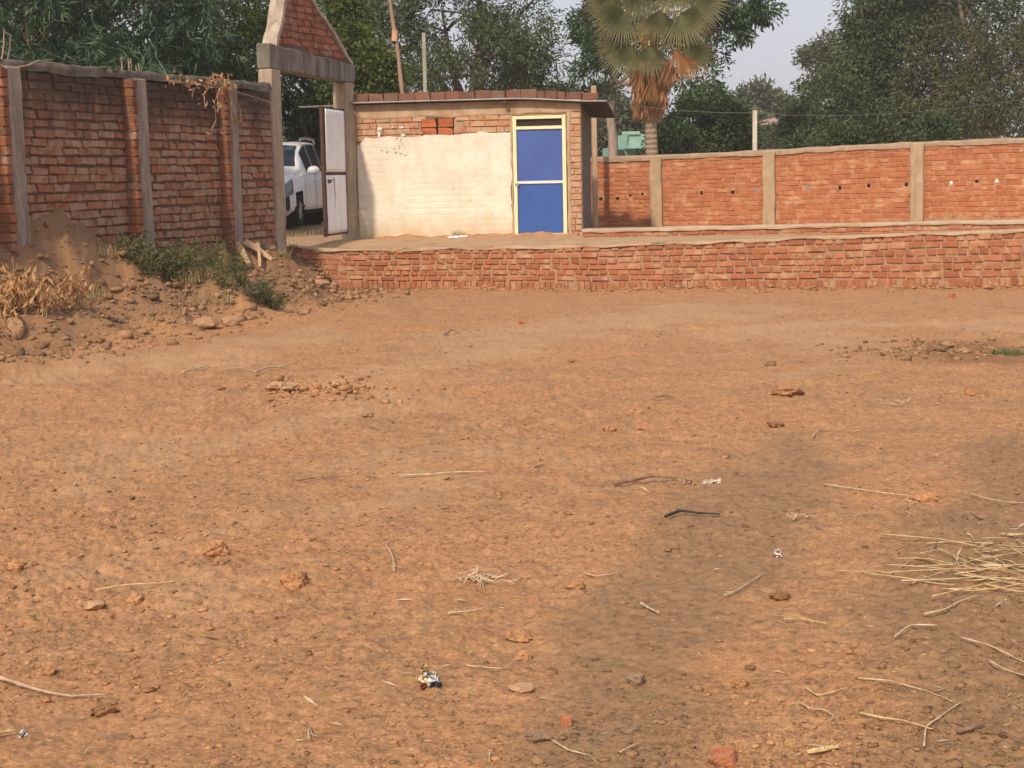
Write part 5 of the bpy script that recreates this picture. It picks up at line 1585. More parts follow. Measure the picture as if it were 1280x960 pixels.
wp = pole("white_pole", "slim whitish concrete pole rising behind the right wall near the far trees", "pole", low_pt(944, 190, 33), pt(943, 138, 33), 0.040, mat_concrete("whitish concrete", (0.60, 0.55, 0.47), (0.4, 0.34, 0.28)), square=True)
w0 = pt(943, 140, 33.0)
bm = bmesh.new()
WPTS = [w0, pt(985, 144, 33.1), pt(1060, 144.5, 33.2), pt(1120, 142, 33.3), pt(1180, 137, 33.4), pt(1240, 130, 33.5), pt(1300, 121, 33.6), pt(1420, 100, 33.8)]
add_tube(bm, WPTS, 0.005, 5)
t = solo("wire", bm, mat_plain("old wire", (0.13, 0.12, 0.11), 0.7), "thin sagging wire running from the white pole across the grove", "wire", w0)
bm = bmesh.new()
add_tube(bm, [pt(942, 141, 33.0), pt(905, 141, 33.0), pt(850, 138.5, 33.0), pt(800, 133, 33.0), pt(744, 124, 28.7)], 0.006, 5)
solo("wire", bm, bpy.data.materials["old wire"], "faint wire running from the white pole behind the palm to the timber post", "wire", w0)

# ================================================================== FAR BUILDINGS
M_MINT = mat_concrete("mint wall", (0.20, 0.36, 0.29), (0.14, 0.26, 0.21), (3, 3, 1), (0.5, 0.7), 0.5)
M_MINT2 = mat_concrete("pale mint", (0.28, 0.46, 0.38), (0.2, 0.34, 0.28), (3, 3, 1), (0.5, 0.7), 0.4)
hb = low_pt(790, 230, 62)
house = thing("green_house", "mint green house half hidden by trees left of the palm trunk", "house", hb)
def hbox(nm, px0, px1, py0, py1, d, thick, mat, parent, zlow=None, yaw=(1, 0.15)):
    a = pt(px0, py0, d); b = pt(px1, py1, d)
    z1 = a[2]; z0 = b[2] if zlow is None else zlow
    bm = bmesh.new(); c = (a + b) / 2
    add_box(bm, (c[0], c[1] + thick / 2, (z0 + z1) / 2), (abs(b[0] - a[0]), thick, z1 - z0), yaw, 0.01)
    return part(nm, bm, mat, parent)
w_ = hbox("wall", 766, 787, 184, 200, 61.5, 3.0, M_MINT, house, 0.5)
hbox("upper_wall", 779, 799, 168, 183, 61, 3.2, M_MINT2, house)
hbox("eave_slab", 777, 801, 182.6, 185.5, 60.6, 3.9, mat_plain("mid mint slab", (0.22, 0.42, 0.35), 0.9), house)  # slab in a mint tone between wall and parapet
hbox("parapet", 778, 800, 164.5, 168.2, 60.9, 0.2, M_MINT2, house)
hbox("window", 771, 780, 187, 195, 61.2, 0.4, mat_plain("dark pane", (0.04, 0.05, 0.05), 0.2), house)
h2 = low_pt(968, 230, 84)
fh = thing("far_house", "tiny far brick house with pale walls glimpsed between trees by the white pole", "house", h2)
hbox("wall", 955, 982, 150, 163, 84, 3.0, mat_plain("pale salmon wall", (0.34, 0.27, 0.22), 0.9), fh, 0.5)
bm = bmesh.new()
a, b, c_ = pt(952, 156, 83.5), pt(986, 154, 83.5), pt(968, 147, 84.5)
add_poly_prism(bm, [a, b, c_], (0, 4, 0)); part("roof", bm, mat_plain("tiled roof", (0.30, 0.20, 0.15), 0.9, 0.2), fh)
hbox("window", 960, 966, 154, 161, 83.6, 0.3, mat_plain("dark window", (0.05, 0.045, 0.04), 0.4), fh)

# ================================================================== CAR
M_CARW = mat_plain("white car paint", (0.72, 0.73, 0.74), 0.25, 0.02, 2.0, 0.0, 0.0, 0.5)
M_GLASS = mat_plain("car glass", (0.025, 0.035, 0.05), 0.08, 0.05, 2.0, 0.0, 0.0, 0.7)
M_TYRE = mat_plain("tyre rubber", (0.02, 0.02, 0.02), 0.9)
M_ALLOY = mat_plain("alloy rim", (0.45, 0.45, 0.46), 0.35, 0.1, 5, 0.8)
M_BLACKP = mat_plain("black plastic", (0.025, 0.025, 0.028), 0.6)
M_LAMP = mat_plain("headlamp glass", (0.14, 0.15, 0.17), 0.1, 0.3, 30.0, 0.3, 0.0, 0.8)
def car():
    st = np.array([0.0, 0.06, 0.16, 0.35, 0.65, 0.95, 1.20, 1.45, 1.75, 2.05, 2.4, 3.0, 3.6, 4.0, 4.22, 4.34, 4.39])
    wid = np.array([.50, .66, .76, .83, .862, .868, .868, .868, .868, .868, .868, .868, .865, .845, .81, .75, .62])
    bot = np.array([.34, .26, .23, .22, .22, .22, .22, .22, .22, .22, .22, .22, .23, .27, .33, .38, .42])
    belt = np.array([.62, .74, .84, .93, .985, 1.01, 1.03, 1.045, 1.055, 1.065, 1.07, 1.085, 1.10, 1.10, 1.05, .95, .85])
    top = np.array([.66, .80, .90, .985, 1.05, 1.085, 1.13, 1.32, 1.50, 1.615, 1.665, 1.69, 1.68, 1.63, 1.50, 1.16, .95])
    tw = np.array([.40, .56, .66, .74, .78, .78, .76, .70, .655, .64, .635, .63, .62, .60, .57, .56, .50])
    xs = np.unique(np.concatenate([st, np.linspace(0, 4.39, 60), [1.37, 1.39, 2.43, 2.45]]))
    f = lambda a: np.interp(xs, st, a)
    W, B, BE, TP, TW = f(wid), f(bot), f(belt), f(top), f(tw)
    half = []
    for i in range(len(xs)):
        w, b, be, tp, tw_ = W[i], B[i], BE[i], TP[i], TW[i]
        half.append([(0, b), (w * .80, b), (w * .97, b + .10), (w, b + .25 * (be - b)), (w * .992, b + .6 * (be - b)), (w * .985, be - .05), (w * .95, be), (w * .95 + (tw_ - w * .95) * .5, be + (tp - be) * .5), (tw_ + .01, be + (tp - be) * .90), (tw_ - .06, tp - (tp - be) * .015), (tw_ * .5, tp + .012), (0, tp + .018)])
    H = np.array(half)                                    # n, 12, 2
    n, k = H.shape[:2]
    ring = np.concatenate([H, H[:, 1:-1][:, ::-1] * np.array([-1, 1])], 1)
    m = ring.shape[1]
    V = np.zeros((n, m, 3)); V[:, :, 0] = -xs[:, None]; V[:, :, 1] = ring[:, :, 0]; V[:, :, 2] = ring[:, :, 1]
    idx = np.arange(n * m).reshape(n, m)
    F = np.stack([idx[:-1], np.roll(idx[:-1], -1, 1), np.roll(idx[1:], -1, 1), idx[1:]], -1)
    keep = np.ones(F.shape[:2], bool)
    xm = (xs[:-1] + xs[1:]) / 2
    # wheel arches are cut from the lower side faces
    for wx in (0.86, 3.58):
        for j in list(range(1, 4)) + [m - 1 - q for q in range(1, 4)]:
            for i in range(n - 1):
                zc_ = V[i, [j, (j + 1) % m], 2].mean()
                if abs(xm[i] - wx) < 0.38 and (xm[i] - wx) ** 2 + (zc_ - 0.31) ** 2 < 0.385 ** 2: keep[i, j] = False
    return V, F, keep, xs, xm, m
CV, CF, CK, CXS, CXM, CMR = car()
car_o = thing("parked_car", "white people carrier parked beyond the gateway with its front towards the field", "car", (0, 0, 0))
cpos = np.array([-4.98, 30.7, 0.70])
car_yaw = math.radians(-94.5)
car_o.location = cpos; car_o.rotation_euler = (0, 0, car_yaw)
def cpart(nm, V, F, mat, parent=None, smooth_=True):
    me = mesh_np(nm, V, F, smooth_)
    return link_mesh(nm, me, mat, parent or car_o)
CVo = CV.copy(); CVo[:, :, 0] += 0.0
side = 1
cpart("body", CVo.reshape(-1, 3), CF[CK], M_CARW)
def skin(nm, cond, mat, lift=0.006, parent=None):
    """a panel lying just proud of the bodywork over the chosen faces"""
    sel = np.array([[cond(CXM[i], j) for j in range(CMR)] for i in range(len(CXM))])
    c = CVo.mean(1, keepdims=True); 
    dirv = CVo - np.array([0, 0, 0.8]) * np.array([0, 0, 1]) ; dirv[:, :, 0] = 0
    nrm = dirv / (np.linalg.norm(dirv, axis=2, keepdims=True) + 1e-6)
    V2 = CVo + nrm * lift
    # front facing glass also lifts forwards
    V2[:, :, 0] += lift
    return cpart(nm, V2.reshape(-1, 3), CF[sel], mat, parent)
L_ = lambda *a: set(a) | {CMR - 1 - q for q in a}
onlyL = lambda *a: set(a); onlyR = lambda *a: {CMR - 1 - q for q in a}
skin("windscreen", lambda x, j: 1.24 < x < 2.02 and j in L_(9, 10) , M_GLASS)
skin("rear_window", lambda x, j: 4.08 < x < 4.33 and j in L_(9, 10), M_GLASS)
for fnx in (onlyL, onlyR):
    skin("side_window", lambda x, j: 1.72 < x < 2.38 and j in fnx(7, 6), M_GLASS)
    skin("side_window", lambda x, j: 2.48 < x < 3.30 and j in fnx(7, 6), M_GLASS)
    skin("side_window", lambda x, j: 3.38 < x < 3.95 and j in fnx(7, 6), M_GLASS)
    skin("headlight", lambda x, j: 0.05 < x < 0.40 and j in fnx(4, 5), M_LAMP, 0.008)
    skin("fog_lamp_recess", lambda x, j: 0.03 < x < 0.20 and j in fnx(2, 3), M_BLACKP, 0.008)
for fnx in (onlyL, onlyR):
    skin("door_seam", lambda x, j: (1.36 < x < 1.40 or 2.42 < x < 2.46) and j in fnx(2, 3, 4, 5), M_BLACKP, 0.003)
    skin("sill_trim", lambda x, j: 1.25 < x < 3.2 and j in fnx(1), M_BLACKP, 0.004)
skin("grille", lambda x, j: x < 0.05 and j in L_(2, 3, 4, 5), M_BLACKP, 0.008)
for wx in (0.86, 3.58):
    for sgn in (1, -1):
        wb = bmesh.new()
        prof = [(0.20, -0.09), (0.27, -0.10), (0.315, -0.075), (0.32, 0.0), (0.315, 0.075), (0.27, 0.10), (0.20, 0.09)]
        rows = []
        for a in range(24):
            th = 2 * math.pi * a / 24
            rows.append([wb.verts.new((-wx + r * math.cos(th), sgn * 0.77 + y, 0.32 + r * math.sin(th))) for r, y in prof])
        for a in range(24):
            for j in range(len(prof) - 1):
                wb.faces.new((rows[a][j], rows[(a + 1) % 24][j], rows[(a + 1) % 24][j + 1], rows[a][j + 1]))
        me = bpy.data.meshes.new("wheel"); bmesh.ops.recalc_face_normals(wb, faces=wb.faces); wb.to_mesh(me); wb.free()
        wh = link_mesh("wheel", me, M_TYRE, car_o)
        rb_ = bmesh.new()
        bmesh.ops.create_cone(rb_, cap_ends=True, segments=20, radius1=0.205, radius2=0.205, depth=0.10, matrix=Matrix.Translation((-wx, sgn * 0.79, 0.32)) @ Matrix.Rotation(math.pi / 2, 4, 'X'))
        for s5 in range(5):
            th = 2 * math.pi * s5 / 5
            bmesh.ops.create_cube(rb_, size=1, matrix=Matrix.Translation((-wx + .1 * math.cos(th), sgn * 0.845, 0.32 + .1 * math.sin(th))) @ Matrix.Rotation(-th, 4, 'Y') @ Matrix.Diagonal((0.19, 0.02, 0.05, 1)))
        me = bpy.data.meshes.new("rim"); rb_.to_mesh(me); rb_.free(); link_mesh("rim", me, M_ALLOY, wh)
    bmw = bmesh.new(); bmesh.ops.create_cone(bmw, cap_ends=True, segments=24, radius1=0.40, radius2=0.40, depth=1.40, matrix=Matrix.Translation((-wx, 0, 0.36)) @ Matrix.Rotation(math.pi / 2, 4, 'X'))
    me = bpy.data.meshes.new("wheel_well"); bmw.to_mesh(me); bmw.free(); link_mesh("wheel_well", me, M_BLACKP, car_o)
for sgn in (1, -1):
    mb = bmesh.new(); bmesh.ops.create_uvsphere(mb, u_segments=14, v_segments=8, radius=1.0, matrix=Matrix.Translation((-1.62, sgn * 0.985, 1.10)) @ Matrix.Diagonal((0.075, 0.125, 0.085, 1)))
    add_tube(mb, [(-1.66, sgn * .86, 1.06), (-1.64, sgn * .92, 1.07)], 0.03, 6)
    me = bpy.data.meshes.new("mirror"); mb.to_mesh(me); mb.free()
    me.polygons.foreach_set("use_smooth", np.ones(len(me.polygons), bool)); link_mesh("mirror", me, M_CARW, car_o)
    mb = bmesh.new(); add_tube(mb, [(-2.15, sgn * .60, 1.655), (-2.3, sgn * .60, 1.735), (-2.9, sgn * .60, 1.765), (-3.6, sgn * .59, 1.745), (-3.8, sgn * .585, 1.67)], [0.02, 0.028, 0.028, 0.028, 0.02], 8)
    me = bpy.data.meshes.new("roof_rail"); mb.to_mesh(me); mb.free(); link_mesh("roof_rail", me, M_ALLOY, car_o)
    mb = bmesh.new(); bmesh.ops.create_cube(mb, size=1, matrix=Matrix.Translation((-2.35, sgn * .872, 0.90)) @ Matrix.Diagonal((0.2, 0.02, 0.03, 1)))
    me = bpy.data.meshes.new("door_handle"); mb.to_mesh(me); mb.free(); link_mesh("door_handle", me, M_CARW, car_o)
# ================================================================== PLANTS ON THE BANK AND WALLS
def bank_plant(name, label, cat, spots, n, size, aspect, mat, stem_mat, height, droop=0.3, group=None, spread=0.18, stems=10):
    """a low weed: stems from the soil, leaves along them"""
    base = G(*spots[0])
    t = thing(name, label, cat, base, group)
    C = []; D = []; bm = bmesh.new()
    for (px, py) in spots:
        b = G(px, py)
        for s in range(stems):
            a = random.uniform(0, 6.28); sp = random.uniform(0.2, 1.0) * spread
            h = height * random.uniform(0.5, 1.1)
            e = b + np.array([math.cos(a) * sp, math.sin(a) * sp, h])
            m_ = b * 0.5 + e * 0.5 + np.array([0, 0, 0.12 * h]) + np.array([random.uniform(-.03, .03), random.uniform(-.03, .03), 0])
            b2 = b + np.array([math.cos(a), math.sin(a), 0]) * sp * 0.3; b2[2] -= 0.03
            add_tube(bm, [b2, m_, e], [0.006, 0.004, 0.002], 4)
            k = max(3, n // (stems * len(spots)))
            for q in range(k):
                f = random.uniform(0.15, 1.05)
                p = (b2 * (1 - f) ** 2 + 2 * m_ * f * (1 - f) + e * f * f) + RNG.normal(size=3) * 0.03
                C.append(p); d = RNG.normal(size=3); d[2] = d[2] * 0.5 - droop; D.append(d)
    part("stems", bm, stem_mat, t, kind="stuff")
    C = np.array(C); D = np.array(D)
    part("leaves", leaves_mesh("leaves", C, D, size * RNG.uniform(0.5, 1.3, len(C)), aspect), mat, t)
    return t
ML_WEED = mat_leaf("weed leaves", [(0.07, 0.080, 0.03), (0.10, 0.110, 0.042), (0.13, 0.135, 0.055), (0.22, 0.18, 0.09)], 0.7, 0.2)
ML_WEEDD = mat_leaf("dark weed leaves", [(0.045, 0.058, 0.024), (0.065, 0.080, 0.034), (0.085, 0.098, 0.044), (0.14, 0.125, 0.065)], 0.6, 0.2)
ML_DRY = mat_leaf("dry leaves", [(0.42, 0.22, 0.09), (0.50, 0.29, 0.13), (0.36, 0.20, 0.10), (0.56, 0.36, 0.19)], 0.8, 0.2)
M_STEM = mat_plain("dry stem", (0.36, 0.26, 0.16), 0.9, 0.2)
M_STEMG = mat_plain("green stem", (0.12, 0.12, 0.05), 0.8, 0.2)
bank_plant("weed_bush", "dark green weed clump on the bank beside the second concrete post", "weed", [(185, 345), (203, 340), (215, 356), (168, 330), (228, 348)], 2300, 0.05, 0.4, ML_WEED, M_STEMG, 0.36, 0.2, None, 0.26, 14)
bank_plant("weed_bush", "wide olive green weed clump on the bank below the gate pillar", "weed", [(250, 352), (278, 358), (268, 335), (300, 362), (240, 336), (288, 340)], 3000, 0.045, 0.3, ML_WEED, M_STEMG, 0.36, 0.2, None, 0.28, 14)
bank_plant("weed_bush", "small green weed clump spilling down the bank's foot towards the field", "weed", [(328, 372), (345, 386), (318, 376), (335, 380)], 1700, 0.045, 0.35, ML_WEEDD, M_STEMG, 0.22, 0.2, None, 0.24, 12)
bank_plant("broad_leaf_weed", "dark broad leaved weed at the wall's foot next to the gate pillar", "weed", [(296, 304)], 30, 0.12, 0.5, ML_DEEP, M_STEMG, 0.2, 0.2, None, 0.18, 6)
bank_plant("dry_plant", "withered orange brown plant with hanging leaves on the bank at far left", "dry plant", [(5, 380), (30, 392), (55, 395), (80, 388), (22, 370), (95, 385), (10, 400)], 520, 0.10, 0.36, ML_DRY, M_STEM, 0.36, 1.5, None, 0.20, 4)
bank_plant("dry_plant", "little withered plant at the bottom of the bank near the left edge", "dry plant", [(12, 415), (20, 408)], 60, 0.07, 0.32, ML_DRY, M_STEM, 0.16, 1.2, None, 0.12, 6)
bank_plant("weed_tuft", "tiny dry green tuft growing under the cream wall left of the blue door", "weed", [], 0, 0, 0, None, None, 0) if False else None

def grass_tuft(label, base, n, h, w, mat, spread, cat="grass", name="grass_tuft"):
    V = []; F = []
    for k in range(n):
        a = random.uniform(0, 6.28); r = spread * math.sqrt(random.random())
        b = np.array(base) + np.array([r * math.cos(a), r * math.sin(a) * 0.7, -0.01])
        hh = h * random.uniform(0.4, 1.1); lean = random.uniform(0.1, 0.8) * hh
        aa = random.uniform(0, 6.28); dv = np.array([math.cos(aa), math.sin(aa), 0]); sd = np.array([-dv[1], dv[0], 0]) * w
        p1 = b + dv * lean * 0.35 + np.array([0, 0, hh * 0.6]); p2 = b + dv * lean + np.array([0, 0, hh])
        i = len(V); V += [b - sd, b + sd, p1 + sd * 0.7, p1 - sd * 0.7, p2]
        F += [(i, i + 1, i + 2), (i, i + 2, i + 3), (i + 3, i + 2, i + 4)]
    return solo(name, mesh_np(name, V, F), mat, label, cat, base)
ML_GRASS = mat_leaf("bright grass", [(0.050, 0.100, 0.028), (0.075, 0.135, 0.04), (0.11, 0.17, 0.055)], 0.6, 0.25)
ML_GDRY = mat_leaf("straw grass", [(0.34, 0.25, 0.13), (0.44, 0.33, 0.19), (0.26, 0.22, 0.11)], 0.8, 0.25)
grass_tuft("small bright green grass tuft in the dark crumbly patch at right", G(1258, 444), 160, 0.075, 0.004, ML_GRASS, 0.16)
def terr(px, py):
    z = 0.62
    p = at_z(px, py, z); return p
grass_tuft("dry greenish grass tuft at the foot of the cream painted wall", np.append(rpnt(fu(572), -0.06), 0.63), 90, 0.16, 0.003, ML_GDRY, 0.10)
grass_tuft("short dry grass tuft between the room wall and the gate pillar", np.append(rpnt(fu(470), -0.05), 0.63), 60, 0.10, 0.003, ML_GDRY, 0.14)
grass_tuft("low weedy grass in the gateway beside the white car's wheel", np.append(pt(372, 285, 27.5)[:2], 0.64), 160, 0.13, 0.004, ML_GDRY, 0.35)
grass_tuft("sparse green grass at the foot of the left gate pillar", np.append((PA + GD * 0.35 + GN * 0.1), 0.62), 50, 0.09, 0.003, ML_GRASS, 0.12)
grass_tuft("dusty dry weeds along the foot of the right wall", np.append(on_line(1225, 262, RA + RN * 0.25, RB + RN * 0.25)[:2], 0.64), 260, 0.16, 0.004, ML_GDRY, 0.55)
# dark dry weeds under and beside the car
for k, (lab, px, d_) in enumerate((("brown dead weeds in shade left of the open gate leaf", 392, 28.0), ("dark weeds growing in shade under the car's front", 366, 29.3))):
    b = pt(px, 280, d_); b[2] = 0.63
    grass_tuft(lab, b, 120, 0.2, 0.004, mat_leaf("dead weeds %s" % ("a" if k else "b"), [(0.07, 0.06, 0.03), (0.10, 0.085, 0.045), (0.06, 0.07, 0.03)], 0.8, 0.2), 0.45)

for lab, px, py, n_, h_, sp_ in (("dry straw coloured grass between the two weed clumps on the bank", 232, 352, 120, 0.20, 0.20), ("dry grass tuft hanging down the bank under the olive weed clump", 265, 378, 130, 0.16, 0.24), ("sparse dry grass on top of the soil heap by the left wall", 128, 318, 70, 0.15, 0.18), ("dry grass tuft right of the split wood by the gate pillar", 352, 322, 90, 0.16, 0.14), ("dry grass tuft on the bank behind the withered plant", 112, 372, 110, 0.18, 0.2), ("small dry grass tuft low on the bank left of the tan boulder", 215, 392, 60, 0.10, 0.14), ("dry grass tuft on the slope by the low wall's buried end", 388, 345, 50, 0.09, 0.14)):
    grass_tuft(lab, G(px, py), n_, h_, 0.0035, ML_GDRY, sp_)
# rubble and dirt heaped at the foot of the room and in the gateway
def soil_strip(label, pts_, width, hgt_, seed, mat):
    P = np.array(pts_)
    u = np.linspace(0, 1, 90); L = np.linspace(0, 1, len(P))
    x = np.interp(u, L, P[:, 0]); y = np.interp(u, L, P[:, 1])
    d = np.array([P[-1][0] - P[0][0], P[-1][1] - P[0][1]]); d = d / np.linalg.norm(d); n = np.array([d[1], -d[0]])
    rows = 9; V = np.zeros((rows, 90, 3))
    for k in range(rows):
        f = k / (rows - 1); off = f * width
        V[k, :, 0] = x + n[0] * off; V[k, :, 1] = y + n[1] * off
        prof = max(0, 1 - f) ** 1.4 * hgt_
        V[k, :, 2] = 0.612 + prof * (1 + 1.1 * fbm(u * 12, u * 0 + k * 0.4, 1.0, 4, seed)) + 0.02 * fbm(V[k, :, 0] * 6, V[k, :, 1] * 6, 1.0, 3, seed + 1) * (1 - f) - 0.03 * f
    o = link_mesh("soil_bed", mesh_np("soil_bed", V.reshape(-1, 3), grid_faces(rows, 90), True), mat); o['kind'] = 'structure'; o['label'] = label
soil_strip("dirt along the foot of the room's front wall", [tuple(rpnt(RW_, -0.0)), tuple(rpnt(0.05, -0.0))], 0.55, 0.075, 3, M_CLOD)
rs_ = RA + RD * 3.0 + RN * 0.0
soil_strip("dirt piled against the right boundary wall", [tuple(RA + RD * (RL * 0.80)), tuple(RA + RD * (RL * 1.1))], 0.9, 0.16, 9, M_CLOD)

# withered vine hanging over the left wall's coping
def vine():
    base = on_line(272, 105, WA + WNRM * 0.06, WB + WNRM * 0.06)
    t = thing("withered_vine", "withered straw coloured vine draped over the left wall's coping", "vine", base)
    bm = bmesh.new(); C = []; D = []
    def w(px, py, o=0.2): return on_line(px, py, WA + WNRM * o, WB + WNRM * o)
    strands = [[(205, 100), (235, 104), (262, 108), (285, 112), (320, 122), (343, 130)], [(270, 108), (280, 118), (292, 140), (296, 160)], [(268, 106), (272, 120), (273, 138)], [(285, 112), (290, 128), (289, 150), (295, 157)], [(262, 108), (255, 118), (256, 132)], [(250, 104), (242, 112), (240, 122)], [(210, 99), (222, 103), (240, 103)], [(292, 118), (300, 135), (302, 152)], [(268, 106), (282, 104), (296, 108)], [(275, 110), (268, 128), (270, 150), (264, 163)], [(264, 163), (283, 161), (301, 160)]]
    for s in strands:
        add_tube(bm, [w(a, b, 0.08 + random.uniform(0.02, 0.14)) for a, b in s], 0.007, 4)
    part("strands", bm, M_STEM, t)
    for (px, py, k) in ((272, 100, 40), (285, 104, 26), (258, 106, 24), (240, 108, 14), (232, 98, 10), (273, 130, 9), (256, 126, 6), (292, 150, 8), (264, 160, 4), (280, 112, 20), (217, 98, 7), (210, 98, 6)):
        for q in range(k):
            C.append(w(px + random.gauss(0, 5), py + random.gauss(0, 5), 0.12 + random.uniform(0, .1))); d = RNG.normal(size=3); d[2] -= 0.9; D.append(d)
    C = np.array(C); part("leaves", leaves_mesh("leaves", C, np.array(D), RNG.uniform(0.04, 0.10, len(C)), 0.35), ML_DRY, t)
vine()
# old creeper stem lying along the coping at far left, and dry stalks standing on it
bm = bmesh.new()
def cw(px, py, o=-0.02): return on_line(px, py, WA + WNRM * o, WB + WNRM * o)
add_tube(bm, [cw(-5, 81, .06), cw(20, 84, .06), cw(35, 82, .06), cw(48, 76, 0), cw(75, 80, 0), (cw(110, 87, 0))], 0.012, 5)
solo("dead_creeper", bm, M_STEM, "grey dead creeper stem lying along the coping near the left edge", "creeper", cw(20, 84, .06))
def stalks(label, items):
    b = cw(*items[0][0]); t = thing("dry_stalks", label, "stalks", b)
    for (a, c_) in items:
        bm = bmesh.new(); add_tube(bm, [cw(*a), (cw(*a) + cw(*c_)) / 2 + np.array([0.01, 0, 0]), cw(*c_)], [0.010, 0.008, 0.005], 5)
        part("stalk", bm, M_BAMBOO, t)
stalks("thin dry stalks standing on the coping above the second post", [((152, 92), (151, 71)), ((161, 94), (160, 74)), ((164, 95), (163, 73)), ((173, 97), (173, 79))])
stalks("thin dry stalks standing on the coping above the third post", [((266, 106), (266, 90)), ((275, 106), (275, 97)), ((285, 108), (285, 92))])
stalks("pair of dry bamboo canes rising behind the wall's left end", [((9, 78), (13, 46)), ((2, 76), (5, 36))])

# ================================================================== THINGS LYING ON THE FIELD
M_STONE = soil_material("stone dust", False)
M_TANROCK = mat_concrete("tan rock", (0.44, 0.27, 0.15), (0.30, 0.18, 0.10), (4, 4, 4))
M_GREYROCK = mat_concrete("greyish clod", (0.27, 0.18, 0.115), (0.19, 0.125, 0.08), (6, 6, 6))
M_REDBIT = mat_brick("broken brick", [(0.42, 0.15, 0.075), (0.38, 0.125, 0.06)], (0.42, 0.24, 0.13), 0.22)
M_PALESTONE = mat_concrete("pale chip", (0.60, 0.47, 0.33), (0.44, 0.32, 0.20), (9, 9, 9))
def rock(name, label, cat, px, py, w, h, mat, seed, flat=0.8, depth=None, angular=0.25, lump=0.12):
    b = G(px, py)
    d = float(b[1]); s = d / FPX * 1.0
    rx, rz = w * s / 2, h * s / 2
    bm = bmesh.new(); bmesh.ops.create_icosphere(bm, subdivisions=4 if w > 16 else 3, radius=1.0)
    r = random.Random(seed)
    planes = []
    if mat is M_REDBIT:
        rot = Matrix.Rotation(r.uniform(-.5, .5), 3, 'Z') @ Matrix.Rotation(r.uniform(-.4, .4), 3, 'X') @ Matrix.Rotation(r.uniform(-.3, .3), 3, 'Y')
        planes = [(rot @ Vector(a), r.uniform(0.5, 0.66)) for a in ((1, 0, 0), (-1, 0, 0), (0, 1, 0), (0, -1, 0), (0, 0, 1), (0, 0, -1))]
    for k in range(9):
        n = Vector((r.gauss(0, 1), r.gauss(0, 1), r.gauss(0, 1))).normalized(); planes.append((n, r.uniform(0.62, 0.95)))
    for v in bm.verts:
        p = v.co.copy()
        for n, q in planes:
            e = p.dot(n) - q
            if e > 0: p -= n * e * (angular * 3.4 if angular * 3.4 < 1 else 1)
        nn = float(noise(np.array(p.x * 2.3 + seed), np.array(p.y * 2.3 + p.z * 1.7), seed)); n2 = float(noise(np.array(p.x * 6 + seed), np.array(p.y * 6 + p.z * 5), seed + 3))
        n3 = float(noise(np.array(p.x * 13 + seed), np.array(p.y * 13 + p.z * 11), seed + 5))
        p *= 1 + lump * 2.4 * nn + lump * 1.3 * n2 + (lump * 0.6 + 0.05) * n3
        v.co = Vector((p.x * rx, p.y * (depth * s / 2 if depth else rx * 0.85), p.z * rz * 1.15))
    yaw = r.uniform(-0.4, 0.4)
    for v in bm.verts:
        x, y = v.co.x, v.co.y
        v.co.x = x * math.cos(yaw) - y * math.sin(yaw); v.co.y = x * math.sin(yaw) + y * math.cos(yaw)
    bmesh.ops.translate(bm, verts=bm.verts, vec=Vector((b[0], b[1] + rx * 0.3, b[2] + rz * 0.55)))
    return solo(name, bm, mat, label, cat, b, smooth_shade=False)
rocks = [
 ("clod", "rounded brown clod with a soft shadow near the left stick and brick chip", 368, 733, 34, 26, M_STONE, 3),
 ("clod", "brown earth clod with a reddish base left of the round lone clod", 270, 697, 32, 24, M_STONE, 4),
 ("clod", "small brown clod under the straight pale reed at left", 168, 755, 24, 16, M_STONE, 5),
 ("clod", "broad low clod beside the pale branch in the left corner", 132, 893, 34, 16, M_STONE, 6),
 ("clod", "dark brown clod at the edge of the dug hollow in the middle right", 985, 495, 40, 13, M_STONE, 7),
 ("clod", "oval orange clod in the middle of the right hand strip of earth", 975, 750, 24, 13, M_STONE, 8),
 ("clod", "reddish brown clod by the hooked end of the long thin stalk", 1156, 626, 30, 12, M_STONE, 9),
 ("clod", "knobbly clod lying in the damp earth below the wood chip", 796, 856, 26, 16, M_GREYROCK, 10),
 ("clod", "small clod right of the yellow and white packet", 655, 826, 24, 13, M_STONE, 11),
 ("clod", "flattish clod above the packet beside dry roots", 648, 801, 36, 14, M_STONE, 12),
 ("clod", "small round clod in the rough patch at the left edge", 62, 845, 18, 12, M_STONE, 13),
 ("clod", "brown clod half buried at the left edge above the branch", 18, 712, 26, 14, M_STONE, 14),
 ("clod", "low clod in the lower middle near the red brick crumb", 672, 928, 34, 14, M_GREYROCK, 15),
 ("clod", "orange clod in a crumbly row at the lower right of the damp track", 925, 860, 22, 13, M_STONE, 16),
 ("clod", "clod beside the dry root tangle left of the damp track", 720, 735, 26, 10, M_STONE, 17),
 ("clod", "clod at the upper end of the first damp track", 970, 534, 22, 8, M_STONE, 18),
 ("clod", "crumbly clod in the broken patch under the dry leaf bundle", 350, 489, 34, 12, M_TANROCK, 19),
 ("clod", "second crumbly clod right of the red brick crumb in the broken patch", 425, 484, 28, 11, M_TANROCK, 20),
 ("clod", "small clod left of the red brick chip in the middle", 762, 539, 18, 8, M_STONE, 31),
 ("clod", "pale clod on the bare ground just above the damp track's left arm", 460, 521, 18, 7, M_TANROCK, 32),
]
for nm, lab, px, py, w, h, m, sd in rocks: rock(nm, lab, "clod", px, py, w, h, m, sd, lump=0.2)
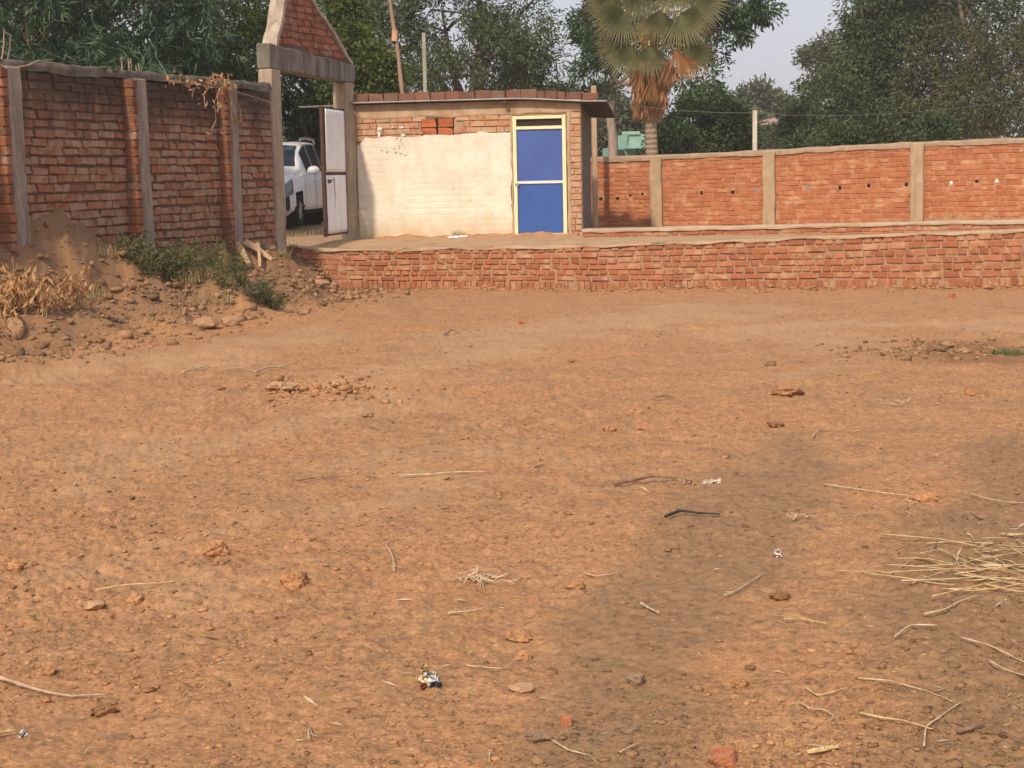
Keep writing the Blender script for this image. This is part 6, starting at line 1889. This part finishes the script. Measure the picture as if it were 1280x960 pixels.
stones = [
 ("stone", "flat tan stone lying in the lower middle of the field", 652, 866, 36, 11, M_TANROCK, 40, 0.45),
 ("stone", "flat pale stone chip at left beside the reed", 116, 763, 30, 12, M_TANROCK, 41, 0.5),
 ("stone", "large tan boulder at the foot of the bank below the weeds", 255, 411, 34, 20, M_TANROCK, 42, 0.6),
 ("stone", "second low tan boulder right of the large one at the bank's foot", 287, 408, 30, 14, M_TANROCK, 43, 0.6),
 ("stone", "tan boulder high on the bank behind the withered plant", 28, 374, 26, 18, M_TANROCK, 44, 0.6),
 ("stone", "pointed tan stone leaning on the bank at the left edge", 17, 420, 24, 26, M_TANROCK, 45, 0.6),
 ("stone", "tan stone lying against the base of the low brick wall", 1005, 359, 21, 12, M_TANROCK, 46, 0.5),
 ("stone", "thin slab of stone stuck in the slope by the low wall's left end", 398, 356, 26, 7, M_TANROCK, 47, 0.5),
 ("stone", "flat stone slab sunk in the ground between the two low tracks at right", 790, 917, 30, 9, M_GREYROCK, 48, 0.5),
]
for nm, lab, px, py, w, h, m, sd, fl in stones: rock(nm, lab, "stone", px, py, w, h, m, sd, angular=0.29, lump=0.08)
bricks_f = [
 ("brick_fragment", "largest red brick fragment cut by the bottom edge of the field", 905, 958, 54, 26, 60),
 ("brick_fragment", "red brick crumb in the damp earth near the bottom", 708, 908, 26, 19, 61),
 ("brick_fragment", "small red brick chip in the middle of the field", 803, 537, 20, 8, 62),
 ("brick_fragment", "pinkish brick piece on open ground at far right below the grass", 1213, 494, 22, 12, 63),
 ("brick_fragment", "bright red brick crumb in the broken patch at upper left", 395, 487, 20, 12, 64),
 ("brick_fragment", "small red chip on the pale strip near the low wall", 652, 404, 11, 6, 65),
 ("brick_fragment", "red brick bit near the foot of the low wall at right", 1190, 372, 11, 8, 66),
 ("brick_fragment", "pink brick flake beside the pale branch in the lower left", 57, 879, 18, 8, 67),
]
for nm, lab, px, py, w, h, sd in bricks_f: rock(nm, lab, "brick fragment", px, py, w, h, M_REDBIT, sd, angular=0.3, lump=0.05)

M_STRAW = mat_plain("yellow straw", (0.50, 0.37, 0.18), 0.6, 0.35, 30)
M_STRAWP = mat_plain("pale straw", (0.47, 0.36, 0.235), 0.75, 0.4, 30)
M_TWIG = mat_plain("brown twig", (0.19, 0.115, 0.075), 0.9, 0.35, 20)
M_TWIGP = mat_plain("pale branch", (0.44, 0.30, 0.21), 0.85, 0.25, 12)
M_BLACK = mat_plain("charred stick", (0.045, 0.038, 0.034), 0.9, 0.3, 20)
def stick(name, label, cat, pix, r, mat, lift=0.004, group=None, knots=False, seg=6, hs=None, taper=0.45):
    P = [G(a, b) for a, b in pix]
    n = len(P)
    # lies on the high spots: smooth the heights along it
    zs_ = [float(p[2]) for p in P]
    for k, p in enumerate(P):
        p[2] = max(zs_[k], (zs_[max(0, k - 1)] + zs_[min(n - 1, k + 1)]) / 2) + r * 0.9 + lift + 0.004 + (hs[k] if hs else 0)
    # finer points, bending smoothly and wandering a little
    Q = []; R = []
    wseed = random.uniform(0, 99); Lt = float(np.linalg.norm(P[-1] - P[0]))
    for k in range(n - 1):
        p0_, p1_, p2_, p3_ = P[max(k - 1, 0)], P[k], P[k + 1], P[min(k + 2, n - 1)]
        for j in range(6):
            f = j / 6
            p = 0.5 * (2 * p1_ + (p2_ - p0_) * f + (2 * p0_ - 5 * p1_ + 4 * p2_ - p3_) * f * f + (3 * p1_ - p0_ - 3 * p2_ + p3_) * f ** 3)
            p = p * 0.5 + (p1_ * (1 - f) + p2_ * f) * 0.5
            wv = 0.02 * Lt * float(noise(np.array((k + f) * 1.3 + wseed), np.array(wseed), 5)) + 0.6 * r * float(noise(np.array((k + f) * 5 + wseed), np.array(wseed), 7))
            p = p + np.array([wv * 0.3, wv, 0])
            q = p.copy(); g_ = float(ground_z(p[0:1], p[1:2])[0]) + r * 0.9 + 0.002
            q[2] = max(q[2], g_)
            Q.append(q)
    Q.append(P[-1])
    for k in range(len(Q)):
        R.append(0.8 * r * (1 + 0.5 * float(noise(np.array(k * 0.9 + wseed), np.array(wseed), 3))) * (1 - (1 - taper) * k / (len(Q) - 1)) * (1.3 if knots and k % 5 == 2 else 1))
    bm = bmesh.new(); add_tube(bm, Q, R, seg)
    return solo(name, bm, mat, label, cat, P[0], group, smooth_shade=True)
sticks = [
 ("stick", "dark brown bark covered stick lying across the middle of the field", [(768, 609), (790, 606), (815, 604), (846, 603)], 0.013, M_TWIG, True),
 ("stick", "short black charred stick beside the damp track", [(832, 650), (850, 645), (875, 646), (900, 648)], 0.010, M_BLACK, False),
 ("twig", "thin dark twig lying left of the middle", [(371, 605), (395, 601), (420, 599), (441, 598)], 0.005, M_TWIG, False),
 ("reed", "pale frayed reed lying just left of the field's middle", [(500, 599), (530, 597), (560, 595), (610, 593)], 0.007, M_STRAWP, False),
 ("reed", "straight pale reed lying on clods at lower left", [(120, 743), (160, 738), (215, 731), (268, 722)], 0.0042, M_STRAW, False),
 ("branch", "pale curved branch reaching in from the left edge at the bottom", [(-6, 852), (20, 860), (60, 872), (90, 876), (134, 875)], 0.0082, M_TWIGP, True),
 ("twig", "thin twig under the pale branch in the lower left corner", [(14, 880), (30, 875), (45, 870), (62, 867)], 0.0035, M_TWIGP, False),
 ("stalk", "yellowish stalk end at the bottom left edge", [(-8, 924), (8, 923), (22, 919)], 0.007, M_STRAW, False),
 ("twig", "crooked pale twig standing out left of the middle, bent at its top", [(493, 716), (490, 700), (482, 685), (491, 677)], 0.004, M_STRAWP, False),
 ("reed", "thin split reed lying below the dry root tangle", [(560, 772), (585, 769), (605, 764), (622, 757)], 0.0045, M_STRAWP, False),
 ("stick", "forked pale stick pointing up right beside the damp track", [(905, 749), (922, 742), (940, 731), (957, 719)], 0.0055, M_STRAWP, False),
 ("straw", "single short bright straw on the orange strip right of the damp track", [(980, 779), (1000, 780), (1033, 784)], 0.0042, M_STRAW, False),
 ("wood_chip", "short pale wood chip lying on the damp track", [(801, 760), (812, 766), (824, 772)], 0.0085, M_STRAWP, False),
 ("stalk", "long thin stalk with a hooked end lying in the middle right", [(1030, 609), (1065, 614), (1105, 619), (1137, 623), (1133, 631), (1148, 632)], 0.0048, M_STRAWP, False),
 ("stalk", "thin curved stalk continuing right of the hooked one", [(1213, 622), (1235, 627), (1262, 632), (1290, 635)], 0.0042, M_STRAWP, False),
 ("straw", "long faint straw crossing the lower right field above the brightest stalk", [(1072, 853), (1110, 858), (1150, 866), (1190, 881)], 0.0035, M_STRAWP, False),
 ("stalk", "bright yellow stalk lying in the lower right field", [(1075, 897), (1105, 904), (1135, 911), (1165, 917)], 0.0048, M_STRAW, False),
 ("stalk", "curved pale stalk arching at the lower right", [(1155, 938), (1158, 918), (1175, 902), (1203, 882)], 0.0048, M_STRAWP, False),
 ("twig", "bent grey twig lying below the straw pile", [(1118, 801), (1138, 790), (1172, 786)], 0.0052, M_STRAWP, False),
 ("twig", "forked grey twig between the straw pile and the bent twig", [(1155, 772), (1180, 769), (1200, 757), (1225, 750)], 0.0060, M_STRAWP, False),
 ("stalk", "broken V shaped straw on the lower right field", [(1006, 865), (1022, 874), (1042, 870), (1060, 865)], 0.0045, M_STRAW, False),
 ("stalk", "short hooked straw under the V shaped one", [(997, 884), (1012, 890), (1030, 893), (1042, 902), (1036, 906)], 0.004, M_STRAWP, False),
 ("stalk", "long grey stalk running into the right edge in the lower part", [(1200, 803), (1235, 812), (1265, 826), (1290, 838)], 0.0048, M_STRAWP, False),
 ("twig", "short twig lying beneath the long grey stalk at the right edge", [(1235, 832), (1258, 842), (1285, 855)], 0.0045, M_STRAWP, False),
 ("twig", "thin twig pointing to the bottom edge at far right", [(1180, 905), (1215, 918), (1250, 925), (1290, 935)], 0.0035, M_TWIG, False),
 ("stick", "dark knotted stick in the lower right corner", [(1195, 923), (1212, 920), (1230, 914)], 0.010, M_TWIG, True),
 ("twig", "bundle of dry leaf stem lying by the broken patch at upper left", [(318, 469), (335, 464), (352, 461), (371, 455)], 0.011, M_STRAWP, True),
 ("twig", "thin twig pointing left from the dry leaf bundle", [(282, 463), (300, 463), (320, 466)], 0.006, M_STRAWP, False),
 ("stick", "pale grey stick lying at the foot of the bank left of the leaf bundle", [(228, 468), (245, 463), (262, 459)], 0.010, M_STRAWP, False),
 ("twig", "tiny dark twig near the far end of the pale sand strip", [(555, 421), (565, 416), (575, 419)], 0.010, M_TWIG, False),
 ("twig", "dark twig with dirt lying right of the field's middle", [(820, 500), (832, 499), (843, 500)], 0.009, M_TWIG, False),
 ("twig", "small forked twig in the middle of the field", [(668, 588), (675, 586), (681, 584)], 0.006, M_TWIG, False),
 ("twig", "thin reed stub standing in the right hand strip", [(1016, 549), (1021, 543), (1024, 539)], 0.006, M_STRAWP, False),
 ("straw", "short straw pointing down near the left of the damp track", [(730, 720), (745, 724), (765, 722), (780, 717)], 0.0035, M_STRAWP, False),
 ("straw", "thin straw line above the packet", [(582, 836), (605, 839), (630, 839), (648, 828)], 0.003, M_STRAWP, False),
 ("twig", "long thin twig in the lower middle right of the red crumb", [(690, 932), (710, 942), (735, 950), (748, 960)], 0.0035, M_STRAWP, False),
 ("curl_of_root", "curled pale root at the lower left of the middle", [(386, 930), (386, 914), (391, 926), (398, 926)], 0.003, M_STRAWP, False),
 ("straw", "short pale straw pair standing near the bottom middle", [(612, 946), (612, 958)], 0.003, M_STRAWP, False),
 ("twig", "short bent straw at the lower edge right of the damp track", [(775, 946), (788, 941), (800, 935)], 0.0035, M_STRAWP, False),
]
for nm, lab, pix, r, m, kn in sticks: stick(nm, lab, "stick" if nm not in ("straw", "stalk", "reed") else "straw", pix, r, m, knots=kn)
# spiked straw head at the bottom
sp = thing("spiky_seed_spike", "short spiky straw coloured seed spike lying near the bottom right", "seed spike", G(1028, 942))
bm = bmesh.new(); a = G(1009, 946, 0.012); b = G(1047, 938, 0.012); add_tube(bm, [a, (a + b) / 2, b], [0.006, 0.0085, 0.006], 7); part("spine", bm, M_STRAW, sp)
bm = bmesh.new()
for k in range(26):
    f = random.random(); p = a * (1 - f) + b * f
    add_tube(bm, [p, p + np.array([random.uniform(-.012, .012), random.uniform(-.02, .01), random.uniform(.004, .026)])], [0.0016, 0.0006], 3)
part("bristles", bm, M_STRAWP, sp)
# the loose straw pile at the right edge
pile = [((1108, 725), (1145, 703), (1180, 708), (1290, 690)), ((1120, 702), (1160, 706), (1210, 713), (1260, 716)), ((1045, 719), (1075, 719), (1106, 719)), ((1102, 725), (1150, 721), (1210, 719), (1300, 721)), ((1158, 683), (1190, 681), (1235, 684), (1300, 690)), ((1178, 742), (1215, 740), (1260, 742), (1300, 740)), ((1215, 694), (1245, 693), (1300, 692)), ((1225, 713), (1260, 722), (1300, 735)), ((1190, 717), (1230, 726), (1300, 728)), ((1148, 716), (1190, 712), (1260, 700), (1300, 690)), ((1204, 704), (1250, 712), (1300, 715)), ((1180, 745), (1215, 746), (1250, 742)), ((1240, 700), (1262, 712), (1300, 722)), ((1216, 732), (1250, 728), (1300, 734)), ((1190, 700), (1197, 709), (1200, 720)), ((1208, 673), (1214, 676), (1217, 683)), ((1228, 676), (1245, 678), (1260, 676)), ((1270, 680), (1285, 688), (1300, 690)), ((1230, 738), (1270, 745), (1310, 748)), ((1150, 700), (1165, 696), (1178, 692)), ((1255, 730), (1280, 738), (1310, 742)), ((1235, 716), (1262, 712), (1310, 716)), ((1246, 742), (1275, 736), (1310, 732)), ((1262, 690), (1285, 704), (1312, 712))]
for k, pix in enumerate(pile):
    stick("straw", "dry yellow straw stalk lying in the loose pile at the field's right edge", "straw", list(pix), random.choice((0.0024, 0.0032, 0.0040)), M_STRAW if k % 4 else M_STRAWP, lift=0.002 + 0.004 * (k % 4), group="straws in the loose pile")
for k in range(12):
    cx, cy = random.uniform(1150, 1310), random.gauss(718, 16)
    ln = random.uniform(20, 75); sl = random.gauss(0.02, 0.26)
    cur = random.uniform(-4, 4)
    stick("straw", "dry yellow straw stalk lying in the loose pile at the field's right edge", "straw", [(cx - ln, cy + sl * ln), (cx, cy + cur), (cx + ln, cy - sl * ln)], random.choice((0.0022, 0.003, 0.0038)), M_STRAW if k % 3 else M_STRAWP, lift=0.002 + 0.003 * (k % 5), group="straws in the loose pile")
# small litter nobody could count: bits of straw and dead leaf
def litter():
    n = 1500
    yy = RNG.uniform(400, 975, n); xx = RNG.uniform(-40, 1330, n)
    wgt = (0.25 + 0.75 * (xx > 1080) * (yy > 640)) + 0.25 * (fbm(xx * 0.01, yy * 0.02, 1.0, 3, 5) > 0.1)
    k = RNG.uniform(0, 1, n) < wgt; xx, yy = xx[k], yy[k]
    d = CAM_H * FPX / (yy - 220); x = (xx - 640) / FPX * d; z = ground_z(x, d)
    C = np.stack([x, d, z + 0.008], -1)
    # husks and broken blades round the straw pile
    hx_ = RNG.normal(1240, 45, 130); hy_ = RNG.normal(722, 24, 130); hd_ = CAM_H * FPX / (hy_ - 220); hX = (hx_ - 640) / FPX * hd_
    C = np.concatenate([C, np.stack([hX, hd_, ground_z(hX, hd_) + 0.016], -1)])
    D = RNG.normal(size=C.shape); D[:, 2] *= 0.15
    S = np.clip(0.022 * np.exp(RNG.normal(0, 0.6, len(C))), 0.008, 0.09)
    S[len(x):] *= 1.9
    m = leaves_mesh("straw_litter", C, D, S, 0.12)
    o = link_mesh("straw_litter", m, mat_leaf("litter", [(0.44, 0.33, 0.2), (0.52, 0.42, 0.28), (0.30, 0.19, 0.10), (0.58, 0.50, 0.38)], 0.8, 0.1)); o['kind'] = 'stuff'
    tag(o, "tiny bits of straw and dry leaf scattered over the earth", "straw litter")
litter()
# torn white and yellow packet
pk = thing("torn_packet", "crumpled white packet with a yellow tip lying in the lower middle", "litter", G(537, 856))
def crumple(cx, cy, w, h, seed, mat, nm, lift=0.0, parent=pk):
    b = G(cx, cy); s = b[1] / FPX
    nu = 9; U, Vv = np.meshgrid(np.linspace(-.5, .5, nu), np.linspace(0, 1, nu))
    X_ = U * w * s; Z_ = Vv * h * s + lift
    r = np.random.default_rng(seed)
    Pq = np.stack([b[0] + X_ * (1 - 0.4 * Vv) + r.normal(0, 0.004, U.shape), b[1] + r.normal(0, 0.012, U.shape) + 0.25 * Z_, b[2] - 0.006 + Z_ * r.uniform(0.75, 1.1, U.shape)], -1)
    m = mesh_np(nm, Pq.reshape(-1, 3), grid_faces(nu, nu)); o = part(nm, m, mat, parent)
    md = o.modifiers.new("thickness", 'SOLIDIFY'); md.thickness = 0.002
crumple(537, 856, 27, 18, 3, mat_plain("white wrapper", (0.62, 0.60, 0.56), 0.5, 0.1), "wrapper")
crumple(531, 855, 11, 26, 5, mat_plain("yellow wrapper", (0.52, 0.38, 0.12), 0.5, 0.1), "yellow_tip")
crumple(545, 859, 16, 8, 7, mat_plain("dark print", (0.05, 0.05, 0.06), 0.5), "dark_flap")
crumple(529, 860, 8, 7, 9, mat_plain("red print", (0.25, 0.07, 0.06), 0.5), "red_flap")
def scrap(label, px, py, w, h, mat, seed, name="scrap", cat="litter"):
    t = thing(name, label, cat, G(px, py)); crumple(px, py, w, h, seed, mat, "sheet", 0.0, t)
M_PAPER = mat_plain("dusty paper", (0.60, 0.50, 0.43), 0.9, 0.12)
scrap("dusty white plastic scrap at the right end of the dark stick", 891, 605, 30, 7, M_PAPER, 11)
scrap("small reddish paper scrap between the dark stick and the plastic scrap", 860, 604, 14, 6, mat_plain("red paper", (0.50, 0.28, 0.20), 0.9), 12)
scrap("crumpled pale dead leaf on the damp track", 972, 697, 12, 12, mat_plain("dead pale leaf", (0.62, 0.48, 0.42), 0.9), 13, "dead_leaf", "leaf")
scrap("white torn leaf at the tip of the yellow stalk in the lower left", 29, 921, 10, 10, mat_plain("white torn leaf", (0.72, 0.68, 0.62), 0.8), 14)
scrap("white scrap lying in front of the cream wall on the platform", 575, 297, 2, 2, M_PAPER, 15) if False else None
b = np.append(rpnt(fu(573), -0.22), 0.625)
t = thing("plastic_bag", "crumpled white and blue plastic bag at the foot of the cream wall", "litter", b)
r = np.random.default_rng(4); nu = 9; U, Vv = np.meshgrid(np.linspace(-.5, .5, nu), np.linspace(0, 1, nu))
Pq = np.stack([b[0] + U * 0.30 + r.normal(0, .01, U.shape), b[1] + Vv * 0.15 + r.normal(0, .01, U.shape), b[2] + 0.05 * np.sin(Vv * 3.1) * r.uniform(.5, 1.3, U.shape)], -1)
part("sheet", mesh_np("sheet", Pq.reshape(-1, 3), grid_faces(nu, nu)), mat_plain("bag", (0.62, 0.66, 0.74), 0.5, 0.1), t)
# dry root tangle
def tangle(label, px, py, w, n, name="root_tangle", cat="roots"):
    b = G(px, py); s = b[1] / FPX; bm = bmesh.new()
    for k in range(n):
        p = b + np.array([random.gauss(0, w * s * .35), random.gauss(0, w * s * .3), 0.01]); a = random.uniform(0, 6.28); l = random.uniform(.3, .8) * w * s
        P = [p, p + np.array([math.cos(a) * l * .5, math.sin(a) * l * .5, random.uniform(0, .03)]), p + np.array([math.cos(a + .6) * l, math.sin(a + .6) * l, random.uniform(-.005, .01)])]
        for q in P: q[2] = max(q[2], float(ground_z(q[0:1], q[1:2])[0]) + .004)
        add_tube(bm, P, [0.0035, 0.003, 0.0015], 4)
    solo(name, bm, M_STRAWP, label, cat, b)
tangle("tangle of dry pale roots left of the damp track", 603, 727, 46, 22)
tangle("small tangle of dry roots at the edge of the dug hollow on the right", 1115, 507, 24, 9)
tangle("loose tangle of grass roots beside the black charred stick", 990, 650, 24, 8)
# broken stump or sacking on the bank by the gate pillar
M_WOOD = mat_bark("split dry wood", (0.40, 0.26, 0.14), (0.58, 0.40, 0.24))
lg = thing("split_log", "pale split wood slabs lying on the bank below the gate pillar", "wood", G(312, 322))
for a, b, w in (((293, 312), (313, 336), 0.055), ((306, 312), (340, 330), 0.05), ((322, 316), (326, 338), 0.03)):
    p, q = G(*a, 0.10), G(*b, 0.05)
    bm = bmesh.new(); add_tube(bm, [p, p * .6 + q * .4 + np.array([0, 0, .02]), q], [w, w * .9, w * .55], 7)
    for v in bm.verts: v.co += Vector((random.uniform(-.012, .012), random.uniform(-.012, .012), random.uniform(-.012, .012)))
    part("slab", bm, M_WOOD, lg)

# ================================================================== DUSTY AIR
bm = bmesh.new()
bmesh.ops.create_cube(bm, size=1.0, matrix=Matrix.Translation((0, 85, 9.5)) @ Matrix.Diagonal((260, 230, 21.5, 1)))
hm = bpy.data.meshes.new("haze"); bm.to_mesh(hm); bm.free()
hmat = bpy.data.materials.new("pale dusty air"); hmat.use_nodes = True
hn = hmat.node_tree; hn.nodes.clear()
ho = hn.nodes.new("ShaderNodeOutputMaterial"); hv = hn.nodes.new("ShaderNodeVolumePrincipled")
hv.inputs['Color'].default_value = (0.92, 0.90, 0.92, 1); hv.inputs['Density'].default_value = 0.0009
hn.links.new(hv.outputs[0], ho.inputs['Volume'])
hz = link_mesh("haze", hm, hmat); hz['kind'] = 'stuff'; hz['label'] = "thin pale dusty haze in the air"
